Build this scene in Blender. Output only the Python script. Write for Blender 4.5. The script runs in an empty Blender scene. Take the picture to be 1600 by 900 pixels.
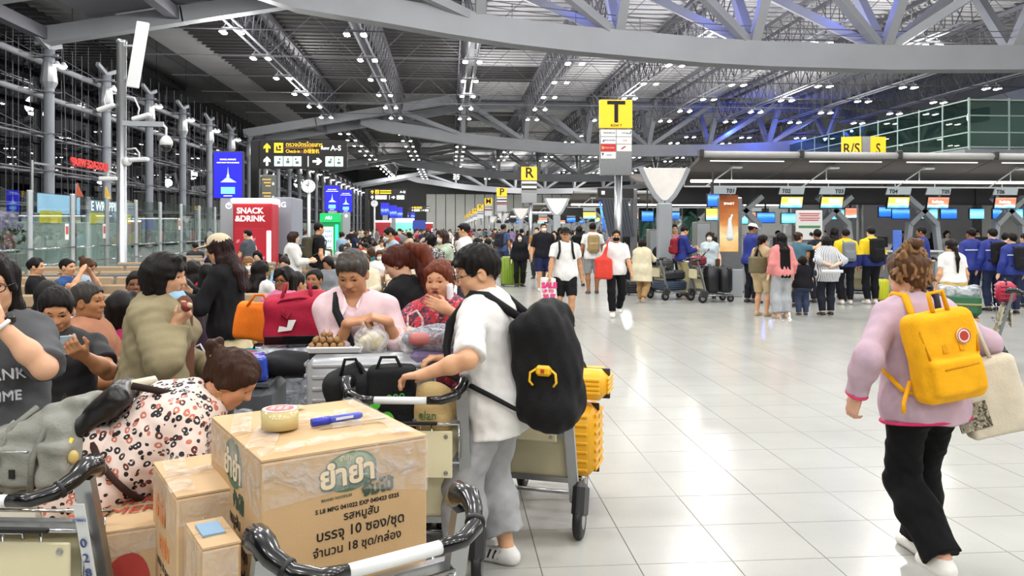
import bpy, bmesh, math, random, time
import numpy as np
from mathutils import Vector, Matrix
T_START = time.time()
random.seed(7)
rng = np.random.default_rng(7)
SC = bpy.context.scene
COL = SC.collection

# ------------------------------------------------------------------ camera
FPX = 1240.0            # focal length in pixels of the 1600 px wide frame
CAMH = 1.72             # eye height (m)
HOR = 357.0             # image row of the horizon
VPX = 702.0             # image column of the hall's long axis
YAW = math.atan((800 - VPX) / FPX)
cam_d = bpy.data.cameras.new('camera')
cam_d.sensor_width = 36.0
cam_d.lens = FPX / 1600 * 36.0
cam_d.shift_y = -(450 - HOR) / 1600.0
cam_d.clip_end = 600
cam = bpy.data.objects.new('camera', cam_d)
COL.objects.link(cam)
cam.location = (0, 0, CAMH)
cam.rotation_euler = (math.pi / 2, 0, -YAW)
SC.camera = cam

# ------------------------------------------------------------------ world, exposure
SC.view_settings.view_transform = 'Standard'
SC.view_settings.look = 'None'
SC.view_settings.gamma = 1
SC.view_settings.use_curve_mapping = False
SC.view_settings.exposure = 0.62
w = bpy.data.worlds.new('night_sky'); SC.world = w
w.use_nodes = True
bg = w.node_tree.nodes['Background']
bg.inputs[0].default_value = (0.020, 0.018, 0.028, 1)
bg.inputs[1].default_value = 0.6
try:
    SC.cycles.max_bounces = 6
    SC.cycles.diffuse_bounces = 3
    SC.cycles.glossy_bounces = 3
    SC.cycles.transparent_max_bounces = 12
    SC.cycles.transmission_bounces = 4
    SC.cycles.sample_clamp_indirect = 4
    SC.cycles.use_denoising = True
    SC.cycles.caustics_reflective = False
    SC.cycles.caustics_refractive = False
except Exception:
    pass

# ------------------------------------------------------------------ lamps of the hall
LINES_X = [-16, -7, 2, 11, 20, 29, 38, 47, 56]      # the longitudinal lamp rows
LAMP_Z = 16.3
def hall_lamp(x, y, z, power, col=(1.0, 0.975, 0.945), radius=0.6, kind='SPOT'):
    l = bpy.data.lights.new('hall_lamp', kind)
    l.energy = power; l.color = col; l.shadow_soft_size = radius
    if kind == 'SPOT': l.spot_size = math.radians(168); l.spot_blend = 0.35      # floodlights look down
    o = bpy.data.objects.new('hall_lamp', l); COL.objects.link(o)
    o.location = (x, y, z)
    return o
for _y in (-22, -8, 6, 20, 34, 60, 87, 123, 159, 195, 231):
    for _x in (-16, -7, 2, 11, 20, 38):
        if _y > 40 and _x in (-7, 11): continue
        hall_lamp(_x, _y, LAMP_Z - 1.7, 1300 if _y < 40 else 2800, radius=1.1, kind='SPOT' if _y in (123, 159) else 'POINT')
# ------------------------------------------------------------------ placing helpers (real distances)
FW = Vector((math.sin(YAW), math.cos(YAW), 0)); RT = Vector((math.cos(YAW), -math.sin(YAW), 0))
def P(px, py, d):
    return Vector((0, 0, CAMH)) + d * (FW + RT * ((px - 800) / FPX) + Vector((0, 0, (HOR - py) / FPX)))
def GX(px, d):
    v = P(px, HOR, d); v.z = 0
    return v
def DG(py, z=0.0): return FPX * (CAMH - z) / (py - HOR)
def G(px, py): return GX(px, DG(py))
def ZAT(py, d): return CAMH + (HOR - py) / FPX * d

# ------------------------------------------------------------------ materials
MATS = {}
def srgb(h):
    if isinstance(h, str):
        h = h.lstrip('#'); c = [int(h[i:i + 2], 16) / 255 for i in (0, 2, 4)]
    else: c = list(h)
    return tuple(((x / 12.92) if x <= 0.04045 else ((x + 0.055) / 1.055) ** 2.4) for x in c)
class NT:
    def __init__(s, name):
        s.m = bpy.data.materials.new(name); s.m.use_nodes = True
        s.t = s.m.node_tree; s.b = s.t.nodes['Principled BSDF']
    def n(s, typ, **kw):
        nd = s.t.nodes.new(typ)
        for k, v in kw.items():
            if k in nd.inputs: nd.inputs[k].default_value = v
            else: setattr(nd, k, v)
        return nd
    def l(s, a, b): s.t.links.new(a, b)
def mat(name, col=(0.8, 0.8, 0.8), rough=0.5, metal=0.0, objcol=False, var=0.08, vscale=6.0, bump=0.0, bscale=60.0, emit=0.0,
        coat=0.0, spec=0.5, trans=0.0, sheen=0.0, stretch=None):
    """procedural principled material: colour with gentle noise variation and a fine noise bump"""
    if name in MATS: return MATS[name]
    k = NT(name); b = k.b
    tc = k.n('ShaderNodeTexCoord')
    co = tc.outputs['Object']
    if stretch:
        mp = k.n('ShaderNodeMapping'); mp.inputs['Scale'].default_value = stretch
        k.l(co, mp.inputs['Vector']); co = mp.outputs['Vector']
    nz = k.n('ShaderNodeTexNoise', Scale=vscale, Detail=4.0)
    k.l(co, nz.inputs['Vector'])
    mx = k.n('ShaderNodeMix', data_type='RGBA', blend_type='MULTIPLY')
    mx.inputs['Factor'].default_value = 1.0
    rp = k.n('ShaderNodeMapRange'); rp.inputs['From Min'].default_value = 0.3; rp.inputs['From Max'].default_value = 0.7
    rp.inputs['To Min'].default_value = 1 - var; rp.inputs['To Max'].default_value = 1 + var * 0.5
    k.l(nz.outputs['Fac'], rp.inputs['Value'])
    k.l(rp.outputs['Result'], mx.inputs[7])
    if objcol:
        oi = k.n('ShaderNodeObjectInfo'); k.l(oi.outputs['Color'], mx.inputs[6])
    else:
        mx.inputs[6].default_value = (*srgb(col), 1)
    k.l(mx.outputs[2], b.inputs['Base Color'])
    b.inputs['Roughness'].default_value = rough; b.inputs['Metallic'].default_value = metal
    b.inputs['Specular IOR Level'].default_value = spec
    b.inputs['Coat Weight'].default_value = coat
    b.inputs['Sheen Weight'].default_value = sheen
    if trans: b.inputs['Transmission Weight'].default_value = trans
    if bump:
        n2 = k.n('ShaderNodeTexNoise', Scale=bscale, Detail=3.0); k.l(co, n2.inputs['Vector'])
        bp = k.n('ShaderNodeBump'); bp.inputs['Strength'].default_value = bump; bp.inputs['Distance'].default_value = 0.01
        k.l(n2.outputs['Fac'], bp.inputs['Height']); k.l(bp.outputs['Normal'], b.inputs['Normal'])
    if emit:
        b.inputs['Emission Color'].default_value = (*srgb(col), 1); b.inputs['Emission Strength'].default_value = emit
        k.m.cycles.emission_sampling = 'NONE' if emit > 3 else 'AUTO'
    MATS[name] = k.m
    return k.m
# object-coloured families (every object brings its own colour)
M_SKIN = mat('skin', objcol=True, rough=0.5, var=0.06, vscale=25, bump=0.05, bscale=300, spec=0.35)
M_CLOTH = mat('cloth', objcol=True, rough=0.85, var=0.12, vscale=9, bump=0.6, bscale=13, spec=0.2)
M_HAIR = mat('hair', objcol=True, rough=0.5, var=0.35, vscale=30, bump=0.5, bscale=70, spec=0.18, stretch=(3, 3, 0.35))
M_PLASTIC = mat('plastic', objcol=True, rough=0.38, var=0.05, vscale=5, bump=0.03, bscale=40)
M_FABRIC = mat('bag_fabric', objcol=True, rough=0.75, var=0.12, vscale=12, bump=0.3, bscale=90, spec=0.25)
M_LEATHER = mat('shoe_leather', objcol=True, rough=0.5, var=0.1, vscale=20, bump=0.1, bscale=120)
M_PAINT = mat('painted_metal', objcol=True, rough=0.4, var=0.05, vscale=3, bump=0.02, bscale=30)
M_DARK = mat('eyebrow_dark', (0.09, 0.07, 0.06), rough=0.6)
M_LIPS = mat('lips', (0.66, 0.43, 0.37), rough=0.45)
M_EYE = mat('eye_white', (0.85, 0.83, 0.80), rough=0.2)
M_STEEL = mat('brushed_steel', (0.66, 0.67, 0.68), rough=0.28, metal=0.9, var=0.06, vscale=14)
M_CHROME = mat('chrome_wire', (0.78, 0.79, 0.80), rough=0.16, metal=1.0, var=0.04)
M_CREAM = mat('cream_board', (0.83, 0.80, 0.66), rough=0.5, var=0.06, vscale=2.5, bump=0.02)
M_RUBBER = mat('black_rubber', (0.06, 0.06, 0.065), rough=0.5, var=0.15)
M_GRIP = mat('black_moulded_plastic', (0.045, 0.048, 0.055), rough=0.22, var=0.1, coat=0.4)
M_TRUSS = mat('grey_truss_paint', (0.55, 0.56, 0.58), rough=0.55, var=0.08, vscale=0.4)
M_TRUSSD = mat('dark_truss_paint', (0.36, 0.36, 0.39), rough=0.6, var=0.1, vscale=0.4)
M_WHITE = mat('white_paint', (0.86, 0.87, 0.87), rough=0.45, var=0.04, vscale=2)
M_GREY = mat('grey_laminate', (0.62, 0.64, 0.66), rough=0.45, var=0.06, vscale=2)
M_DGREY = mat('charcoal_laminate', (0.17, 0.17, 0.18), rough=0.5, var=0.08, vscale=2)
M_BLACK = mat('black_sheet', (0.035, 0.033, 0.036), rough=0.4, var=0.1, vscale=2)
M_INK = mat('printed_ink_black', (0.07, 0.07, 0.06), rough=0.7)
M_LAMP = mat('lamp_glow', (1.0, 0.98, 0.94), emit=22.0)
M_TUBE = mat('tube_glow', (1.0, 1.0, 1.0), emit=3.0)
def flat(col, rough=0.5, emit=0.0, nm='print'):
    c = srgb(col)
    return mat('%s_%02x%02x%02x%s' % (nm, *[int(max(0, min(1, x)) * 255) for x in c], ('_lit%d' % int(emit * 10)) if emit else ''), col, rough=rough, emit=emit, var=0.04)

# ------------------------------------------------------------------ mesh building
class MB:
    def __init__(s): s.v = []; s.f = []; s.mi = []
    def add(s, vs, fs, m=0):
        o = len(s.v); s.v += [tuple(v) for v in vs]; s.f += [tuple(i + o for i in f) for f in fs]; s.mi += [m] * len(fs)
        return s
    def box(s, c, size, rot=None, ch=0.0, m=0):
        c = Vector(c); hx, hy, hz = [x / 2 for x in size]
        if ch <= 0:
            vs = [Vector((x, y, z)) for z in (-hz, hz) for y in (-hy, hy) for x in (-hx, hx)]
            fs = [(0, 2, 3, 1), (4, 5, 7, 6), (0, 1, 5, 4), (2, 6, 7, 3), (0, 4, 6, 2), (1, 3, 7, 5)]
        else:
            ch = min(ch, hx * .95, hy * .95, hz * .95)
            vs = []; idx = {}
            for sx in (-1, 1):
                for sy in (-1, 1):
                    for sz in (-1, 1):
                        for ax in range(3):
                            h = [hx - ch, hy - ch, hz - ch]; h[ax] = (hx, hy, hz)[ax]
                            idx[(sx, sy, sz, ax)] = len(vs); vs.append(Vector((sx * h[0], sy * h[1], sz * h[2])))
            fs = []
            I = idx
            S = (-1, 1)
            for ax in range(3):
                for sg in S:
                    o = [a for a in range(3) if a != ax]
                    quad = []
                    for (a, b) in ((-1, -1), (1, -1), (1, 1), (-1, 1)):
                        k = [0, 0, 0]; k[ax] = sg; k[o[0]] = a; k[o[1]] = b
                        quad.append(I[(*k, ax)])
                    fs.append(tuple(quad))
            for ax in range(3):      # edges along axis ax
                o = [a for a in range(3) if a != ax]
                for a in S:
                    for b in S:
                        k0 = [0, 0, 0]; k0[ax] = -1; k0[o[0]] = a; k0[o[1]] = b
                        k1 = list(k0); k1[ax] = 1
                        fs.append((I[(*k0, o[0])], I[(*k1, o[0])], I[(*k1, o[1])], I[(*k0, o[1])]))
            for sx in S:
                for sy in S:
                    for sz in S: fs.append(tuple(I[(sx, sy, sz, a)] for a in range(3)))
            # orient outwards
            out = []
            for f in fs:
                a, b, c3 = vs[f[0]], vs[f[1]], vs[f[2]]
                nrm = (b - a).cross(c3 - a); ce = sum((vs[i] for i in f), Vector()) / len(f)
                out.append(f if nrm.dot(ce) > 0 else tuple(reversed(f)))
            fs = out
        R = rot if rot is not None else Matrix.Identity(3)
        return s.add([R @ v + c for v in vs], fs, m)
    def tube(s, pts, r, n=8, caps=True, m=0, closed=False):
        pts = [Vector(p) for p in pts]
        rs = r if isinstance(r, (list, tuple)) else [r] * len(pts)
        rings = []; prev = None
        N = len(pts)
        for i, p in enumerate(pts):
            if closed: t = pts[(i + 1) % N] - pts[i - 1]
            else: t = pts[min(i + 1, N - 1)] - pts[max(i - 1, 0)]
            t.normalize()
            if prev is None:
                a = Vector((0, 0, 1)) if abs(t.z) < 0.9 else Vector((1, 0, 0))
                x = t.cross(a).normalized()
            else:
                x = (prev - t * prev.dot(t)).normalized()
            prev = x; y = t.cross(x)
            rings.append([p + (x * math.cos(2 * math.pi * k / n) + y * math.sin(2 * math.pi * k / n)) * rs[i] for k in range(n)])
        vs = [v for rg in rings for v in rg]; fs = []
        for i in range(N if closed else N - 1):
            j = (i + 1) % N
            for k in range(n):
                fs.append((i * n + k, i * n + (k + 1) % n, j * n + (k + 1) % n, j * n + k))
        if caps and not closed:
            fs.append(tuple(reversed(range(n)))); fs.append(tuple((N - 1) * n + k for k in range(n)))
        return s.add(vs, fs, m)
    def bar(s, a, b, wd, ht, up=(0, 0, 1), m=0):
        """rectangular bar from a to b"""
        a = Vector(a); b = Vector(b); t = (b - a); L = t.length
        if L < 1e-6: return s
        t = t / L; u = Vector(up); sd = t.cross(u)
        if sd.length < 1e-4: sd = t.cross(Vector((1, 0, 0)))
        sd.normalize(); u = sd.cross(t)
        R = Matrix((sd, t, u)).transposed()
        return s.box((a + b) / 2, (wd, L, ht), R, m=m)
    def lathe(s, prof, n=16, c=(0, 0, 0), axis='z', m=0):
        vs = []; fs = []; c = Vector(c)
        for (r, z) in prof:
            for k in range(n):
                a = 2 * math.pi * k / n
                p = Vector((r * math.cos(a), r * math.sin(a), z))
                if axis == 'x': p = Vector((p.z, p.x, p.y))
                elif axis == 'y': p = Vector((p.y, p.z, p.x))
                vs.append(p + c)
        for i in range(len(prof) - 1):
            for k in range(n):
                fs.append((i * n + k, i * n + (k + 1) % n, (i + 1) * n + (k + 1) % n, (i + 1) * n + k))
        fs.append(tuple(reversed(range(n)))); fs.append(tuple((len(prof) - 1) * n + k for k in range(n)))
        return s.add(vs, fs, m)
    def prism(s, poly, y0, y1, m=0):
        """polygon in x,z extruded along y"""
        n = len(poly)
        vs = [(x, y0, z) for x, z in poly] + [(x, y1, z) for x, z in poly]
        fs = [tuple(range(n)), tuple(reversed(range(n, 2 * n)))] + [(i, n + i, n + (i + 1) % n, (i + 1) % n) for i in range(n)]
        return s.add(vs, fs, m)
    def mesh(s, name, mats, smooth=False):
        me = bpy.data.meshes.new(name); me.from_pydata(s.v, [], s.f)
        for m in (mats if isinstance(mats, (list, tuple)) else [mats]): me.materials.append(m)
        if any(s.mi): me.polygons.foreach_set('material_index', s.mi)
        if smooth: me.polygons.foreach_set('use_smooth', [True] * len(me.polygons))
        me.update()
        return me
    def build(s, name, mats, parent=None, smooth=False, color=None, loc=None, kind=None):
        return link(name, s.mesh(name, mats, smooth), parent, color, loc, kind)
def link(name, me, parent=None, color=None, loc=None, kind=None, rot=None):
    o = bpy.data.objects.new(name, me); COL.objects.link(o)
    if parent is not None: o.parent = parent
    if color is not None: o.color = (*srgb(color), 1)
    if loc is not None: o.location = loc
    if rot is not None: o.rotation_euler = rot
    if kind: o['kind'] = kind
    return o
def smooth_by_angle(o, deg=40):
    me = o.data
    me.polygons.foreach_set('use_smooth', [True] * len(me.polygons))
    try: me.set_sharp_from_angle(angle=math.radians(deg))
    except Exception: pass
    return o
ORD = ['first', 'second', 'third', 'fourth', 'fifth', 'sixth', 'seventh', 'eighth', 'ninth', 'tenth', 'eleventh', 'twelfth', 'thirteenth', 'fourteenth', 'fifteenth', 'sixteenth', 'seventeenth']
def tag(o, label, cat, group=None, kind=None):
    o['label'] = label; o['category'] = cat
    if group: o['group'] = group
    if kind: o['kind'] = kind
    return o
def thing(name, label, cat, loc=(0, 0, 0), rz=0.0, group=None, kind=None):
    o = bpy.data.objects.new(name, None); COL.objects.link(o)
    o.empty_display_size = 0.1
    o.location = loc; o.rotation_euler = (0, 0, rz)
    return tag(o, label, cat, group, kind)
def dup(root, loc, rz, label=None, group=None, color_map=None):
    r = root.copy(); COL.objects.link(r); r.location = loc; r.rotation_euler = (0, 0, rz)
    if label: r['label'] = label
    if group: r['group'] = group
    for ch in list(root.children):
        c = ch.copy(); COL.objects.link(c); c.parent = r
        if color_map and ch.name.split('.')[0] in color_map: c.color = (*srgb(color_map[ch.name.split('.')[0]]), 1)
        for g in ch.children:
            d = g.copy(); COL.objects.link(d); d.parent = c
    return r
def struct(o, kind='structure'):
    o['kind'] = kind
    return o

# lettering: font curves turned into flat meshes. frame: origin, right vector, up vector
def text(body, size, m, org, right, up, parent=None, align='CENTER', name='lettering', bold=0.0, extrude=0.002, sx=1.0, valign='CENTER', shear=0.0):
    cu = bpy.data.curves.new('lettering', 'FONT'); cu.body = body; cu.size = size
    cu.align_x = align; cu.align_y = valign; cu.extrude = extrude; cu.offset = bold; cu.shear = shear
    cu.resolution_u = 3
    to = bpy.data.objects.new('lettering', cu); COL.objects.link(to)
    me = bpy.data.meshes.new_from_object(to)
    bpy.data.objects.remove(to); bpy.data.curves.remove(cu)
    r = Vector(right).normalized(); u = Vector(up).normalized(); n = r.cross(u)
    Mx = Matrix((( r.x * sx, u.x, n.x, org[0]), (r.y * sx, u.y, n.y, org[1]), (r.z * sx, u.z, n.z, org[2]), (0, 0, 0, 1)))
    me.transform(Mx)
    me.materials.clear(); me.materials.append(m)
    return link(name, me, parent)

# ------------------------------------------------------------------ distance-field modelling (soft shapes and figures)
F32 = np.float32
def _n(v):
    v = np.asarray(v, float); return v / max(np.linalg.norm(v), 1e-9)
class Field:
    def __init__(s): s.ops = []; s.lo = np.full(3, 1e9); s.hi = np.full(3, -1e9)
    def _bb(s, c, r):
        c = np.asarray(c, float); s.lo = np.minimum(s.lo, c - r); s.hi = np.maximum(s.hi, c + r)
    def cone(s, a, b, ra, rb, k=0.02, mode='u', sq=None):
        """rounded cone a-b; sq=(axis, factor): squashed along axis"""
        a = np.asarray(a, float); b = np.asarray(b, float)
        rm = max(ra, rb); c = (a + b) / 2; R = np.linalg.norm(b - a) / 2 + rm
        if mode == 'u': s._bb(a, ra); s._bb(b, rb)
        if sq is not None:
            ax = _n(sq[0]); kf = 1.0 / sq[1]
        else: ax = None; kf = 1
        af = a.astype(F32); bf = b.astype(F32)
        def f(p):
            if ax is not None:
                q = p + ((p - af) @ ax.astype(F32))[:, None] * F32(kf - 1) * ax.astype(F32)
                bb = bf + (np.dot(b - a, ax) * (kf - 1) * ax).astype(F32)
            else: q = p; bb = bf
            d = bb - af; L2 = float(d @ d) + 1e-12
            t = np.clip(((q - af) @ d) / F32(L2), 0, 1)
            w = q - af - t[:, None] * d
            r = np.sqrt((w * w).sum(1)) - (F32(ra) + t * F32(rb - ra))
            return r * F32(sq[1] ** 0.6) if ax is not None else r
        s.ops.append((mode, f, k, c.astype(F32), R)); return s
    def ell(s, c, rad, R=None, k=0.02, mode='u'):
        c = np.asarray(c, float); rad = np.asarray(rad, float)
        Rm = np.eye(3) if R is None else np.asarray(R, float)
        if mode == 'u': s._bb(c, rad.max())
        cf = c.astype(F32); rf = rad.astype(F32); RT_ = Rm.T.astype(F32)
        def f(p):
            q = (p - cf) @ RT_
            a = q / rf; k0 = np.sqrt((a * a).sum(1)); b = a / rf; k1 = np.sqrt((b * b).sum(1)) + F32(1e-6)
            return k0 * (k0 - 1) / k1
        s.ops.append((mode, f, k, cf, rad.max())); return s
    def box(s, c, half, r, R=None, k=0.02, mode='u'):
        c = np.asarray(c, float); half = np.asarray(half, float)
        Rm = np.eye(3) if R is None else np.asarray(R, float)
        if mode == 'u': s._bb(c, np.linalg.norm(half) if R is not None else half)
        cf = c.astype(F32); hf = (half - r).astype(F32); RT_ = Rm.T.astype(F32)
        def f(p):
            q = np.abs((p - cf) @ RT_) - hf
            return np.sqrt((np.maximum(q, 0) ** 2).sum(1)) + np.minimum(q.max(1), 0) - F32(r)
        s.ops.append((mode, f, k, cf, float(np.linalg.norm(half)))); return s
    def plane(s, pt, nrm, k=0.0):
        """keep what lies behind the plane"""
        pt = np.asarray(pt, float).astype(F32); nf = _n(nrm).astype(F32)
        s.ops.append(('p', lambda p: (p - pt) @ nf, k, None, 0)); return s
    def sub(s, other, k=0.02, mode='u'):
        if mode == 'u':
            s.lo = np.minimum(s.lo, other.lo); s.hi = np.maximum(s.hi, other.hi)
        c = (other.lo + other.hi) / 2; R = float(np.linalg.norm(other.hi - other.lo) / 2)
        s.ops.append((mode, other, k, c.astype(F32), R)); return s
    def wrinkle(s, amp, freq, seed=0, stretch=(1, 1, 1)):
        r = np.random.default_rng(seed); ws = []
        for i in range(5):
            d = r.normal(size=3) * np.asarray(stretch); ws.append(((d / np.linalg.norm(d) * freq * r.uniform(.6, 1.7)).astype(F32), F32(r.uniform(0, 6.28))))
        def f(p):
            o = 0
            for kx, ph in ws: o = o + np.sin(p @ kx + ph)
            return o * F32(amp / 3)
        s.ops.append(('w', f, 0, None, 0)); return s
    def ev(s, p, band=0.5):
        d = np.full(len(p), 9.0, F32)
        for mode, f, k, c, R in s.ops:
            if mode == 'w': d = d + f(p); continue
            if mode == 'p': d = np.maximum(d, f(p)); continue
            fn = (lambda q, o=f: o.ev(q, band)) if isinstance(f, Field) else f
            w = p - c; lb = np.sqrt(np.einsum('ij,ij->i', w, w)) - F32(R * 1.05)
            m = lb < (np.minimum(d, band) + k) if mode == 'u' else (lb < (k - d + 0.02)) & (d < band + .02)
            n = int(np.count_nonzero(m))
            if n == 0: continue
            if n < 0.75 * len(p):
                ix = np.flatnonzero(m)
                d[ix] = s._op(mode, d[ix], fn(p[ix]), k); continue
            d = s._op(mode, d, fn(p), k)
        return d
    @staticmethod
    def _op(mode, d, e, k):
        if mode == 'u':
            if k <= 0: return np.minimum(d, e)
            h = np.maximum(k - np.abs(d - e), 0) / F32(k); return np.minimum(d, e) - h * h * F32(k / 4)
        if mode == 's': e = -e
        if k <= 0: return np.maximum(d, e)
        h = np.maximum(k - np.abs(d - e), 0) / F32(k); return np.maximum(d, e) + h * h * F32(k / 4)
_EDG = [(0, 1), (2, 3), (4, 5), (6, 7), (0, 2), (1, 3), (4, 6), (5, 7), (0, 4), (1, 5), (2, 6), (3, 7)]
_CR = np.array([[(i >> 2) & 1, (i >> 1) & 1, i & 1] for i in range(8)])
def nets(fd, h, pad=0.02):
    """surface nets over a sparse block grid"""
    lo = fd.lo - pad - h; hi = fd.hi + pad + h
    B = 4
    n = np.ceil((hi - lo) / h).astype(int) + 1
    nb = np.ceil(n / B).astype(int); n = nb * B
    ib = np.stack(np.meshgrid(*[np.arange(k) for k in nb], indexing='ij'), -1).reshape(-1, 3)
    cen = (lo + (ib * B + (B - 1) / 2) * h).astype(F32)
    dc = fd.ev(cen)
    act = np.abs(dc) < (B / 2 * 1.732 * h) * 1.25 + h * .5 + 0.006
    D = np.where(dc < 0, -1, 1).astype(F32).reshape(nb)
    D = D.repeat(B, 0).repeat(B, 1).repeat(B, 2)
    off = np.stack(np.meshgrid(*[np.arange(B)] * 3, indexing='ij'), -1).reshape(-1, 3)
    gi = (ib[act][:, None, :] * B + off[None]).reshape(-1, 3)
    if len(gi) == 0: return np.zeros((0, 3)), np.zeros((0, 4), int)
    D[gi[:, 0], gi[:, 1], gi[:, 2]] = fd.ev((lo + gi * h).astype(F32), 4 * h)
    ins = D < 0
    c = ins[:-1, :-1, :-1].astype(np.int8)
    sm = sum(ins[a:n[0] - 1 + a, b:n[1] - 1 + b, e:n[2] - 1 + e].astype(np.int8) for a, b, e in _CR)
    cells = np.argwhere((sm > 0) & (sm < 8))
    vid = np.full(tuple(n - 1), -1, np.int32)
    vid[cells[:, 0], cells[:, 1], cells[:, 2]] = np.arange(len(cells))
    dv = np.stack([D[cells[:, 0] + a, cells[:, 1] + b, cells[:, 2] + e] for a, b, e in _CR], 1)
    acc = np.zeros((len(cells), 3)); cnt = np.zeros(len(cells))
    for a, b in _EDG:
        da, db = dv[:, a], dv[:, b]; x = (da < 0) != (db < 0)
        t = np.where(x, da / np.where(x, da - db, 1), 0)
        pt = _CR[a] + t[:, None] * (_CR[b] - _CR[a])
        acc += np.where(x[:, None], pt, 0); cnt += x
    V = lo + (cells + acc / cnt[:, None]) * h
    Q = []
    for ax in range(3):
        sl0 = [slice(None)] * 3; sl1 = [slice(None)] * 3
        sl0[ax] = slice(0, -1); sl1[ax] = slice(1, None)
        A = ins[tuple(sl0)]; Bb = ins[tuple(sl1)]
        e = np.argwhere(A != Bb)
        o = [k for k in range(3) if k != ax]
        ok = (e[:, o[0]] > 0) & (e[:, o[1]] > 0) & (e[:, o[0]] < n[o[0]] - 1) & (e[:, o[1]] < n[o[1]] - 1)
        e = e[ok]
        q = []
        for (a, b) in ((-1, -1), (0, -1), (0, 0), (-1, 0)):
            cc = e.copy(); cc[:, o[0]] += a; cc[:, o[1]] += b
            q.append(vid[cc[:, 0], cc[:, 1], cc[:, 2]])
        q = np.stack(q, 1)
        sg = A[e[:, 0], e[:, 1], e[:, 2]]
        if ax == 1: sg = ~sg
        q[~sg] = q[~sg][:, ::-1]
        Q.append(q)
    Q = np.concatenate(Q)
    Q = Q[(Q >= 0).all(1)]
    # one projection step onto the surface
    p = V.astype(F32); ep = F32(h * 0.4)
    e0 = fd.ev(p, 2 * h)
    g = np.stack([fd.ev(p + np.eye(3, dtype=F32)[i] * ep, 2 * h) - e0 for i in range(3)], 1) / ep
    gl = np.maximum((g * g).sum(1), 0.2)
    st = np.clip(-e0 / gl, -h * .5, h * .5)
    V = V + g * st[:, None]
    return V, Q
JOBS = []
def fill_mesh(me, V, Q, mi):
    me.vertices.add(len(V)); me.vertices.foreach_set('co', V.astype(F32).ravel())
    me.loops.add(len(Q) * 4); me.loops.foreach_set('vertex_index', Q.astype(np.int32).ravel())
    me.polygons.add(len(Q)); me.polygons.foreach_set('loop_start', np.arange(0, len(Q) * 4, 4, dtype=np.int32))
    me.polygons.foreach_set('use_smooth', np.ones(len(Q), bool))
    if mi is not None and len(Q):
        c = V[Q].mean(1); me.polygons.foreach_set('material_index', mi(c).astype(np.int32))
    me.update(calc_edges=True)
def field_mesh(name, fd, h, mats, mi=None):
    me = bpy.data.meshes.new(name)
    for m in (mats if isinstance(mats, (list, tuple)) else [mats]): me.materials.append(m)
    JOBS.append((me, fd, h, mi))          # surfaced together at the end, four at a time
    return me
def run_jobs():
    from concurrent.futures import ThreadPoolExecutor
    JOBS.sort(key=lambda j: -float(np.prod(np.maximum(j[1].hi - j[1].lo, .01))) / j[2] ** 2)
    with ThreadPoolExecutor(4) as ex:
        for (me, fd, h, mi), (V, Q) in zip(JOBS, ex.map(lambda j: nets(j[1], j[2]), JOBS)):
            fill_mesh(me, V, Q, mi)
    JOBS.clear()
def soft(name, fd, h, m, parent=None, color=None, mi=None, loc=None):
    return link(name, field_mesh(name, fd, h, m, mi), parent, color, loc)
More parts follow.
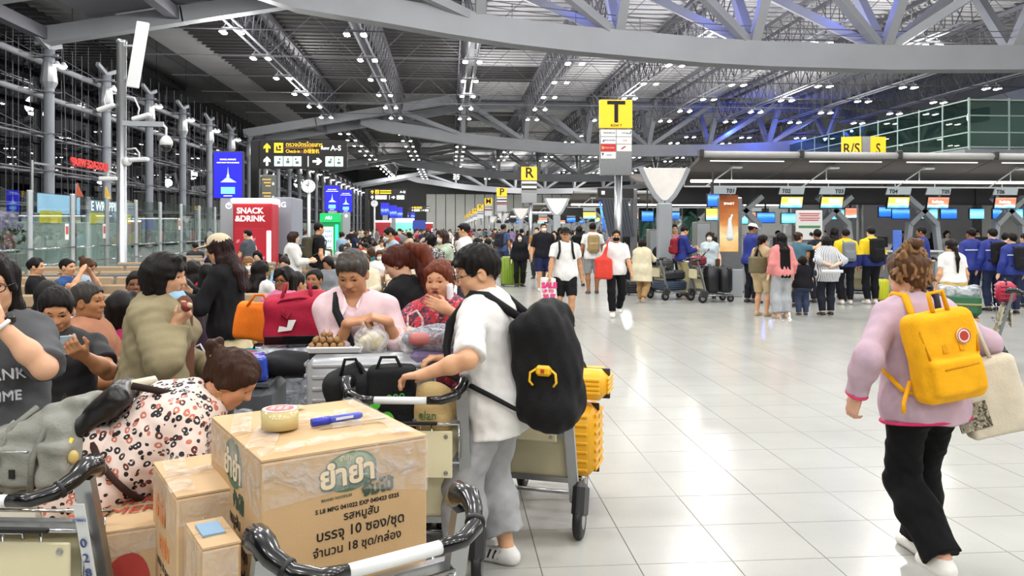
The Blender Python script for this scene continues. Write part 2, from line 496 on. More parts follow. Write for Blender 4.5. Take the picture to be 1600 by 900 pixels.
# ------------------------------------------------------------------ figures
def fr(u, fh):
    u = _n(u); f = np.asarray(fh, float); f = _n(f - u * (f @ u)); r = np.cross(f, u)
    return np.stack([r, f, u])
def ik(a, t, l1, l2, pole):
    a = np.asarray(a, float); t = np.asarray(t, float); v = t - a; L = np.linalg.norm(v)
    L = max(L, 1e-4); vn = v / L
    Lc = min(max(L, abs(l1 - l2) + .01), l1 + l2 - .003)
    x = (l1 * l1 - l2 * l2 + Lc * Lc) / (2 * Lc); y = math.sqrt(max(l1 * l1 - x * x, 0))
    p = np.asarray(pole, float); p = p - vn * (p @ vn); p = _n(p)
    return a + vn * x + p * y, a + vn * Lc
SKINS = ['#d9ab86', '#cf9c76', '#e2b998', '#b98560', '#9a6a48', '#e8c4a6']
class Body:
    """joints of a posed figure; person faces +Y, its right is +X"""
    def __init__(s, H=1.68, wd=1.0, fem=False, spine=(0, 0.03, 1), twist=0.0, head=(0, 0, 0), sit=None, feet=None, arms=(None, None), belly=0.0, lean_off=(0, 0), stoop=0.0, hsc=1.0):
        k = H / 1.7; s.k = k; s.wd = wd; s.fem = fem; s.belly = belly
        s.u = _n(spine)
        fh = np.array([math.sin(twist), math.cos(twist), 0]); s.T = fr(s.u, fh)
        r, f, u = s.T
        L1, L2 = .43 * k, .40 * k
        az = .085 * k
        feet = feet or [(-.10, -.02, 0, -8), (.10, .03, 0, 8)]
        ank = [np.array([ft[0] * k, ft[1] * k, az + (ft[2] if len(ft) > 2 else 0)]) for ft in feet]
        s.fyaw = [math.radians(ft[3]) if len(ft) > 3 else 0 for ft in feet]
        if sit is not None: pz = sit + .10 * k
        else:
            pz = 9
            for i, a in enumerate(ank):
                hx = (-1, 1)[i] * .09 * k * (1 if wd < 1.1 else 1.1) + lean_off[0]
                dd = (a[0] - hx) ** 2 + (a[1] - lean_off[1]) ** 2
                pz = min(pz, a[2] + math.sqrt(max((L1 + L2 - .012 - stoop) ** 2 - dd, .01)) + .03 * k)
        s.pel = np.array([lean_off[0], lean_off[1], pz])
        pr = _n(np.array([r[0], r[1], 0]))
        s.hip = [s.pel + pr * (-.09 * k) - np.array([0, 0, .03 * k]), s.pel + pr * (.09 * k) - np.array([0, 0, .03 * k])]
        s.ank = []; s.knee = []
        for i in (0, 1):
            fy = s.fyaw[i]; pole = np.array([math.sin(fy) + (-.12, .12)[i], math.cos(fy) * 1.0, .15 if sit is None else .8])
            kn, an = ik(s.hip[i], ank[i], L1, L2, pole); s.knee.append(kn); s.ank.append(an)
        s.waist = s.pel + u * .15 * k; s.chest = s.pel + u * .33 * k; s.neck = s.pel + u * .495 * k + f * .0
        sw = (.155 if fem else .178) * k * (wd ** .6)
        s.sh = [s.pel + u * .418 * k - r * sw, s.pel + u * .418 * k + r * sw]
        yw, pt, rl = [math.radians(x) for x in head]
        fwd = np.array([math.sin(yw) * math.cos(pt), math.cos(yw) * math.cos(pt), -math.sin(pt)])
        up0 = np.array([math.sin(yw) * math.sin(pt), math.cos(yw) * math.sin(pt), math.cos(pt)])
        rt = np.cross(fwd, up0); up = up0 * math.cos(rl) + rt * math.sin(rl); rt = np.cross(fwd, up)
        s.HR = np.stack([rt, fwd, up])
        nu = _n(u * .75 + up * .5)
        s.hs = .235 / .24 * (k ** .5) * (0.96 if fem else 1.0) * hsc
        s.hc = s.neck + nu * .138 * k + fwd * .022 * k
        A1, A2 = .285 * k, .245 * k
        s.el = []; s.wr = []; s.hand = []
        for i in (0, 1):
            sg = (-1, 1)[i]; a = arms[i] or {}
            t = a.get('w'); pole = a.get('p', (sg * .5, -1, -.2))
            if t is None:
                t = s.sh[i] + np.array([sg * .105, .04 + a.get('sw', 0) * .25, -.50]) * k
                pole = (sg * .25, -1, 0)
            el, wr = ik(s.sh[i], t, A1, A2, pole); s.el.append(el); s.wr.append(wr)
            hd = _n(a['hd']) if 'hd' in a else _n(wr - el)
            pn = np.asarray(a.get('pn', (-sg, 0, 0)), float); pn = _n(pn - hd * (pn @ hd))
            s.hand.append((hd, pn, a.get('curl', .35)))
    # ---- flesh
    def torso(s, F, g=0.0, gw=1.0):
        k, w = s.k, s.wd; r, f, u = s.T; T = s.T
        F.ell(s.pel + u * .0 * k, np.array([.165 * w * gw + g, .118 * w + g, .13 * k + g]), T, k=.05)
        F.ell(s.waist + f * s.belly * .5, np.array([.140 * w * gw + g, .100 * w + g + s.belly, .15 * k + g]), T, k=.07)
        F.ell(s.chest + u * .02, np.array([(.150 if s.fem else .168) * w + g, .112 * w + g, .175 * k + g]), T, k=.07)
        F.cone(s.sh[0] - u * .002 + r * .01, s.sh[1] - u * .002 - r * .01, .046 * k + g * .7, .046 * k + g * .7, k=.05)
        for i_ in (0, 1): F.cone(s.neck - u * .035 * k, s.sh[i_] + u * .005, .042 * k + g * .3, .042 * k + g * .5, k=.04)
        F.cone(s.neck - u * .10 * k, s.neck - u * .01, .085 * k + g * .5, .052 * k + g * .3, k=.05)
        if s.fem:
            for sg in (-1, 1): F.ell(s.chest + f * (.082 * w + g * .6) + r * sg * .068 * w - u * .005, np.array([.062, .055, .062]) + g * .3, T, k=.05)
        for sg in (-1, 1): F.ell(s.pel - f * .055 + r * sg * .07 * w - u * .035, np.array([.085, .085, .09]) * w + g, T, k=.05)
        return F
    def arm(s, F, i, g=0.0, frac=2.0):
        k = s.k * (s.wd ** .5); sh, el, wr = s.sh[i], s.el[i], s.wr[i]
        G = Field()
        G.cone(sh, el, .049 * k + g * .75, .040 * k + g, k=.02)
        if frac <= 1: G.plane(sh + (el - sh) * frac, el - sh)
        else:
            W = Field()
            W.cone(el, el + (wr - el) * .35, .041 * k + g * .9, .040 * k + g * .85, k=.03)
            W.cone(el + (wr - el) * .35, wr, .040 * k + g * .85, .026 * k + g * .8, k=.03)
            if frac < 2: W.plane(el + (wr - el) * (frac - 1), wr - el)
            G.sub(W, k=.03)
        F.sub(G, k=.022)
        return F
    def leg(s, F, i, g=0.0, frac=2.0, flare=0.0):
        k = s.k * (s.wd ** .6); a, b, c = s.hip[i], s.knee[i], s.ank[i]
        G = Field()
        G.cone(a, b, .088 * k + g, .056 * k + g * .9 + flare * .4, k=.02)
        if frac <= 1: G.plane(a + (b - a) * frac, b - a)
        else:
            W = Field()
            m = b + (c - b) * .35
            cf = _n(np.cross(np.cross(c - b, s.T[1]), c - b)) * -.012
            W.cone(b, m + cf, .056 * k + g * .9 + flare * .4, .056 * k + g * .9 + flare * .7, k=.03)
            W.cone(m + cf, c + (c - b) * .03, .056 * k + g * .9 + flare * .7, .036 * k + g * .9 + flare, k=.03)
            if frac < 2: W.plane(b + (c - b) * (frac - 1), c - b)
            G.sub(W, k=.03)
        F.sub(G, k=.045)
        return F
    def foot(s, F, i, g=0.0, sole=True):
        k = s.k; an = s.ank[i]; y = s.fyaw[i]; d = np.array([math.sin(y), math.cos(y), 0]); base = an[2] - .085 * k
        h = an - d * .035 * k; h[2] = base + .042 * k; t = an + d * .145 * k; t[2] = base + .030 * k
        G = Field()
        G.cone(h, t, .036 * k + g, .030 * k + g, k=.02)
        G.cone(h + d * .07 * k, t - d * .01, .038 * k + g, .036 * k + g, k=.02, sq=((0, 0, 1), .75))
        G.cone(an - np.array([0, 0, .03]), an + np.array([0, 0, .0]), .038 * k + g, .034 * k + g, k=.03)
        G.plane((0, 0, base + (0.002 if g > 0 else 0.014)), (0, 0, -1))
        F.sub(G, k=.02)
        return F
    def hands(s, F, i, lod):
        k = s.k * (0.93 if s.fem else 1.0); w = s.wr[i]; hd, pn, cu = s.hand[i]; sg = (-1, 1)[i]
        th = np.cross(hd, pn) * sg; R = np.stack([th, hd, pn])
        if lod >= 1:
            F.ell(w + hd * .05 * k + pn * .004, np.array([.040, .055, .020]) * k, R, k=.02)
            F.cone(w + hd * .085 * k, w + hd * (.085 + .055 * (1 - cu)) * k + pn * .04 * cu * k, .026 * k, .018 * k, k=.02, sq=(pn, .6))
            F.cone(w + hd * .03 * k + th * .03 * k, w + hd * .075 * k + th * .045 * k + pn * .02 * k, .014 * k, .011 * k, k=.015)
            return F
        F.box(w + hd * .048 * k, np.array([.040, .048, .0145]) * k, .013 * k, R, k=.018)
        F.cone(w - hd * .01, w + hd * .03 * k, .024 * k, .022 * k, k=.02, sq=(pn, .75))
        F.ell(w + hd * .03 * k + th * .028 * k + pn * .008 * k, np.array([.018, .03, .016]) * k, R, k=.012)
        for j, (x, l) in enumerate(((.030, .92), (.0105, 1.0), (-.0095, .95), (-.0285, .76))):
            b = w + hd * (.090 - (.006 if j == 3 else 0)) * k + th * x * k
            spread = th * x * 1.2
            cj = cu * (1 + .12 * j)
            d1 = _n(hd * math.cos(cj * 1.15) + pn * math.sin(cj * 1.15) + spread * (1 - cu))
            m = b + d1 * .042 * l * k
            d2 = _n(hd * math.cos(cj * 2.6) + pn * math.sin(cj * 2.6) + spread * (1 - cu))
            e = m + d2 * .026 * l * k
            d3 = _n(hd * math.cos(cj * 3.4) + pn * math.sin(cj * 3.4))
            t = e + d3 * .019 * l * k
            F.cone(b, m, .0092 * k, .0086 * k, k=.006)
            F.cone(m, e, .0086 * k, .0080 * k, k=.004)
            F.cone(e, t, .0080 * k, .0068 * k, k=.004)
        b = w + hd * .030 * k + th * .034 * k + pn * .006 * k
        d1 = _n(hd * .62 + th * .62 + pn * (.25 + .5 * cu)); m = b + d1 * .038 * k
        d2 = _n(hd * .85 + th * (.25 - .5 * cu) + pn * (.25 + .7 * cu)); t = m + d2 * .030 * k
        F.cone(b, m, .0125 * k, .0098 * k, k=.01); F.cone(m, t, .0098 * k, .0080 * k, k=.004)
        return F
    def hp(s, x, y, z):
        return s.hc + (np.array([x, y, z]) * s.hs) @ s.HR
    def headf(s, F, lod, mouth=0.0, puff=0.0):
        h = s.hs; R = s.HR; P_ = s.hp
        F.cone(s.neck - s.T[2] * .05, s.hp(0, -.02, -.045), .058 * s.k * (s.wd ** .5), .054 * h * (s.wd ** .5), k=.03)
        H = Field()
        H.ell(P_(0, -.012, .036), np.array([.077, .098, .090]) * h, R, k=.02)
        H.ell(P_(0, .020, -.032), np.array([.064, .068, .082]) * h, R, k=.035)
        H.ell(P_(0, .050, -.088), np.array([.034, .030, .026]) * h, R, k=.03)
        for sg in (-1, 1):
            H.ell(P_(sg * .040, .048, -.022), np.array([.024, .026, .026]) * h * (1 + puff), R, k=.03)
            H.ell(P_(sg * .048, .015, -.070), np.array([.018, .03, .022]) * h, R, k=.03)
        H.cone(P_(0, .084, .018), P_(0, .101, -.018), .0085 * h, .0125 * h, k=.014)
        for sg in (-1, 1): H.ell(P_(sg * .0125, .092, -.021), np.array([.009, .011, .008]) * h, R, k=.008)
        H.cone(P_(-.036, .073, .036), P_(.036, .073, .036), .012 * h, .012 * h, k=.02)
        for sg in (-1, 1): H.ell(P_(sg * .032, .094, .012), np.array([.021, .017, .011]) * h, R, k=.012, mode='s')
        if lod == 0:
            for sg in (-1, 1): H.cone(P_(sg * .019, .0815, .0215), P_(sg * .046, .0765, .0195), .0068 * h, .0062 * h, k=.006)
        H.cone(P_(-.021, .078, -.052), P_(.021, .078, -.052), .011 * h, .011 * h, k=.012)
        H.cone(P_(-.013, .087, -.046), P_(.013, .087, -.046), .0055 * h, .0055 * h, k=.006)
        H.cone(P_(-.012, .085, -.059), P_(.012, .085, -.059), .0062 * h, .0062 * h, k=.006)
        if mouth > 0: H.ell(P_(0, .092, -.055), np.array([.017, .022, .010 * mouth]) * h, R, k=.004, mode='s')
        elif lod == 0: H.cone(P_(-.024, .093, -.0525), P_(.024, .093, -.0525), .0022 * h, .0022 * h, k=.004, mode='s')
        for sg in (-1, 1):
            H.ell(P_(sg * .079, -.008, -.004), np.array([.011, .022, .034]) * h, R, k=.01)
            if lod == 0: H.ell(P_(sg * .089, .000, .000), np.array([.007, .012, .020]) * h, R, k=.006, mode='s')
        F.sub(H, k=.02)
        return F
HAIRCOL = '#14100e'
def hair_field(B, style, lod, seed=0):
    h = B.hs; R = B.HR; P_ = B.hp; F = Field()
    thick = {'short': .013, 'buzz': .006, 'spiky': .018, 'tidy': .012}.get(style, .012)
    F.ell(P_(0, -.014, .038), np.array([.077 + thick, .098 + thick, .090 + thick]) * h, R, k=.01)
    # face opening
    C = Field()
    C.ell(P_(0, .105, -.014), np.array([.105, .080, .090]) * h, R)
    C.box(P_(0, .075, -.10), np.array([.12, .075, .095]) * h, .02, R, k=.02)
    F.sub(C, k=.012, mode='s')
    if style in ('short', 'buzz', 'spiky', 'tidy', 'fringe'):
        D = Field()
        D.box(P_(0, .02, -.115), np.array([.13, .115 - .03, .10]) * h, .02, R)
        D.box(P_(0, -.06, -.14), np.array([.13, .16, .085]) * h, .02, R, k=.02)
        for sg in (-1, 1): D.ell(P_(sg * .09, -.004, -.006), np.array([.022, .028, .036]) * h, R)
        F.sub(D, k=.01, mode='s')
    if style == 'tidy': F.cone(P_(-.045, .062, .098), P_(.040, .070, .098), .024 * h, .020 * h, k=.03)
    if style in ('spiky', 'fringe'):
        r = np.random.default_rng(seed)
        for j in range(11 if lod == 0 else 6):
            x = -.06 + .12 * j / (10 if lod == 0 else 5)
            F.cone(P_(x * .9, .045, .110 - x * x * 5), P_(x * 1.02 + r.uniform(-.008, .008), .086 + r.uniform(-.008, .008), .076 - x * x * 4 + r.uniform(-.010, .010)), .020 * h, .007 * h, k=.012)
    if style in ('bob', 'bobshort'):
        L = -.11 if style == 'bob' else -.07
        for sg in (-1, 1):
            F.cone(P_(sg * .068, .006, .04), P_(sg * .074, .012, L), .034 * h, .026 * h, k=.03)
            F.cone(P_(sg * .06, -.05, .02), P_(sg * .06, -.05, L - .01), .045 * h, .034 * h, k=.04)
            F.cone(P_(sg * .040, .070, .105), P_(sg * .075, .062, .015), .018 * h, .014 * h, k=.025)
        F.cone(P_(0, -.08, .0), P_(0, -.075, L - .015), .055 * h, .04 * h, k=.04)
        r = np.random.default_rng(seed)
        for j in range(7):
            x = -.05 + .1 * j / 6
            F.cone(P_(x * .8, .055, .10), P_(x, .090, .058 - abs(x) * .2 + r.uniform(-.006, .006)), .018 * h, .008 * h, k=.014)
    if style in ('long', 'longfront', 'verylong'):
        u = B.T[2]; f = B.T[1]
        L = {'long': .25, 'longfront': .30, 'verylong': .62}[style]
        for sg in (-1, 1):
            F.cone(P_(sg * .066, -.005, .05), P_(sg * .074, -.015, -.12), .034 * h, .034 * h, k=.03)
            F.cone(P_(sg * .074, -.015, -.10), P_(sg * .075, -.03, -.10) - u * (L - .1) - f * .02, .034 * h, .022 * h, k=.03)
            F.cone(P_(sg * .030, .070, .108), P_(sg * .078, .050, -.01), .018 * h, .014 * h, k=.025)
        F.cone(P_(0, -.065, .0), P_(0, -.075, -.12), .065 * h, .062 * h, k=.05)
        e = P_(0, -.075, -.10) - u * L - f * .10; md = P_(0, -.085, -.12) - u * .10 - f * .055
        for x in (-.045, 0, .045):
            F.cone(P_(x, -.075, -.10), md + B.T[0] * x * 1.3, .048 * h, .045 * h, k=.03)
            F.cone(md + B.T[0] * x * 1.3, e + B.T[0] * x * 1.5, .045 * h, .034 * h, k=.03)
    if style in ('bun', 'pony', 'pony_low', 'bun_top'):
        F.cone(P_(0, -.10, .03), P_(0, -.085, -.055), .04 * h, .03 * h, k=.04)
        for sg in (-1, 1): F.cone(P_(sg * .05, .055, .075), P_(sg * .072, -.02, -.02), .022 * h, .018 * h, k=.03)
        if style == 'bun':
            F.ell(P_(0, -.135, .055), np.array([.040, .036, .040]) * h, R, k=.012)
            F.ell(P_(.012, -.165, .07), np.array([.026, .024, .028]) * h, R, k=.012)
            F.ell(P_(-.016, -.15, .09), np.array([.022, .022, .024]) * h, R, k=.012)
        elif style == 'bun_top':
            F.ell(P_(0, -.07, .140), np.array([.045, .045, .032]) * h, R, k=.012)
        else:
            z0 = .06 if style == 'pony' else -.02
            a = P_(0, -.11, z0); b = P_(0, -.155, z0 - .02); u = B.T[2]; f = B.T[1]
            F.cone(a, b, .028 * h, .026 * h, k=.02)
            c = b - u * .16 - f * .05; F.cone(b, c, .032 * h, .036 * h, k=.03)
            F.cone(c, c - u * .22 - f * .01, .036 * h, .012 * h, k=.03)
    F.wrinkle(.0035 if lod == 0 else .006, 190 if lod == 0 else 60, seed, (1, 1, .15))
    return F
def person(loc, face=0.0, label='', lod=1, H=1.68, wd=1.0, fem=False, skin=None, pose=None,
           top=None, bottom=None, hair='short', haircol=HAIRCOL, shoes='#26262a', mask=None, glasses=None, cap=None, mouth=0.0, puff=0.0,
           group=None, name='person', gaze=14, earring=None, brow=True, beard=None, collar=None, legskin=None, drop=None):
    """loc on the floor; face in degrees: 0 away from the camera, 90 to the right, 180 to the camera"""
    B = Body(H=H, wd=wd, fem=fem, **(pose or {}))
    hb = (.0068, .0125, .026)[lod]; hc = (.010, .016, .030)[lod]; hh = (.0060, .0115, .024)[lod]
    seed = int(abs(loc[0] * 131 + loc[1] * 77)) % 9973
    root = thing(name, label, 'person', loc, -math.radians(face), group)
    skin = skin or SKINS[seed % len(SKINS)]
    # body
    F = Field(); B.torso(F)
    for i in (0, 1):
        B.leg(F, i); B.foot(F, i); B.arm(F, i); B.hands(F, i, lod)
    B.headf(F, lod, mouth, puff)
    eyes = [B.hp(sg * .032, .082, .012) for sg in (-1, 1)]; lip = B.hp(0, .095, -.052); hs = B.hs
    brs = [(B.hp(sg * .015, .088, .033), B.hp(sg * .050, .076, .033)) for sg in (-1, 1)]
    def mi(c):
        o = np.zeros(len(c))
        q = (c - lip) @ B.HR.T / hs
        if lod < 2: o[(np.abs(q[:, 0]) < .025 - np.abs(q[:, 2]) * .6) & (np.abs(q[:, 2]) < .0115) & (q[:, 1] > -.03)] = 2
        if lod == 1:
            for e in eyes:
                q = (c - e) @ B.HR.T / hs
                o[(np.abs(q[:, 0]) < .016) & (np.abs(q[:, 2]) < .006) & (q[:, 1] > -.03)] = 1
        return o
    soft('body', F, hb, [M_SKIN, M_DARK, M_LIPS], root, skin, mi)
    if lod == 0:
        for j, e in enumerate(eyes):
            m = MB(); R3 = Matrix([list(x) for x in B.HR]).transposed()
            vs = []; fs = []; GZ = Matrix.Rotation(-math.radians(gaze), 3, 'X')
            n, mrows = 14, 9
            for a in range(mrows + 1):
                for b in range(n):
                    t = math.pi * a / mrows; p = 2 * math.pi * b / n
                    v = GZ @ Vector((math.sin(t) * math.cos(p), math.cos(t), math.sin(t) * math.sin(p))) * .0118 * hs
                    vs.append(R3 @ v + Vector(e - B.HR[1] * .0115 * hs))
            for a in range(mrows):
                for b in range(n): fs.append((a * n + b, a * n + (b + 1) % n, (a + 1) * n + (b + 1) % n, (a + 1) * n + b))
            m.add(vs, fs); m.mi = [1 if (i // n) < 3 else 0 for i in range(len(fs))]
            m.build('eye', [M_EYE, M_DARK], root, smooth=True)
            if brow:
                a, b = brs[j]; mid = (a + b) / 2 + B.HR[2] * .006 * hs + B.HR[1] * .003
                MB().tube([a, mid, b], [.0035 * hs, .0045 * hs, .002 * hs], 6).build('eyebrow', M_HAIR, root, True, haircol)
    # clothes
    u = B.T[2]; f = B.T[1]; r = B.T[0]
    if bottom is not None:
        b = dict(col='#20242c', kind='trousers', frac=1.93, fit=.016, flare=.012); b.update(bottom)
        F = Field(); g = b['fit']
        if b['kind'] == 'skirt':
            L = b.get('len', .55) * B.k; fl = b['flare']; u0, f0 = u, f
            if b.get('axis'): u = np.array([0, 0, 1.0]); f = np.array([0, 1.0, 0])
            F.ell(B.pel, np.array([.165 * wd + g, .120 * wd + g, .14]), B.T, k=.05)
            F.cone(B.pel + u * .06, B.pel - u * L * .4, .15 * wd + g, .19 * wd + g + fl * .4, k=.05, sq=(f, .78))
            F.cone(B.pel - u * L * .4, B.pel - u * (L + .15), .19 * wd + g + fl * .4, .20 * wd + g + fl, k=.05, sq=(f, .78))
            F.plane(B.pel - u * L, -u)
            F.wrinkle(.010, 34, seed, (1, 1, .12)); u, f = u0, f0
        else:
            F.ell(B.pel, np.array([.160 * wd + g, .118 * wd + g, .14 * B.k]), B.T, k=.04)
            for sg in (-1, 1): F.ell(B.pel - f * .055 + r * sg * .07 * wd - u * .035, np.array([.085, .085, .09]) * wd + g, B.T, k=.05)
            for i in (0, 1): B.leg(F, i, g, b['frac'], b['flare'])
            F.wrinkle(.005, 38, seed, (1, 1, .7))
            if lod == 0: F.wrinkle(.003, 80, seed + 5, (1, 1, .9))
        if not b.get('axis'): F.plane(B.pel + u * .10 * B.k, u)
        soft('skirt' if b['kind'] == 'skirt' else ('shorts' if b['frac'] < 1.3 else 'trousers'), F, hc, b.get('mat', M_CLOTH), root, b['col'])
    if top is not None:
        t = dict(col='#e8e8e6', sleeve=.62, hem=.10, fit=.018, sfit=.022, flare=.01, neckr=.066, kind='shirt'); t.update(top)
        F = Field(); g = t['fit']; B.torso(F, g)
        hm = t['hem'] * B.k; fl = t['flare']
        F.cone(B.chest, B.pel - u * (hm + .08), .150 * wd + g, .158 * wd + g + fl, k=.06, sq=(f, .74))
        F.ell(B.pel - u * .02, np.array([.178 * wd + g, .135 * wd + g, .17]), B.T, k=.05)
        F.plane(B.pel - u * hm, -u)
        if t['sleeve'] > 0:
            for i in (0, 1): B.arm(F, i, t['sfit'], t['sleeve'])
        N = Field(); N.cone(B.neck - u * (.012 if t.get('high') else .030) + f * .012, B.neck + u * .3 + f * .03, t['neckr'] * B.k * .93, .12, k=.02)
        if t.get('vneck'):
            N.cone(B.neck + f * .07 + u * .03, B.neck + f * .17 - u * t['vneck'], .052, .022, k=.02)
        F.sub(N, k=.008, mode='s')
        F.wrinkle(t.get('wr', .0055), 30, seed + 3, (1, 1, .8))
        if lod == 0: F.wrinkle(.0032, 75, seed + 9, (1, 1, .6))
        soft(t['kind'], F, hc, t.get('mat', M_CLOTH), root, t['col'])
    if shoes:
        for i in (0, 1):
            F = Field(); B.foot(F, i, .008)
            F.plane((0, 0, B.ank[i][2] + .012), (0, 0, 1))
            z0 = B.ank[i][2] - .085 * B.k
            soft('shoe', F, hc * .9, [M_LEATHER, flat('#e9e7e2', nm='sole') if shoes != '#e9e7e2' else M_LEATHER], root, shoes,
                 (lambda c, z0=z0: (c[:, 2] < z0 + .022).astype(int)) if lod < 2 else None)
    if hair:
        soft('hair', hair_field(B, hair, lod, seed), hh, M_HAIR, root, haircol)
    if mask:
        F = Field()
        dz = -.055 if mask[0] == '-' else 0.0
        mc = mask.lstrip('-')
        F.ell(B.hp(0, .040, -.046 + dz), np.array([.068, .072, .056]) * hs, B.HR, k=.01)
        F.cone(B.hp(0, .085, -.02 + dz), B.hp(0, .108, -.042 + dz), .014 * hs, .014 * hs, k=.02)
        F.plane(B.hp(0, .020, 0), -B.HR[1]); F.plane(B.hp(0, 0, -.006 + dz), B.HR[2])
        m_ = soft('face_mask', F, hh, M_CLOTH, root, mc)
        for sg in (-1, 1):
            if lod == 0: MB().tube([B.hp(sg * .064, .024, -.03 + dz), B.hp(sg * .078, .0, -.01), B.hp(sg * .086, -.018, .02)], .0016, 5).build('ear_loop', M_WHITE, m_, True)
    if glasses:
        gl = MB()
        for sg in (-1, 1):
            c = B.hp(sg * .034, .104, .008)
            pts = [c + B.HR[0] * (.0255 * hs * math.cos(a)) + B.HR[2] * (.019 * hs * math.sin(a)) for a in [2 * math.pi * j / 16 for j in range(16)]]
            gl.tube(pts, .0022 if lod == 0 else .003, 5, closed=True)
            gl.tube([B.hp(sg * .060, .103, .012), B.hp(sg * .083, .06, .014), B.hp(sg * .084, -.005, .010)], .0020 if lod == 0 else .003, 5)
        gl.tube([B.hp(-.009, .108, .012), B.hp(.009, .108, .012)], .002, 5)
        gl.build('glasses', M_GRIP, root, True)
    if cap:
        F = Field(); R = B.HR
        F.ell(B.hp(0, -.010, .050), np.array([.095, .116, .094]) * hs, R, k=.01)
        F.plane(B.hp(0, 0, .050), -R[2])
        br = Field(); br.ell(B.hp(0, .10, .052), np.array([.080, .095, .012]) * hs, R)
        F.sub(br, k=.008)
        soft('cap', F, hh * 1.1, M_CLOTH, root, cap)
    if beard:
        F = Field(); F.ell(B.hp(0, .03, -.07), np.array([.067, .068, .058]) * hs, B.HR)
        C = Field(); C.ell(B.hp(0, .09, -.02), np.array([.055, .06, .038]) * hs, B.HR); C.cone(B.hp(-.014, .1, -.053), B.hp(.014, .1, -.053), .011, .011)
        F.sub(C, k=.01, mode='s'); F.plane(B.hp(0, -.01, 0), -B.HR[1])
        soft('beard', F, hh, M_HAIR, root, beard)
    if earring:
        sg = earring
        pts = [B.hp(sg * .088, -.002, -.052) + B.HR[1] * .012 * math.cos(a) + B.HR[2] * .014 * math.sin(a) for a in [2 * math.pi * j / 12 for j in range(12)]]
        MB().tube(pts, .0018, 5, closed=True).build('earring', mat('gold', '#d8b060', metal=1, rough=.25), root, True)
    root['_h'] = H
    PEOPLE.append((root, B))
    return root, B
PEOPLE = []
def clean_people():
    for r, _ in PEOPLE:
        if '_h' in r: del r['_h']
# frequent poses
def stand(**k): return dict(k)
def walk(ph=1, stride=.30, **k):
    a, b = (.0, stride), (.0, -stride)
    d = dict(feet=[(-.08, stride * .9 * ph, .0 if ph > 0 else .05, -5), (.08, -stride * .8 * ph, .05 if ph > 0 else 0, 5)], arms=(dict(sw=-.5 * ph), dict(sw=.6 * ph)), spine=(0, .05, 1))
    d.update(k); return d
def seat(z=.46, **k):
    d = dict(sit=z, feet=[(-.12, .46, 0, -6), (.12, .43, 0, 6)], spine=(0, -.14, 1),
             arms=(dict(w=(-.11, .30, z + .24), p=(-.6, -.6, -.3), pn=(.3, 0, -1)), dict(w=(.11, .30, z + .24), p=(.6, -.6, -.3), pn=(-.3, 0, -1))))
    d.update(k); return d
# ------------------------------------------------------------------ the hall: floor
def floor_mat():
    k = NT('polished_floor_tile'); b = k.b
    tc = k.n('ShaderNodeTexCoord'); geo = k.n('ShaderNodeNewGeometry')
    nz = k.n('ShaderNodeTexNoise', Scale=1.3, Detail=6.0); k.l(geo.outputs['Position'], nz.inputs['Vector'])
    n2 = k.n('ShaderNodeTexNoise', Scale=90.0, Detail=2.0); k.l(geo.outputs['Position'], n2.inputs['Vector'])
    # joints (for the part of the floor too far away to build tile by tile)
    sep = k.n('ShaderNodeSeparateXYZ'); k.l(geo.outputs['Position'], sep.inputs[0])
    js = []
    for ax in (0, 1):
        m1 = k.n('ShaderNodeMath', operation='MULTIPLY'); m1.inputs[1].default_value = 2.0; k.l(sep.outputs[ax], m1.inputs[0])
        ad = k.n('ShaderNodeMath', operation='ADD'); ad.inputs[1].default_value = (0.08, 0.0)[ax]; k.l(m1.outputs[0], ad.inputs[0])
        fr_ = k.n('ShaderNodeMath', operation='FRACT'); k.l(ad.outputs[0], fr_.inputs[0])
        cp = k.n('ShaderNodeMath', operation='COMPARE'); cp.inputs[1].default_value = 0.0; cp.inputs[2].default_value = 0.012; k.l(fr_.outputs[0], cp.inputs[0]); js.append(cp)
    mxj = k.n('ShaderNodeMath', operation='MAXIMUM'); k.l(js[0].outputs[0], mxj.inputs[0]); k.l(js[1].outputs[0], mxj.inputs[1])
    fl = k.n('ShaderNodeMath', operation='FLOOR')
    cr = k.n('ShaderNodeValToRGB'); cr.color_ramp.elements[0].position = .3; cr.color_ramp.elements[0].color = (*srgb('#adaea8'), 1)
    cr.color_ramp.elements[1].position = .7; cr.color_ramp.elements[1].color = (*srgb('#b8b9b3'), 1)
    k.l(nz.outputs['Fac'], cr.inputs[0])
    sp = k.n('ShaderNodeMix', data_type='RGBA', blend_type='MULTIPLY'); sp.inputs['Factor'].default_value = .12
    k.l(cr.outputs[0], sp.inputs[6]); k.l(n2.outputs['Color'], sp.inputs[7])
    jm = k.n('ShaderNodeMix', data_type='RGBA'); k.l(mxj.outputs[0], jm.inputs['Factor']); k.l(sp.outputs[2], jm.inputs[6]); jm.inputs[7].default_value = (*srgb('#9c9b96'), 1)
    k.l(jm.outputs[2], b.inputs['Base Color'])
    b.inputs['Roughness'].default_value = .19; b.inputs['Specular IOR Level'].default_value = .22
    return k.m
M_FLOOR = floor_mat()
M_GROUT = mat('grout', (0.46, 0.46, 0.44), rough=.8)
X0, X1, Y0, Y1 = -29.6, 78.0, -34.0, 262.0
floor = struct(MB().box(((X0 + X1) / 2, (Y0 + Y1) / 2, -.13), (X1 - X0, Y1 - Y0, .25)).build('floor', M_GROUT))
TS = .5; TXO = -.04
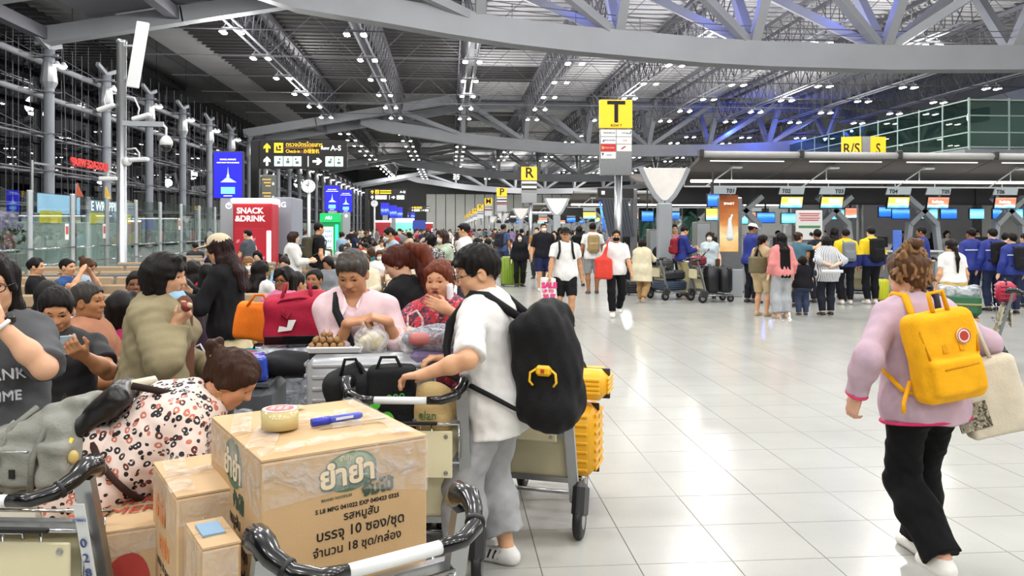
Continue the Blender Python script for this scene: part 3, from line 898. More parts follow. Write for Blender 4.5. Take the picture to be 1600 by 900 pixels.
# far floor (tiles too small to tell apart): one slab, the near field stays open for the tiles
NX0, NX1, NY0, NY1 = TXO - 5.0, TXO + 13.0, 2.5, 16.0
far = MB()
for (a, b, c, d) in ((X0, X1, NY1, Y1), (X0, X1, Y0, NY0), (X0, NX0, NY0, NY1), (NX1, X1, NY0, NY1)):
    far.box(((a + b) / 2, (c + d) / 2, -.0025), (b - a, d - c, .005))
far.build('tile_field', M_FLOOR, floor, kind='stuff')
tile_me = MB().box((0, 0, -.004), (TS - .003, TS - .003, .008), ch=.001).mesh('tile', M_FLOOR)
cells = []
for i in range(int(round((NX1 - NX0) / TS))):
    for j in range(int(round((NY1 - NY0) / TS))):
        x = NX0 + (i + .5) * TS; y = NY0 + (j + .5) * TS
        dpt = x * math.sin(YAW) + y * math.cos(YAW); px = 800 + FPX * (x * math.cos(YAW) - y * math.sin(YAW)) / dpt
        vis = 690 < px < 1640 and dpt > 3.3
        cells.append((0 if vis else 1, dpt, x, y))
cells.sort()
rest = MB()
for n_, (v_, d_, x, y) in enumerate(cells):
    if n_ < 290 and v_ == 0: link('tile', tile_me, floor, loc=(x, y, 0))
    else: rest.box((x, y, -.004), (TS - .003, TS - .003, .008))
rest.build('tile_rest', M_FLOOR, floor, kind='stuff')

# ------------------------------------------------------------------ roof deck with louvre slats
M_DECK = mat('pale_roof_deck', (0.64, 0.64, 0.65), rough=.7, var=.1, vscale=.3)
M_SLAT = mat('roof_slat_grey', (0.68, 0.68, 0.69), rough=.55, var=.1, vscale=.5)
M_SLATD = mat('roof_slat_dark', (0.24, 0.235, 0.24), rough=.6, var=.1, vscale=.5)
ceiling = struct(MB().box(((X0 + X1) / 2, (Y0 + Y1) / 2, 20.9), (X1 - X0, Y1 - Y0, .3)).build('ceiling', M_DECK))
slat_me = {}
for dk in (0, 1):
    # a slat: a tilted blade with a turned-down lip
    m = MB(); m.bar((-3.9, 0, 0), (3.9, 0, 0), .75, .05, up=(0, .35, 1)); m.bar((-3.9, -.36, -.20), (3.9, -.36, -.20), .05, .16)
    slat_me[dk] = m.mesh('slat', (M_SLAT, M_SLATD)[dk])
far_sl = [MB(), MB()]; n_sl = 0; slots = []
for li, x in enumerate([-20.5, -11.5, -2.5, 6.5, 15.5, 24.5, 33.5, 42.5, 51.5, 60.5]):
    y = 58.0
    while y < 250:
        if abs((y - 51 + 31.5) % 63 - 31.5) > 5.2: slots.append((abs(x - 8) * .8 + y, x, y, li))
        y += 1.35 if y < 115 else 2.7
slots.sort()
for q, (_, x, y, li) in enumerate(slots):
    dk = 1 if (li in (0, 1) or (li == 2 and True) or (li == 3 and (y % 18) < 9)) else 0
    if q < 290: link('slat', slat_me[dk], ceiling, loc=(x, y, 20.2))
    else:
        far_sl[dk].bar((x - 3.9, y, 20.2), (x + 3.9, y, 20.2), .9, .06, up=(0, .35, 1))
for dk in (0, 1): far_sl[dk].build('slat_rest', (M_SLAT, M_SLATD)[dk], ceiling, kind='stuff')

# ------------------------------------------------------------------ super trusses across the hall
TRUSS_Y = [51.0, 114.0, 177.0, 240.0]
BOT = [(-12.5, 17.2), (-9.7, 16.3), (-4.2, 15.5), (0, 14.85), (4, 14.3), (8.1, 13.9), (12.3, 13.6), (16.5, 13.3), (20.7, 13.15), (29, 13.05), (38, 13.2), (47, 13.6), (56, 14.4), (66, 15.8)]
def top_z(x):
    if x < 4: return 14.6 + (x + 27) / 31 * 5.5
    if x > 58: return 20.1 - (x - 58) / 20 * 4
    return 20.1
def bot_z(x):
    for (a, za), (b, zb) in zip(BOT, BOT[1:]):
        if a <= x <= b: return za + (zb - za) * (x - a) / (b - a)
    return BOT[0][1] if x < BOT[0][0] else BOT[-1][1]
for ti, ty in enumerate(TRUSS_Y):
    t = thing('roof_truss', ('nearest roof truss crossing the top of the picture, its lowest chord a wide pale band',
                             'second roof truss back, its sagging chord passing behind the tall letter T sign',
                             'third roof truss back, its thin chord passing just above the letter P sign',
                             'farthest roof truss, right in front of the ribbed end wall')[ti], 'truss', (0, ty, 0), group='roof trusses')
    m = MB()
    vs = []; fs = []
    for (a, za) in BOT: vs += [(a, -.65, za - .82), (a, .65, za - .82), (a, .65, za + .82), (a, -.65, za + .82)]
    nb_ = len(BOT)
    for i in range(nb_ - 1):
        for q in range(4): fs.append((i * 4 + q, i * 4 + (q + 1) % 4, i * 4 + 4 + (q + 1) % 4, i * 4 + 4 + q))
    fs += [(3, 2, 1, 0), tuple(4 * (nb_ - 1) + q for q in range(4))]
    m.add(vs, fs)
    m.build('bottom_chord', M_TRUSS, t)
    for sy in (-4.5, 4.5):
        m = MB(); xs = [-27.5, -18, -9, 4, 13, 22, 31, 40, 49, 58, 66]
        for a, b in zip(xs, xs[1:]): m.bar((a - .05, sy, top_z(a)), (b + .05, sy, top_z(b)), .9, 1.1)
        m.build('top_chord', M_TRUSS, t)
    for x in (-27, -18.5, -10):
        MB().bar((x, -4.5, top_z(x) + .1), (x, 4.5, top_z(x) + .1), .7, .8).build('cross_beam', M_TRUSSD, t)
    # dark soffit plate between the chord ends
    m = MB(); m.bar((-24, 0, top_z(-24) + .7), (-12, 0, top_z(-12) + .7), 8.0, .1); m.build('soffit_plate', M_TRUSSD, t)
    for x in (2, 11, 20, 29, 38, 47, 56):
        for sy in (-4.5, 4.5):
            MB().bar((x, 0, bot_z(x) + .5), (x, sy, 19.8), .62, .62, up=(1, 0, 0)).build('post', M_TRUSS, t)
            dx = -9 if x <= 29 else 9
            MB().bar((x, 0, bot_z(x) + .5), (x + dx, sy, top_z(x + dx) - .3), .55, .55).build('diagonal', M_TRUSS, t)
            if x == 29: MB().bar((x, 0, bot_z(x) + .5), (x + 9, sy, 19.8), .55, .55).build('diagonal', M_TRUSS, t)
    # walkway rail on the bottom chord
    m = MB()
    for (a, za), (b, zb) in zip(BOT[3:-2], BOT[4:-1]):
        m.tube([(a, -.5, za + 1.75), (b, -.5, zb + 1.75)], .035, 5); m.tube([(a, -.5, za + 1.35), (b, -.5, zb + 1.35)], .03, 5); m.tube([(a, -.5, za + .8), (a, -.5, za + 1.75)], .03, 5)
    m.build('walkway_rail', M_TRUSSD, t)
for (x, y, z, e) in ((8.6, 51.5, 16.9, 260), (17.6, 51.6, 16.6, 300), (26.4, 51.6, 16.6, 260), (40, 112, 16, 700), (45, 110, 14.5, 900), (52, 112, 16, 700)):
    hall_lamp(x, y, z, e * (.7 if y > 60 else .9), (0.05, 0.12, 1.0), .15, 'POINT')

# ------------------------------------------------------------------ purlin trusses (carry the lamps) along the hall
BAYS = [(-34, 47), (55.5, 109.5), (118.5, 172.5), (181.5, 235.5)]
for bi, (ya, yb) in enumerate(BAYS):
    for x in LINES_X:
        if bi == 0: continue
        t = thing('purlin_truss', 'slim longitudinal lattice girder under the roof deck carrying a row of floodlights', 'girder', (x, ya, 0), group='lattice girders under the roof', kind='structure')
        L = yb - ya
        for sx in (-.35, .35): MB().tube([(sx, 0, 16.9), (sx, L, 16.9)], .10 if bi < 2 else .14, 6).build('chord', M_TRUSS, t, True)
        m = MB(); m.bar((-.9, 0, 19.6), (-.9, L, 19.6), .25, .35); m.bar((.9, 0, 19.6), (.9, L, 19.6), .25, .35)
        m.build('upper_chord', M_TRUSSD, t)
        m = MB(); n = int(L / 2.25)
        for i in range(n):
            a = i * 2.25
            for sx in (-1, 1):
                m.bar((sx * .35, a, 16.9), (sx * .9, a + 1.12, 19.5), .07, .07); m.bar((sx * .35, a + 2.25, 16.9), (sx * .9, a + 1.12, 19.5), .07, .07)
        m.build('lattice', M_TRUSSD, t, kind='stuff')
for y in [59 + 9 * i for i in range(6)] + [122 + 13 * i for i in range(5)]:
    m = MB(); m.tube([(-26, y, 16.2 if y < 90 else 16.6), (66, y, 16.2 if y < 90 else 16.6)], .055 if y < 115 else .09, 5)
    for x in LINES_X: m.bar((x + 1, y, 16.4), (x + 4.5, y, 19.7), .045, .045); m.bar((x + 8, y, 16.4), (x + 4.5, y, 19.7), .045, .045)
    struct(tag(m.build('tie_rod', M_TRUSSD), 'thin horizontal tie rod with braces spanning across the roof', 'tie rod', 'tie rods under the roof'))
# floodlight clusters, four lamps each
fl = MB()
for sx in (-.62, .62):
    fl.bar((sx, -.25, .32), (sx, .25, .32), .10, .08); fl.bar((sx, 0, .32), (sx * .5, 0, .9), .06, .06)
fl.bar((-.62, 0, .34), (.62, 0, .34), .08, .08)
frame_me = fl.mesh('bracket', M_TRUSS)
lm = MB(); lm.lathe([(.07, .26), (.13, .20), (.24, .02), (.25, -.02)], 10)
shade_me = lm.mesh('lamp_housing', M_WHITE, True)
gm = MB(); gm.lathe([(.235, -.015), (.20, -.07), (.10, -.10)], 10); glow_me = gm.mesh('lamp_lens', M_LAMP, True)
for bi, (ya, yb) in enumerate(BAYS):
    for x in LINES_X:
        y = ya + 4.5 if bi else 2.0
        while y < yb:
            if bi == 0: break
            lb = 'floodlight cluster, %s bay, %s lamp row from the glass, %s from its truss' % (('near', 'middle', 'far')[bi - 1], ORD[LINES_X.index(x)], ORD[int((y - ya) // 9)])
            t = thing('floodlight_cluster', lb, 'floodlight', (x, y, 16.2), group=('floodlights of the near bay', 'floodlights of the middle bay', 'floodlights of the far bay')[bi - 1])
            link('bracket', frame_me, t)
            for sx in (-.62, .62):
                for sy in (-.27, .27):
                    h = link('lamp_housing', shade_me, t, loc=(sx, sy, 0)); link('lamp_lens', glow_me, h)
            y += 9

# ------------------------------------------------------------------ left glass facade
def glass_mat(name, tint, refl, rough=0.0):
    k = NT(name); t = k.t; t.nodes.remove(k.b)
    out = t.nodes['Material Output']
    tr = k.n('ShaderNodeBsdfTransparent'); tr.inputs[0].default_value = (*srgb(tint), 1)
    gl = k.n('ShaderNodeBsdfGlossy'); gl.inputs['Roughness'].default_value = rough; gl.inputs[0].default_value = (1, 1, 1, 1)
    fz = k.n('ShaderNodeLayerWeight'); fz.inputs[0].default_value = .5
    pw = k.n('ShaderNodeMath', operation='POWER'); pw.inputs[1].default_value = 4.0; k.l(fz.outputs['Facing'], pw.inputs[0])
    ma = k.n('ShaderNodeMath', operation='MULTIPLY_ADD'); ma.inputs[1].default_value = .55; ma.inputs[2].default_value = refl; k.l(pw.outputs[0], ma.inputs[0])
    nz = k.n('ShaderNodeTexNoise', Scale=0.7); tc = k.n('ShaderNodeTexCoord'); k.l(tc.outputs['Object'], nz.inputs['Vector'])
    bp = k.n('ShaderNodeBump'); bp.inputs['Strength'].default_value = .02; k.l(nz.outputs['Fac'], bp.inputs['Height']); k.l(bp.outputs['Normal'], gl.inputs['Normal'])
    mx = k.n('ShaderNodeMixShader'); k.l(ma.outputs[0], mx.inputs[0]); k.l(tr.outputs[0], mx.inputs[1]); k.l(gl.outputs[0], mx.inputs[2])
    k.l(mx.outputs[0], out.inputs[0]); MATS[name] = k.m
    return k.m
M_GLASSN = glass_mat('dark_facade_glass', '#6a6a72', .14)
M_GLASSC = glass_mat('clear_partition_glass', '#e2ebe8', .07)
M_GLASSG = glass_mat('greenish_glass', '#9fc0b4', .08)
wall_left = struct(MB().box((X0 - .6, (Y0 + Y1) / 2, .05), (.3, Y1 - Y0, .5)).build('wall_left', M_TRUSS))
pane_me = MB().box((0, 0, 0), (.04, 8.9, 2.75)).mesh('pane', M_GLASSN)
for i in range(29):
    for j in range(8): link('pane', pane_me, wall_left, loc=(X0, 2 + 9 * i + 4.5, 1.6 + 2.8 * j))
refl_me = MB().box((0, 0, 0), (.12, 8.6, 2.7), ch=.03).mesh('reflection_panel', mat('reflection_green_grey', (.62, .68, .66), rough=.25, var=.15, vscale=.8))
for i in range(26): link('reflection_panel', refl_me, wall_left, loc=(-28.9, 2 + 9 * i + 4.5, 1.5))  # added panels, coloured like the hall's bright reflection in the lower glass
m = MB()
for i in range(200): 
    y = 2 + i * 2.25
    if y < Y1: m.bar((X0 + .25, y, .2), (X0 + .25, y, 16.5), .05, .05)
m.build('mullion', M_TRUSSD, wall_left, kind='stuff')
for z, r in ((13.3, .22), (10.9, .20), (8.1, .07), (5.6, .07), (3.3, .07)):
    m = MB(); m.tube([(-28.2, Y0 + 36, z), (-28.2, Y1, z)], r, 8)
    if r < .1: m.tube([(-27.4, Y0 + 36, z + .1), (-27.4, Y1, z + .1)], .03, 5)
    struct(m.build('rail', M_TRUSS, wall_left, True))
m = MB()
for i in range(26):
    y = 20 + 9 * i
    for z in (13.3, 10.9, 8.1, 5.6, 3.3):
        m.bar((-29.4, y, z), (-26.2, y, z), .10, .10); m.bar((-29.4, y + 4.5, z), (-27.0, y + 4.5, z), .06, .06); m.bar((-29.2, y + 2.2, z + 1.2), (-27.4, y, z), .04, .04); m.bar((-29.2, y - 2.2, z + 1.2), (-27.4, y, z), .04, .04)
        m.bar((-26.2, y, z), (-29.2, y + 3.2, z), .05, .05); m.bar((-26.2, y, z), (-29.2, y - 3.2, z), .05, .05)
    for q in (1.5, 3, 4.5, 6, 7.5): m.tube([(-28.2 + (.5 if q == 4.5 else 0), y + q, 0.3), (-28.2, y + q, 15)], .025, 4)
m.build('cable_net', M_TRUSSD, wall_left, kind='stuff')
col_me = MB().lathe([(.36, 0), (.34, .1), (.33, 12.5), (.36, 12.6), (.36, 13.8)], 16).mesh('shaft', mat('column_grey', (.52, .54, .57), rough=.45, var=.06, vscale=.5), True)
br = MB(); br.bar((0, 0, 13.9), (0, -1.6, 14.4), .25, .3); br.bar((0, 0, 13.9), (0, 1.6, 14.4), .25, .3); br.bar((-.8, 0, 13.4), (.6, 0, 13.4), .2, .2)
br.lathe([(.36, 11.2), (.55, 11.6), (.40, 12.9), (.20, 13.2)], 10)
br_me = br.mesh('bracket', M_TRUSS)
for i in range(26):
    y = 20 + 9 * i
    t = struct(thing('column', 'tall round grey steel column of the glass facade with lamps at its head', 'column', (-27, y, 0), group='round columns along the glass facade'))
    link('shaft', col_me, t); link('bracket', br_me, t)
    for (dx, dy) in ((.75, .3), (.75, -.5), (1.0, -.1)):
        h = link('lamp_housing', shade_me, t, loc=(dx, dy, 12.7)); link('lamp_lens', glow_me, h)
# end wall and right side
M_PANEL = mat('pale_wall_panel', (0.88, 0.89, 0.87), rough=.6, var=.08, vscale=.2)
wall_back = struct(MB().box((X0 / 2 + X1 / 2 + 5, Y1 + .3, 10), (X1 - X0 + 10, .4, 22)).build('wall_back', M_DGREY))
pn_me = MB().box((0, 0, 0), (3.0, .3, 13.0), ch=.1).mesh('panel', M_PANEL)
for i in range(28): link('panel', pn_me, wall_back, loc=(-6 + 3.2 * i, Y1 - .1, 6.5))
wall_right = struct(MB().box((X1, (Y0 + Y1) / 2, 10), (.4, Y1 - Y0, 22)).build('wall_right', M_PANEL))
# glazed mezzanine on the right
t = struct(thing('mezzanine', 'green tinted glazed upper gallery behind the check-in canopy', 'gallery', (0, 0, 0)))
MB().box((66, 92, 8.9), (34, 40, .8)).build('slab', M_TRUSS, t)
MB().box((50.2, 92, 4.2), (1.0, 40, 8.4)).build('base_wall', M_DGREY, t)
gp = MB().box((0, 0, 0), (.05, 3.8, 4.6)).mesh('pane', M_GLASSG); gq = MB().box((0, 0, 0), (3.8, .05, 4.6)).mesh('pane', M_GLASSG)
pm = MB().box((0, 0, 0), (.16, .16, 5.0)).mesh('post', flat('#9fb8b0', nm='green_frame'))
for i in range(10):
    link('pane', gp, t, loc=(49.4, 74 + 4 * i, 11.7)); link('post', pm, t, loc=(49.4, 72 + 4 * i, 11.7))
for i in range(6):
    link('pane', gq, t, loc=(51.4 + 4 * i, 72, 11.7)); link('post', pm, t, loc=(53.4 + 4 * i, 72, 11.7))
m = MB()
for z in (9.5, 10.9, 12.5, 14.0): m.bar((49.4, 72, z), (49.4, 112, z), .12, .12); m.bar((49.4, 72, z), (76, 72, z), .12, .12)
m.build('transom', flat('#9fb8b0', nm='green_frame'), t)

# ------------------------------------------------------------------ glass partition before the facade
wp = struct(thing('partition', 'head-high clear glass partition with steel posts behind the waiting area', 'partition', (0, 0, 0)), 'structure')
XP = -14.2
post_me = MB().box((0, 0, 1.5), (.10, .24, 3.05), ch=.02).mesh('post', mat('pale_aluminium', (.72, .74, .75), rough=.35, metal=.2))
pan_me = MB().box((0, 0, 1.55), (.02, 2.78, 2.85)).mesh('pane', M_GLASSC)
for i in range(-1, 9):
    y = 25.1 + 3.05 * i
    link('post', post_me, wp, loc=(XP, y, 0))
    if i < 8:
        link('pane', pan_me, wp, loc=(XP, y + 1.52, 0))
        for z in (1.02, .45): link('handrail', MB().tube([(XP + .15, y, z), (XP + .15, y + 3.05, z)], .03, 6).mesh('handrail', M_CHROME, True), wp)
# notices on the panes
for py_, (px_, d_) in ((362, (107, 29.5)), (361, (164, 32.7)), (350, (281, 41.8))):
    q = P(px_, py_, d_); q.x = XP + .03
    MB().box(q, (.01, .28, .60)).build('notice', flat('#e8e6e2'), wp)
    MB().box(q + Vector((.01, 0, .05)), (.01, .18, .30)).build('notice', flat('#c05040'), wp)
# ------------------------------------------------------------------ check-in islands
M_SOFFIT = mat('brown_grey_canopy_cloth', (0.33, 0.305, 0.28), rough=.7, var=.12, vscale=.8)
M_HOOD = mat('pale_canopy_rim', (0.66, 0.66, 0.65), rough=.5, var=.06)
M_PLATE = mat('label_plate', (0.66, 0.70, 0.72), rough=.4, var=.04)
M_FAN = mat('white_fan_cloth', (0.93, 0.92, 0.90), rough=.6, var=.05)
M_YEL = flat('#f2bd1f', .45, emit=.32, nm='sign_yellow')
def screen_mat(name, bands, strength=1.1, noise=3.0):
    """a lit display: colour bands down the screen with soft blocks"""
    if name in MATS: return MATS[name]
    k = NT(name); tc = k.n('ShaderNodeTexCoord'); sp = k.n('ShaderNodeSeparateXYZ'); k.l(tc.outputs['Generated'], sp.inputs[0])
    cr = k.n('ShaderNodeValToRGB'); el = cr.color_ramp.elements
    while len(el) > 1: el.remove(el[-1])
    el[0].position = 0; el[0].color = (*srgb(bands[0][1]), 1)
    for p_, c_ in bands[1:]:
        e = el.new(p_); e.color = (*srgb(c_), 1)
    nz = k.n('ShaderNodeTexNoise', Scale=noise, Detail=5.0); k.l(tc.outputs['Object'], nz.inputs['Vector'])
    md = k.n('ShaderNodeMath', operation='MULTIPLY_ADD'); md.inputs[1].default_value = .5; md.inputs[2].default_value = -.25; k.l(nz.outputs['Fac'], md.inputs[0])
    ad = k.n('ShaderNodeMath', operation='ADD'); k.l(sp.outputs['Z'], ad.inputs[0]); k.l(md.outputs[0], ad.inputs[1]); k.l(ad.outputs[0], cr.inputs[0])
    k.l(cr.outputs[0], k.b.inputs['Emission Color']); k.b.inputs['Emission Strength'].default_value = strength
    k.b.inputs['Base Color'].default_value = (.02, .02, .02, 1); k.b.inputs['Roughness'].default_value = .2
    MATS[name] = k.m
    return k.m
S_YEL = screen_mat('screen_yellow', [(0, '#4fb4e8'), (.22, '#a8ddf2'), (.35, '#f6d9a8'), (.6, '#f7c84c'), (1, '#f5d36a')])
S_RED = screen_mat('screen_red', [(0, '#4fb4e8'), (.2, '#cfe6f2'), (.38, '#f28f70'), (.7, '#ee7a5a'), (1, '#f39a80')])
S_BLUE = screen_mat('screen_blue', [(0, '#1f5bd8'), (.45, '#2f7bea'), (.7, '#6fb8f4'), (1, '#2a5fd0')])
S_CYAN = screen_mat('screen_cyan', [(0, '#58c2ee'), (.5, '#9fe0f8'), (1, '#3aa0e0')])
S_AD = screen_mat('screen_gold_ad', [(0, '#d9a45a'), (.3, '#f3d9a0'), (.5, '#d08a48'), (.75, '#a85a28'), (1, '#6a3316')], .8)
S_TEMPLE = screen_mat('screen_deep_blue_ad', [(0, '#1414c8'), (.12, '#1a22e0'), (.27, '#2a64f0'), (.42, '#a8c8ff'), (.52, '#2038f0'), (.75, '#1010d8'), (1, '#1414d0')], .95, 6)
CX0 = 6.55
def label_tone(n): return ('T', 'R', 'P', 'M', 'K')[n]
def island(n, Y, full):
    L = 13.5 if full else 12.0
    nm = ('the near counters T01 to T06', 'the second row of check-in counters', 'the third row of check-in counters', 'the fourth row of check-in counters', 'the farthest visible row of check-in counters')[n]
    t = thing('check_in_canopy', 'long brown-grey curved canopy over ' + nm, 'canopy', (CX0, Y, 0), group='check-in canopies')
    segs = 5; w_ = L / segs
    prof = [(0, 3.62), (.25, 3.52), (1.2, 3.30), (2.6, 3.16), (4.2, 3.12), (5.8, 3.16), (7.2, 3.30), (8.2, 3.52), (8.45, 3.62)]
    for i in range(segs):
        m = MB(); vs = []; fs = []
        for x in (i * w_ + .03, (i + 1) * w_ - .03):
            for (y, z) in prof: vs.append((x, y, z))
            for (y, z) in reversed(prof): vs.append((x, y, z + .10))
        n2 = len(prof) * 2
        for q in range(n2): fs.append((q, (q + 1) % n2, n2 + (q + 1) % n2, n2 + q))
        fs += [tuple(reversed(range(n2))), tuple(range(n2, 2 * n2))]
        m.add(vs, fs); h = m.build('hood_panel', M_SOFFIT, t)
        MB().tube([(i * w_ + .05, -.03, 3.66), ((i + 1) * w_ - .05, -.03, 3.66)], .085, 8).build('rim', M_HOOD, h, True)
        if full:
            MB().bar((i * w_ + .3, .12, 3.50), ((i + 1) * w_ - .4, .12, 3.50), .03, .025).build('strip_light', flat('#ffffff', emit=.9, nm='dim_tube'), h)
    if full:
        for i in range(segs + 1):
            MB().box((i * w_, -.03, 3.68), (.12, .22, .24), ch=.03).build('clamp', M_DGREY, t)
    m = MB(); m.tube([(.05, 1.0, 3.02), (L, 1.0, 3.02)], .038 if full else .05, 8); m.build('light_tube', M_TUBE, t, True)
    m = MB(); m.tube([(-.15, .8, 3.2), (-.2, .8, 2.86), (L, .8, 2.86)], .022, 6); m.build('hanger_rail', M_WHITE, t, True)
    for i in range(segs):
        MB().tube([(i * w_ + 1.2, 1.0, 3.05), (i * w_ + 1.2, 1.0, 3.4)], .015, 5).build('hanger', M_WHITE, t)
        MB().tube([(i * w_ + .4, .8, 2.86), (i * w_ + 1.0, .7, 3.3), (i * w_ + 1.1, .6, 3.42)], .018, 5).build('swing_arm', M_WHITE, t)
        MB().box((i * w_ + 1.15, .5, 3.36), (.28, .18, .05), ch=.015).build('camera_lamp', M_WHITE, t)
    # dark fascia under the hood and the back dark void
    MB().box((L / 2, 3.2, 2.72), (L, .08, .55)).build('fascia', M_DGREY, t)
    MB().box((L / 2, 5.0, 2.62), (L, .12, .22)).build('fascia', M_SOFFIT, t)
    # X braces
    for i in range(5):
        xc = 2.06 + i * 2.72
        m = MB()
        for sg in (-1, 1):
            m.bar((xc - sg * .50, 2.3, 2.66), (xc, 2.3, 2.24), .14, .26, up=(0, 1, 0)); m.bar((xc, 2.3, 2.24), (xc + sg * .42, 2.3, 1.84), .14, .26, up=(0, 1, 0)); m.bar((xc + sg * .40, 2.3, 1.90), (xc + sg * .62, 2.3, 0.0), .14, .20, up=(0, 1, 0))
        m.box((xc, 2.3, 2.24), (.36, .15, .30), ch=.03)
        m.build('cross_brace', M_GREY, t)
    # white fan-shaped end panel on its post
    pts = [(-1.45, 3.34), (-.15, 3.34), (-.30, 3.0), (-.52, 2.62), (-.68, 2.45), (-.80, 2.40), (-.92, 2.45), (-1.08, 2.62), (-1.30, 3.0)]
    MB().prism(pts, .55, .62).build('fan_panel', M_FAN, t)
    m = MB()
    for a, b in zip(pts[1:], pts[2:] + pts[:1]): m.bar((a[0], .58, a[1]), (b[0], .58, b[1]), .12, .07, up=(0, 1, 0))
    m.build('fan_frame', M_GREY, t)
    MB().box((-.80, .6, 1.2), (.38, .26, 2.4), ch=.03).build('post', M_GREY, t)
    return t
ISL_Y = [20.3 + 21.4 * i for i in range(5)]
for n, Y in enumerate(ISL_Y): island(n, Y, n == 0)
# counters under the canopies
def counter(Y, x, label, group, d=2.0):
    t = thing('check_in_desk', label, 'desk', (x, Y + d, 0), group=group)
    MB().box((0, 0, .52), (1.35, .55, 1.04), ch=.02).build('body', M_GREY, t)
    MB().box((0, -.12, 1.06), (1.45, .70, .05), ch=.015).build('worktop', M_WHITE, t)
    MB().box((0, -.29, .55), (1.1, .04, .7), ch=.01).build('front_panel', M_STEEL, t)
    s_ = MB().box((.25, .05, 1.32), (.42, .05, .30), ch=.01).build('monitor', M_BLACK, t)
    MB().box((.25, .05, 1.12), (.06, .06, .12)).build('monitor_stand', M_BLACK, t)
    MB().box((-.4, .0, 1.15), (.22, .2, .16), ch=.03).build('printer', M_WHITE, t)
    return t
LBL = [('T01', 1130, -1), ('T02', 1237, 1), ('T03', 1300, -1), ('T04', 1404, 1), ('T05', 1466, -1), ('T06', 1571, 1)]
YT = ISL_Y[0] + .7
def wx(px, Y):  # world x of image column px on the transverse plane at Y
    tn = (px - 800) / FPX
    # x = d*(sin + cos*tn), Y = d*(cos - sin*tn)
    return Y * (math.sin(YAW) + math.cos(YAW) * tn) / (math.cos(YAW) - math.sin(YAW) * tn)
for i, (lb, px, sd) in enumerate(LBL):
    x = wx(px, YT)
    t = thing('counter_sign', 'grey hanging counter plate reading ' + lb + ' above a tilted screen', 'sign', (x, YT, 0), group='hanging counter signs')
    pl = MB().prism([(-.37, 2.655), (.33, 2.655), (.37, 2.85), (-.31, 2.85)], -.02, .02).build('plate', M_PLATE, t)
    text(lb, .155, M_INK, (-.17 if sd > 0 else .19, -.026, 2.735), (1, 0, 0), (0, 0, 1), pl, bold=.004, shear=.15)
    MB().tube([(-.1, 0, 2.85), (-.1, 0, 2.95)], .012, 5).build('hanger', M_WHITE, t)
    if i > 0:
        s = MB(); s.box((0, 0, 0), (.66, .05, .40), Matrix.Rotation(math.radians(12), 3, 'Y') @ Matrix.Identity(3) if False else None, ch=.01)
        mo = MB().prism([(-.35, 2.26), (.30, 2.26), (.345, 2.60), (-.305, 2.60)], .0, .05).build('monitor', M_BLACK, t)
        MB().prism([(-.325, 2.285), (.282, 2.285), (.32, 2.58), (-.282, 2.58)], -.006, .0).build('display', S_YEL if i < 4 else S_RED, mo)
        ink = flat('#ffffff', emit=1.0, nm='lit_white')
        if i >= 4: text('RetSuite', .10, ink, (-.02, -.008, 2.46), (1, 0, 0), (0, 0, 1), mo, bold=.002, name='lettering')
        else:
            MB().prism([(-.10, 2.43), (.25, 2.43), (.26, 2.53), (-.09, 2.53)], -.010, -.007).build('caption', ink, mo)
        MB().tube([(0, .03, 2.6), (0, .03, 2.66)], .02, 6).build('mount', M_DGREY, t)
    counter(ISL_Y[0], x, 'grey check-in desk below counter plate ' + lb, 'near check-in desks')
for i, (px, py, mt, w_) in enumerate([(1115, 313, S_BLUE, .34), (1113, 335, S_YEL, .36), (1160, 342, S_CYAN, .4), (1197, 340, S_BLUE, .6), (1234, 341, S_CYAN, .55), (1307, 335, S_CYAN, .55), (1330, 333, S_RED, .4), (1385, 331, S_BLUE, .5), (1408, 334, S_BLUE, .6), (1453, 334, S_CYAN, .55), (1483, 334, S_BLUE, .55), (1527, 334, S_CYAN, .5), (1563, 334, S_BLUE, .5), (1590, 334, S_CYAN, .4), (1012, 338, S_BLUE, .4)]):
    d = 20.6 if i < 2 else 24.6
    p = P(px, py, d)
    t = thing('flight_screen', ['upper blue screen beside the gold advertising pillar', 'lower yellow and blue screen beside the gold advertising pillar'][i] if i < 2 else 'small lit back-row screen, %s along from the gold pillar' % ORD[i - 2], 'screen', p, group='back row screens' if i > 1 else None)
    MB().box((0, .05, 0), (w_, .06, .34), ch=.01).build('monitor', M_BLACK, t)
    MB().box((0, .012, 0), (w_ - .04, .01, .30)).build('display', mt, t)
    MB().box((0, .06, .5), (.04, .04, .7)).build('hanger', M_DGREY, t)
for n, Y in enumerate(ISL_Y[1:4]):
    for i in range(5):
        t = thing('counter_sign', 'small lit counter screen of the %s counter row, %s from its near end' % (('second', 'third', 'fourth')[n], ORD[i]), 'screen', (CX0 + 1.0 + i * 2.3, Y + .7, 0), group='screens of the farther rows')
        MB().box((0, 0, 2.42), (.75, .06, .40), ch=.01).build('monitor', M_BLACK, t)
        MB().box((0, -.035, 2.42), (.70, .01, .36)).build('display', (S_YEL, S_RED, S_BLUE)[(i + n) % 3], t)
        MB().box((0, 0, 2.75), (.7, .04, .18)).build('plate', M_PLATE, t)
        counter(Y, CX0 + 1.0 + i * 2.3, 'grey desk of the %s counter row, %s from its near end' % (('second', 'third', 'fourth')[n], ORD[i]), 'desks of the farther rows')
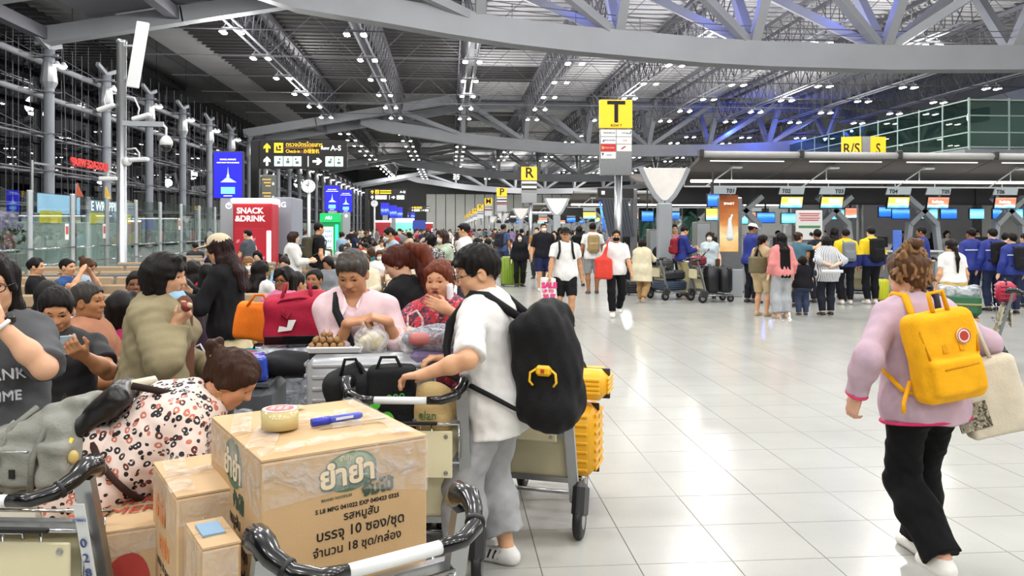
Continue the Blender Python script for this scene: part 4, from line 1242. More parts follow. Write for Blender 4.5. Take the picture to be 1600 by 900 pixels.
# row-letter towers
SIGX = 4.15
def row_sign(letter, Y, label, detail):
    t = thing('row_sign', label, 'sign', (SIGX, Y, 0), group='yellow row letter signs')
    MB().tube([(.09, .1, 0), (.09, .1, 3.1)], .10, 12).build('pole', M_STEEL, t, True)
    y = MB().box((0, 0, 4.58), (.82, .16, .70), ch=.01).build('letter_panel', M_YEL, t)
    text(letter, .76, M_INK, (0, -.085, 4.60), (1, 0, 0), (0, 0, 1), y, bold=.012)
    b = MB().box((0, 0, 3.62), (.80, .14, 1.14), ch=.01).build('airline_panel', M_STEEL, t)
    if detail:
        text('ROW ' + letter, .085, M_INK, (0, -.085, 4.285), (1, 0, 0), (0, 0, 1), y, bold=.002)
        cols = ['#e9e9e6', '#e9e9e6', '#e9e9e6', '#e9e9e6', '#d02a28', '#e9e9e6', '#e9e9e6', None]
        txts = [('MANDARIN AIR', '#333333'), ('EVA AIR', '#1d6a44'), ('CHINA EASTERN', '#3a4c90'), ('Firefly', '#d07050'), ('HONG KONG', '#f3d9d0'), ('', '#b02040'), ('VIETJET', '#4a5aa0'), ('', '#000000')]
        for i, c in enumerate(cols):
            if not c: continue
            x = (-.2, .2)[i % 2]; z = 4.10 - .185 * (i // 2)
            q = MB().box((x, -.078, z), (.38, .016, .172), ch=.003).build('airline_plate', flat(c), b)
            if txts[i][0]: text(txts[i][0], .052, flat(txts[i][1]), (x + .02, -.089, z), (1, 0, 0), (0, 0, 1), b, sx=.8)
        MB().prism([(.10, 3.70), (.16, 3.70), (.26, 3.77), (.20, 3.77)], -.09, -.087).build('emblem', flat('#b02040'), b)
        MB().prism([(.25, 4.08), (.36, 4.08), (.38, 4.15), (.36, 4.15), (.34, 4.10)], -.09, -.087).build('emblem', flat('#1d6a44'), b)
        MB().box((-.34, -.088, 3.73), (.06, .004, .07)).build('emblem', flat('#f2b040'), b)
        MB().prism([(-.36, 3.88), (-.30, 3.94), (-.30, 3.88)], -.09, -.087).build('emblem', flat('#3a4c90'), b)
        MB().prism([(-.37, 3.60), (-.34, 3.52), (-.31, 3.60)], -.09, -.087).build('emblem', flat('#3a4c90'), b)
    else:
        for i, c in enumerate(['#e9e9e6', '#2a2624', '#e9e9e6', '#2a2624', '#b04040' if letter in 'MP' else '#8a8a88']):
            MB().box((0, -.078, 4.12 - i * .12), (.78, .016, .09)).build('airline_plate', flat(c), b)
    return t
for i, (l, lab) in enumerate([('T', 'tallest yellow sign with the letter T above small airline plates'), ('R', 'yellow sign with the letter R on a pole'), ('P', 'yellow sign with the letter P on a pole'), ('M', 'small yellow sign with the letter M'), ('K', 'small yellow sign with the letter K'), ('H', 'tiny yellow sign with the letter H'), ('F', 'tiny yellow sign with the letter F'), ('D', 'tiny yellow sign with the letter D'), ('C', 'tiniest and farthest yellow sign with the letter C')]):
    row_sign(l, 19.6 + 21.6 * i, lab, i == 0)
# R/S and S corner sign behind the near canopy
p = P(1350, 357, 29.5); t = thing('corner_sign', 'two-faced yellow sign reading R/S and S above the near canopy', 'sign', (p.x, p.y, 0))
MB().tube([(0, .3, 0), (0, .3, 5.1)], .12, 10).build('pole', M_STEEL, t, True)
for sg, tx in ((-1, 'R/S'), (1, 'S')):
    a = Vector((sg * .16, -.1, 0)); b = Vector((sg * .80, -.02 if sg > 0 else .14, 0)); dr = (b - a).normalized() * sg
    f_ = MB().bar((a.x, a.y, 4.75), (b.x, b.y, 4.75), .10, .75).build('letter_panel', M_YEL, t)
    c = (a + b) / 2; n_ = Vector((dr.y, -dr.x, 0)); c = c + n_ * .056
    text(tx, .55, M_INK, (c.x, c.y, 4.66), dr, (0, 0, 1), f_, bold=.006, sx=.8)
MB().box((0, -.10, 4.75), (.32, .12, .75)).build('corner_panel', M_STEEL, t)
# gold advertising pillar
p = GX(1140, 20.0); t = thing('advertising_pillar', 'tall grey pillar with a backlit gold and brown poster beside T01', 'display', p, -.12)
MB().box((0, 0, 1.25), (.58, .20, 2.5), ch=.02).build('frame', M_STEEL, t)
q = MB().box((-.04, -.105, 1.85), (.46, .01, 1.42)).build('poster', S_AD, t)
text('SMART', .085, flat('#fff6e0', emit=1, nm='lit_cream'), (-.04, -.115, 2.34), (1, 0, 0), (0, 0, 1), q)
soft('poster_figure', Field().cone((-.02, -.112, 1.5), (-.02, -.112, 1.95), .09, .04).cone((.0, -.112, 1.95), (.03, -.112, 2.05), .03, .03).plane((0, -.10, 0), (0, 1, 0)), .012, flat('#dfe6ea'), q)
MB().box((0, 0, .35), (.60, .26, .70), ch=.02).build('plinth', M_GREY, t)
# white notice board
p = GX(1264, 19.3); t = thing('notice_board', 'white notice board with red lines and a green bar behind the queue', 'notice', p)
b = MB().box((0, 0, 1.80), (.66, .05, .72), ch=.01).build('board', M_WHITE, t)
for i, z in enumerate((2.08, 2.03, 1.97, 1.92)): MB().box((0, -.028, z), (.52 - .06 * (i % 2), .004, .025)).build('red_line', flat('#c8504e'), b)
MB().box((0, -.028, 1.76), (.54, .004, .06)).build('green_bar', flat('#4d8a58'), b)
MB().box((.05, -.028, 1.58), (.10, .004, .08), Matrix.Rotation(.6, 3, 'Y')).build('mark', M_INK, b)
for x in (-.28, .28): MB().box((x, .05, .74), (.04, .04, 1.48)).build('leg', M_STEEL, t)
# blue standing banner among the queue
p = GX(1402, 19.8); t = thing('standing_banner', 'narrow blue standing banner reading Dial between the counters', 'banner', p)
b = MB().box((0, 0, 1.0), (.22, .05, 1.35), ch=.01).build('panel', flat('#4a6cc0', emit=.15), t); text('Dial', .16, M_WHITE, (0, -.028, .95), (0, 0, -1), (1, 0, 0), b)
MB().box((0, 0, .16), (.3, .3, .32), ch=.02).build('base', M_GREY, t)
# tilted flight board
p = GX(963, 21.5); t = thing('flight_board', 'dark tilted flight information board with ribbed columns left of the canopy', 'information board', p, .25)
h = MB().box((-.02, 0, 2.68), (1.05, .10, .26), ch=.01).build('header', M_DGREY, t)
MB().box((-.42, -.056, 2.68), (.1, .01, .1)).build('pictogram', flat('#d8d8d8', emit=.4), h)
for i in range(9):
    MB().bar((-.40 + i * .085, .0, 2.52), (-.18 + i * .085, -.02, 1.50), .07, .10, up=(0, 1, 0)).build('column_strip', flat('#4b5058', rough=.35), t)
MB().box((-.44, -.05, 2.05), (.06, .02, .8), Matrix.Rotation(-.18, 3, 'Y')).build('side_light', S_BLUE, t)
MB().box((.55, .05, 1.4), (.16, .16, 2.8), ch=.02).build('post', M_STEEL, t)
# grey cabinets and glass screens left of the near canopy
for i, (px, d, w_, h_, lab) in enumerate([(1096, 22.0, .42, 1.9, 'tall grey cabinet beside the white fan post'), (1022, 24.5, .40, 1.7, 'narrow grey service cabinet behind the walkers'), (1150, 21.5, .36, 1.5, 'low grey cabinet behind the gold pillar')]):
    t = thing('service_cabinet', lab, 'cabinet', GX(px, d)); MB().box((0, 0, h_ / 2), (w_, .4, h_), ch=.02).build('body', mat('cabinet_grey', (.50, .51, .49), rough=.5), t)
    MB().box((0, -.205, h_ / 2), (w_ - .06, .012, h_ - .1), ch=.004).build('door', M_GREY, t); MB().box((w_ / 2 - .08, -.22, h_ * .5), (.02, .02, .15)).build('handle', M_CHROME, t)
for i, (px, d) in enumerate([(1010, 26.0), (1033, 26.0), (1078, 26.5)]):
    t = thing('glass_screen', 'frosted glass screen behind the walkers, %s of three' % ('leftmost', 'middle', 'rightmost')[i], 'screen', GX(px, d))
    MB().box((0, 0, 1.3), (.50, .03, 2.2)).build('pane', M_GLASSG, t); MB().box((0, 0, .1), (.5, .1, .2)).build('foot', M_STEEL, t)
    for sx in (-.26, .26): MB().box((sx, 0, 1.2), (.03, .04, 2.4)).build('post', M_STEEL, t)

# ------------------------------------------------------------------ signs and kiosks on the left
ICON = flat('#dff6ee', emit=.9, nm='lit_icon'); YLIT = flat('#ffc21a', emit=.9, nm='lit_amber'); WLIT = flat('#ffffff', emit=.95, nm='lit_white')
def arrow(m, x, z, s, dr='u', y=-.06):
    pts = [(-.12, -.5), (.12, -.5), (.12, .0), (.36, -.12), (.36, .12), (0, .5), (-.36, .12), (-.36, -.12), (-.12, .0)]
    if dr == 'r': pts = [(b, -a) for a, b in pts]
    m.prism([(x + a * s, z + b * s) for a, b in pts], y - .004, y)
def gantry(px0, px1, y0, y1, d, label, detail):
    c = P((px0 + px1) / 2, (y0 + y1) / 2, d); W = (px1 - px0) / FPX * d; Hh = (y0 - y1) / FPX * d * -1
    t = thing('direction_sign', label, 'sign', (c.x, c.y, 0), group='black direction signs')
    b = MB().box((0, 0, c.z), (W, .10, Hh), ch=.01).build('panel', M_BLACK, t)
    MB().box((-W / 2 - .12, .05, (c.z + Hh / 2) / 2), (.24, .22, c.z + Hh / 2), ch=.02).build('post', M_BLACK, t)
    zu = c.z + Hh * .22; zl = c.z - Hh * .24; s_ = Hh * .32; L = -W / 2
    m = MB(); arrow(m, L + .09 * W, zu, s_); m.build('arrow', YLIT, b)
    MB().box((L + .22 * W, -.056, zu), (.10 * W, .006, Hh * .34)).build('pictogram', YLIT, b)
    m = MB(); m.box((L + .20 * W, -.061, zu - .02), (.018 * W, .004, Hh * .16)); m.box((L + .235 * W, -.061, zu + .03), (.025 * W, .004, Hh * .10)); m.box((L + .23 * W, -.061, zu - .06), (.04 * W, .004, Hh * .06)); m.build('pictogram_mark', M_BLACK, b)
    if detail:
        text('ตรวจบัตรโดยสาร', Hh * .20, YLIT, (L + .30 * W, -.056, zu + Hh * .11), (1, 0, 0), (0, 0, 1), b, 'LEFT', sx=.92)
        text('Check-in : 办理登机', Hh * .16, YLIT, (L + .30 * W, -.056, zu - Hh * .12), (1, 0, 0), (0, 0, 1), b, 'LEFT', sx=.85)
        text('Row', Hh * .15, WLIT, (L + .70 * W, -.056, zu), (1, 0, 0), (0, 0, 1), b, 'LEFT', bold=.002)
        text('A-S', Hh * .25, WLIT, (L + .81 * W, -.056, zu), (1, 0, 0), (0, 0, 1), b, 'LEFT', bold=.002)
        MB().box((L + .45 * W, -.056, zu + .003), (.32 * W, .006, .008)).build('rule', flat('#e0763a', emit=.7), b)
    else:
        for k_ in (.1, -.1): MB().box((L + .45 * W, -.056, zu + Hh * k_), (.30 * W, .006, Hh * .10)).build('caption', YLIT, b)
        text('A-Q', Hh * .26, WLIT, (L + .84 * W, -.056, zu), (1, 0, 0), (0, 0, 1), b, 'LEFT', bold=.002)
    m = MB(); arrow(m, L + .09 * W, zl, s_); m.build('arrow', WLIT, b); m = MB(); arrow(m, L + .66 * W, zl, s_, 'r'); m.build('arrow', WLIT, b)
    for i, f_ in enumerate((.22, .325, .43, .80, .905)):
        MB().box((L + f_ * W, -.056, zl), (.095 * W, .006, Hh * .34), ch=.002).build('pictogram', ICON, b)
        if detail:
            m = MB(); x = L + f_ * W
            m.box((x, -.061, zl - .04 + .02 * (i % 2)), (.04 * W, .004, Hh * .10)); m.box((x - .015 * W * (i % 3 - 1), -.061, zl + .06), (.02 * W, .004, Hh * .08))
            m.build('pictogram_mark', flat('#5a7a78'), b)
    MB().box((L + .555 * W, -.056, zl), (.008 * W, .006, Hh * .36)).build('rule', WLIT, b)
    return t
gantry(407, 542, 219, 264, 23.0, 'large black overhead direction sign reading Row A-S with amber and white pictograms', True)
gantry(577, 634, 295, 313, 43.0, 'smaller black direction sign reading A-Q further down the hall', False)
gantry(642, 671, 322, 331, 90.0, 'tiny black direction sign farthest down the hall', False)
p = GX(420, 22.4); t = thing('info_panel', 'small grey hanging information panel with amber lines beside the black sign post', 'sign', (p.x, p.y, 0))
b = MB().box((0, 0, 2.83), (.42, .08, .82), ch=.03).build('panel', flat('#5d605c'), t); MB().box((0, .02, 1.2), (.08, .08, 2.44)).build('post', M_DGREY, t)
for k_ in (.18, -.2):
    for j in range(3): MB().box((-.05 + .02 * j, -.044, 2.83 + k_ + .09 - .09 * j), (.24 - .05 * j, .006, .03)).build('amber_line', flat('#e0b050', emit=.4), b)
    MB().box((.13, -.044, 2.83 + k_ - .03), (.06, .006, .08)).build('letter_mark', M_WHITE, b)
def ad_panel(px0, px1, y0, y1, d, label, detail):
    c = P((px0 + px1) / 2, (y0 + y1) / 2, d); W = (px1 - px0) / FPX * d; Hh = (y1 - y0) / FPX * d
    t = thing('advertising_screen', label, 'screen', (c.x, c.y, 0), group='blue advertising screens')
    f_ = MB().box((0, .06, c.z), (W + .06, .14, Hh + .06), ch=.02).build('frame', M_DGREY, t)
    s_ = MB().box((0, -.016, c.z), (W, .012, Hh)).build('display', S_TEMPLE if not detail else flat('#1212d8', emit=.9, nm='lit_blue'), t)
    if detail:
        text('BOHOL INFINITE', Hh * .045, WLIT, (0, -.026, c.z + Hh * .34), (1, 0, 0), (0, 0, 1), s_, bold=.001)
        text('LOVE YOUR TRIP 2 GO MORE', Hh * .036, WLIT, (0, -.026, c.z + Hh * .27), (1, 0, 0), (0, 0, 1), s_, bold=.001)
        m = MB(); z0 = c.z - Hh * .16
        for k_ in range(7): m.prism([(-.26 * W + .04 * W * k_, z0 + .02 * Hh * k_), (.30 * W - .05 * W * k_, z0 + .02 * Hh * k_), (.28 * W - .05 * W * k_, z0 + .02 * Hh * (k_ + .6)), (-.24 * W + .04 * W * k_, z0 + .02 * Hh * (k_ + .6))], -.030, -.024)
        m.prism([(-.05 * W, z0 + .12 * Hh), (.06 * W, z0 + .12 * Hh), (.02 * W, z0 + .2 * Hh), (.005 * W, z0 + .34 * Hh), (-.01 * W, z0 + .2 * Hh)], -.030, -.024)
        m.build('temple_picture', flat('#b8d2ff', emit=1.0, nm='lit_pale_blue'), s_)
        MB().box((0, -.026, c.z - Hh * .34), (.5 * W, .006, Hh * .15), ch=.002).build('picture_panel', flat('#6ab8ee', emit=.8, nm='lit_sky'), s_)
        MB().box((0, -.026, c.z - Hh * .46), (.3 * W, .006, Hh * .015)).build('caption', WLIT, s_)
    p_ = MB().box((.02, .06, (c.z - Hh / 2) / 2), (W * .62, .16, c.z - Hh / 2), ch=.02).build('pylon', M_GREY, t)
    if detail:
        pts = [(.07 * math.cos(a) + .02, -.025, c.z - Hh / 2 - .22 + .07 * math.sin(a)) for a in [math.pi * (.62 + 1.76 * j / 12) for j in range(13)]]
        m = MB(); m.tube(pts, .012, 5); m.tube([(.02, -.025, c.z - Hh / 2 - .22), (.02, -.025, c.z - Hh / 2 - .12)], .012, 5); m.build('power_mark', WLIT, p_)
    return t
for a in [(335, 378, 238, 309, 21.5, 'largest deep blue advertising screen with a lit temple, left of the red snack machine', True), (508, 530, 290, 329, 39, 'blue advertising screen right of the clock, left one of the pair', True), (531, 550, 297, 331, 43, 'blue advertising screen right of the clock, right one of the pair', True), (595, 608, 317, 336, 78, 'small far blue screen, first of the row under the second direction sign', False), (609, 620, 321, 340, 84, 'small far blue screen, second of the row under the second direction sign', False), (621, 629, 324, 341, 92, 'small far blue screen, third of the row under the second direction sign', False), (637, 648, 332, 341, 120, 'tiniest far blue screen near the end wall', False)]: ad_panel(*a)
def vending(px0, px1, ytop, d, label, colr, big):
    c = GX((px0 + px1) / 2, d); W = (px1 - px0) / FPX * d; Hh = ZAT(ytop, d)
    t = thing('snack_machine', label, 'vending machine', (c.x, c.y, 0), group='red snack machines')
    b = MB().box((0, 0, Hh / 2), (W, .8, Hh), ch=.03).build('body', flat(colr), t)
    MB().box((-W * .08, -.41, Hh * .40), (W * .74, .02, Hh * .66), ch=.005).build('door', flat('#b01f30', emit=.12), t)
    MB().box((W * .42, -.41, Hh * .40), (W * .10, .02, Hh * .6)).build('side_light', M_TUBE, t)
    hd = MB().box((0, -.05, Hh + .06), (W * 1.08, .86, .12), ch=.03).build('light_header', M_TUBE, t)
    if big:
        text('SNACK', .20, flat('#f6dfe0', emit=.3), (-.06, -.415, Hh - .20), (1, 0, 0), (0, 0, 1), b, bold=.008)
        text('&DRINK', .20, flat('#f6dfe0', emit=.3), (-.06, -.415, Hh - .40), (1, 0, 0), (0, 0, 1), b, bold=.008)
        r_ = random.Random(3)
        for i in range(9):
            x = r_.uniform(-.42, .22) * W; z = Hh * (.15 + .5 * r_.random())
            MB().prism([(x, z), (x + .08, z + .03), (x + .10, z + .10), (x + .02, z + .09)], -.428, -.422).build('printed_snack', flat('#e08a8e'), b)
        soft('bottle_print', Field().cone((-.05, -.42, .5), (-.05, -.42, 1.2), .20, .17).cone((-.05, -.42, 1.2), (-.05, -.42, 1.5), .13, .06).plane((0, -.405, 0), (0, 1, 0)), .03, flat('#d8c9c4'), b)
    return t
vending(371, 430, 318, 20.5, 'red vending machine reading SNACK & DRINK under a white light header', '#b8202e', True)
vending(587, 610, 347, 60, 'small far red vending machine with white bottle print', '#b8202e', False)
vending(664, 676, 349, 110, 'tiny farthest red vending machine near the end wall', '#b8202e', False)
# wrapping booth (grey)
p = GX(443, 21.5); t = thing('wrapping_booth', 'grey booth reading ING right of the red vending machine', 'booth', p)
MB().box((0, .6, 1.28), (.52, 1.6, 2.56), ch=.02).build('body', flat('#8b919c'), t)
text('ING', .20, WLIT, (-.06, -.206, 2.35), (1, 0, 0), (0, 0, 1), t, name='lettering')
# green currency kiosk
p = GX(516, 27.0); t = thing('currency_kiosk', 'green lit kiosk with a white THAI BAHT HERE screen', 'kiosk', p)
b = MB().box((0, .3, 1.12), (.68, .6, 2.25), ch=.03).build('body', flat('#0f8a4a', emit=.2), t)
MB().box((0, -.01, 2.08), (.70, .04, .30), ch=.01).build('header', flat('#17a85c', emit=.6), t); text('AIU', .14, WLIT, (-.05, -.035, 2.08), (1, 0, 0), (0, 0, 1), t, bold=.004)
s_ = MB().box((-.10, -.01, 1.25), (.40, .03, 1.05)).build('display', flat('#cfe8ee', emit=.9, nm='lit_screen'), t)
for i, w_ in enumerate(('THAI', 'BAHT', 'HERE')): text(w_, .14, flat('#5a86b8'), (-.10, -.028, 1.62 - i * .17), (1, 0, 0), (0, 0, 1), s_, bold=.003)
for i in range(3): MB().box((-.10, -.028, 1.08 - i * .1), (.3, .004, .035)).build('caption', flat('#5a86b8'), s_)
MB().box((.22, -.01, 1.25), (.10, .03, 1.2)).build('side_light', flat('#2ef0a0', emit=1.2, nm='lit_green'), t)
p = GX(628, 85.0); t = thing('currency_kiosk', 'far green and white lit kiosk below the small blue screens', 'kiosk', p)
MB().box((0, .3, 1.3), (2.4, .6, 2.5), ch=.03).build('body', flat('#79d8c0', emit=.5), t); MB().box((0, -.02, 2.6), (2.6, .1, .4)).build('header', M_TUBE, t)
p = GX(655, 70.0); t = thing('blue_banner', 'wide blue banner over the far crowd', 'banner', p)
MB().box((0, 0, 2.05), (1.15, .06, .8)).build('cloth', flat('#2a3f9a', emit=.1), t)
for x in (-.5, .5): MB().tube([(x, .05, 0), (x, .05, 2.4)], .03, 6).build('pole', M_STEEL, t)
# clocks on poles
for (px, py, d, lab) in ((482, 291, 30, 'round white clock on a slim pole beside the large direction sign'), (585, 318, 58, 'small round white clock on a far pole')):
    c = P(px, py, d); t = thing('pole_clock', lab, 'clock', (c.x, c.y, 0), group='pole clocks')
    MB().tube([(0, .1, 0), (0, .1, c.z - .1)], .06, 8).build('pole', M_WHITE, t, True)
    f_ = MB().lathe([(.25, -.06), (.25, .06)], 24, (0, 0, c.z), 'y').build('face', flat('#e8eaec', emit=.15), t)
    m = MB(); m.bar((0, -.075, c.z), (.02, -.075, c.z + .17), .02, .02); m.bar((0, -.075, c.z), (-.09, -.075, c.z + .07), .025, .02); m.build('hand', M_INK, f_)
    m = MB()
    for i in range(12): a = i * math.pi / 6; m.bar((.19 * math.cos(a), -.068, c.z + .19 * math.sin(a)), (.23 * math.cos(a), -.068, c.z + .23 * math.sin(a)), .015, .012)
    m.build('hour_mark', M_INK, f_)
# camera and lamp mast
p = GX(190, 33.0); t = thing('camera_mast', 'steel mast with gooseneck lamps, slanted antenna panel and dome camera', 'mast', p, .0)
MB().lathe([(.24, 0), (.20, .05), (.195, 9.4), (.21, 9.42), (.21, 9.55)], 16).build('pole', M_STEEL, t, True)
MB().box((.75, -.25, 8.9), (.50, .12, 2.75), Matrix.Rotation(math.radians(9), 3, 'Y'), ch=.03).build('antenna_panel', M_WHITE, t)
for z in (7.9, 9.3): MB().box((.32, -.1, z), (.5, .08, .08)).build('antenna_bracket', M_STEEL, t)
MB().bar((.1, -.15, 6.08), (1.75, -.15, 6.05), .12, .2).build('boom', M_GREY, t)
d_ = MB().lathe([(.02, .3), (.16, .22), (.26, .05), (.26, -.12)], 16, (1.85, -.15, 5.30)).build('dome_camera', M_WHITE, t, True)
MB().lathe([(.23, .0), (.22, -.1), (.15, -.22), (.04, -.27)], 16, (1.85, -.15, 5.17)).build('dome_glass', M_GRIP, d_, True)
MB().tube([(1.7, -.15, 6.05), (1.85, -.15, 5.9), (1.85, -.15, 5.55)], .05, 8).build('dome_arm', M_WHITE, t, True)
for (pts, lc, rt) in (([(-.1, 0, 7.3), (-.55, -.1, 7.35), (-.65, -.1, 7.05), (-.6, -.1, 6.8)], (-.55, -.12, 6.72), -.35), ([(.1, 0, 7.2), (.55, -.1, 7.15), (.75, -.1, 6.7), (.7, -.1, 6.45)], (.85, -.12, 6.35), -.3), ([(.1, 0, 5.0), (.6, -.1, 5.05), (.75, -.1, 4.85), (.75, -.1, 4.65)], (.75, -.12, 4.58), -.05), ([(-.1, 0, 3.95), (-.45, -.1, 4.1), (-.5, -.1, 3.95), (-.5, -.1, 3.85)], (-.45, -.12, 3.78), .0)):
    a = MB().tube(pts, .035, 7).build('gooseneck', M_WHITE, t, True)
    MB().box(lc, (.75, .35, .16), Matrix.Rotation(rt, 3, 'Y'), ch=.04).build('lamp_head', M_WHITE, a)
MB().lathe([(.18, -.1), (.18, .1)], 14, (.25, -.1, 4.5), 'y').build('junction_disc', M_WHITE, t, True)

# behind the partition: wrapping stall, planters
p = Vector((-17.2, 38.5, 0)); t = thing('wrapping_stall', 'luggage wrapping stall seen through the glass, its red letters reversed', 'stall', p)
MB().box((0, 0, 1.0), (1.2, 9.0, 2.0), ch=.03).build('counter', flat('#b8c4c0'), t)
MB().box((.62, -3.2, 2.75), (.06, 3.6, .8)).build('blue_banner', flat('#9cc4e8', emit=.5, nm='lit_banner'), t)
MB().box((.62, 2.2, 2.6), (.06, 5.0, .9)).build('name_board', flat('#7d8fa6', emit=.1), t)
text('E WRAPPING', .62, WLIT, (.66, 1.5, 2.75), (0, 1, 0), (0, 0, 1), t, bold=.01)
text('LUGGAGE WRAP', .5, flat('#c02a24', emit=.25), (.4, .2, 4.70), (0, -1, 0), (0, 0, 1), t, bold=.02, extrude=.03)
for y in (-4.2, 4.2): MB().tube([(0, y, 0), (0, y, 4.55)], .06, 8).build('post', M_STEEL, t)
MB().bar((0, -4.2, 4.45), (0, 4.2, 4.45), .08, .08).build('header_rail', M_STEEL, t)
for y, w_ in ((-5.0, 1.8), (.5, 1.5), (4.6, 1.2)):
    MB().box((.64, y * .8, 2.2), (.05, w_, .5)).build('yellow_panel', flat('#d8c83a', emit=.2), t)
def planter(x, y, lab, colr, n, flw):
    t = thing('planter', lab, 'planter', (x, y, 0), group='planters behind the glass')
    MB().box((0, 0, .4), (.9, 2.2, .8), ch=.04).build('box', flat('#9a9a94'), t)
    r_ = random.Random(int(y * 10)); m = MB()
    for i in range(n):
        a = Vector((r_.uniform(-.5, .5), r_.uniform(-1.2, 1.2), r_.uniform(.8, 2.1 if not flw else 1.7))); d = Vector((r_.uniform(-1, 1), r_.uniform(-1, 1), r_.uniform(-.3, .9))).normalized(); s = d.cross(Vector((0, 0, 1))).normalized() * .07
        m.add([a, a + d * .15 + s, a + d * .32, a + d * .15 - s], [(0, 1, 2, 3)])
    m.build('foliage', flat(colr), t, kind='stuff')
    if flw:
        m = MB()
        for i in range(160):
            a = Vector((r_.uniform(-.6, .6), r_.uniform(-1.3, 1.3), r_.uniform(1.7, 2.3)))
            m.box(a, (.10, .10, .06), Matrix.Rotation(r_.uniform(0, 3), 3, 'X'))
        m.build('blossom', flat('#9a86b0'), t, kind='stuff')
planter(-16.2, 26.0, 'planter with pale purple blossom behind the first glass pane', '#4d6048', 260, True)
planter(-16.6, 30.8, 'planter with pale purple blossom behind the third glass pane', '#4d6048', 260, True)
planter(-18.8, 27.5, 'dark leafy shrub planter behind the purple blossom', '#2c3a2a', 420, False)
for i, (y, c, lab) in enumerate([(32.6, '#c8603e', 'orange pointed pennant standing behind the glass partition'), (35.4, '#e0b030', 'small yellow pennant standing behind the glass partition')]):
    t = thing('pennant', lab, 'flag', (-15.6, y + 2, 0)); MB().tube([(0, 0, 0), (0, 0, 3.6)], .03, 6).build('pole', M_STEEL, t)
    MB().prism([(-.02, 3.0), (.3, 3.05), (.18, 3.3), (.05, 3.65)], -.02, .02).build('cloth', flat(c), t)
# ------------------------------------------------------------------ luggage trolleys
BED = .22
def build_trolley():
    t = thing('luggage_trolley', 'trolley', 'trolley', (0, 0, 0))
    for sx in (-1, 1):
        MB().bar((sx * .265, .0, .97), (sx * .28, .22, .16), .03, .055, up=(1, 0, 0)).build('post', M_STEEL, t)
    MB().tube([(-.15, -.13, .942), (.15, -.13, .942)], .017, 10).build('handle_bar', M_WHITE, t, True)
    for sx in (-1, 1):
        g = MB().tube([(sx * .12, -.13, .942), (sx * .185, -.128, .944), (sx * .238, -.10, .957), (sx * .268, -.05, .982), (sx * .275, -.02, 1.002), (sx * .275, .035, .998), (sx * .272, .07, .968)],
                  [.018, .021, .023, .025, .030, .036, .022], 12).build('grip', M_GRIP, t, True)
        MB().tube([(sx * .244, -.092, .961), (sx * .250, -.084, .965)], .027, 12).build('grip_ring', M_RUBBER, g, True)
    # wire basket with its front plate
    bk = MB(); z0, z1 = .62, .80
    for z in (z0, z1): bk.tube([(-.25, .02, z), (.25, .02, z), (.25, .19, z), (-.25, .19, z)], .006, 6, closed=True)
    for x in (-.25, -.12, 0, .12, .25): bk.tube([(x, .02, z0), (x, .02, z1)], .004, 5); bk.tube([(x, .02, z0), (x, .19, z0)], .004, 5)
    for y in (.08, .14):
        for sx in (-.25, .25): bk.tube([(sx, y, z0), (sx, y, z1)], .004, 5)
    b = bk.build('basket', M_CHROME, t, True)
    MB().tube([(-.07, .012, .775), (-.07, .012, .795), (.07, .012, .795), (.07, .012, .775)], .005, 6).build('basket_clip', M_CHROME, b, True)
    MB().box((0, .012, z1 + .004), (.30, .016, .016), ch=.004).build('basket_pad', M_RUBBER, b)
    pl = MB().box((0, .008, .66), (.44, .012, .22), ch=.004).build('front_plate', M_CREAM, t)
    for sx in (-.19, .19):
        for z in (.575, .745): MB().lathe([(.011, .0), (.009, -.006), (.0, -.007)], 10, (sx, .002, z), 'y').build('rivet', M_STEEL, pl)
    # back boards
    def yb(z): return .02 + (1.0 - z) / .84 * .22 + .012
    for (za, zb) in ((.57, .79), (.30, .54)):
        MB().bar((0, yb(za), za), (0, yb(zb), zb), .52, .012, up=(0, 1, 0)).build('back_board', M_CREAM, t)
    for z in (.555, .285, .80): MB().bar((-.28, yb(z) - .012, z), (.28, yb(z) - .012, z), .03, .03).build('cross_bar', M_STEEL, t)
    # chassis
    m = MB()
    for sx in (-1, 1): m.tube([(sx * .28, .20, .16), (sx * .27, .5, .17), (sx * .22, .88, .15), (sx * .12, .97, .15)], .018, 8)
    m.tube([(-.12, .97, .15), (.12, .97, .15)], .018, 8)
    for y in (.35, .6, .8): m.tube([(-.25, y, .165), (.25, y, .165)], .012, 6)
    m.build('chassis', M_STEEL, t, True)
    for sx in (-1, 1):
        MB().box((sx * .33, .13, .20), (.07, .20, .20), Matrix.Rotation(-.35, 3, 'X'), ch=.03).build('wheel_guard', M_DGREY, t)
        for (x, y, r) in ((sx * .33, .10, .105), (sx * .20, .86, .085)):
            w = MB().lathe([(r * .55, -.02), (r * .93, -.022), (r, -.012), (r, .012), (r * .93, .022), (r * .55, .02)], 20, (x, y, r), 'x').build('wheel', M_RUBBER, t, True)
            MB().lathe([(r * .5, -.024), (r * .5, .024)], 14, (x, y, r), 'x').build('hub', M_STEEL, w)
            MB().bar((x, y, r), (x * .9, y + .03, .18), .015, .03).build('fork', M_STEEL, t)
    return t
TROLLEY = build_trolley(); _tused = [False]
def trolley(loc, rz, label):
    if not _tused[0]:
        _tused[0] = True; TROLLEY.location = loc; TROLLEY.rotation_euler = (0, 0, rz); TROLLEY['label'] = label; TROLLEY['group'] = 'airport luggage trolleys'
        return TROLLEY
    return dup(TROLLEY, loc, rz, label, 'airport luggage trolleys')
def CAMV(x, d, z=0.0):   # camera-relative metres -> world
    v = RT * x + FW * d; v.z = z
    return v
def loc_rot(root, x, d, ang):   # ang: degrees of turn seen from the camera
    return CAMV(x, d), math.radians(ang) - YAW
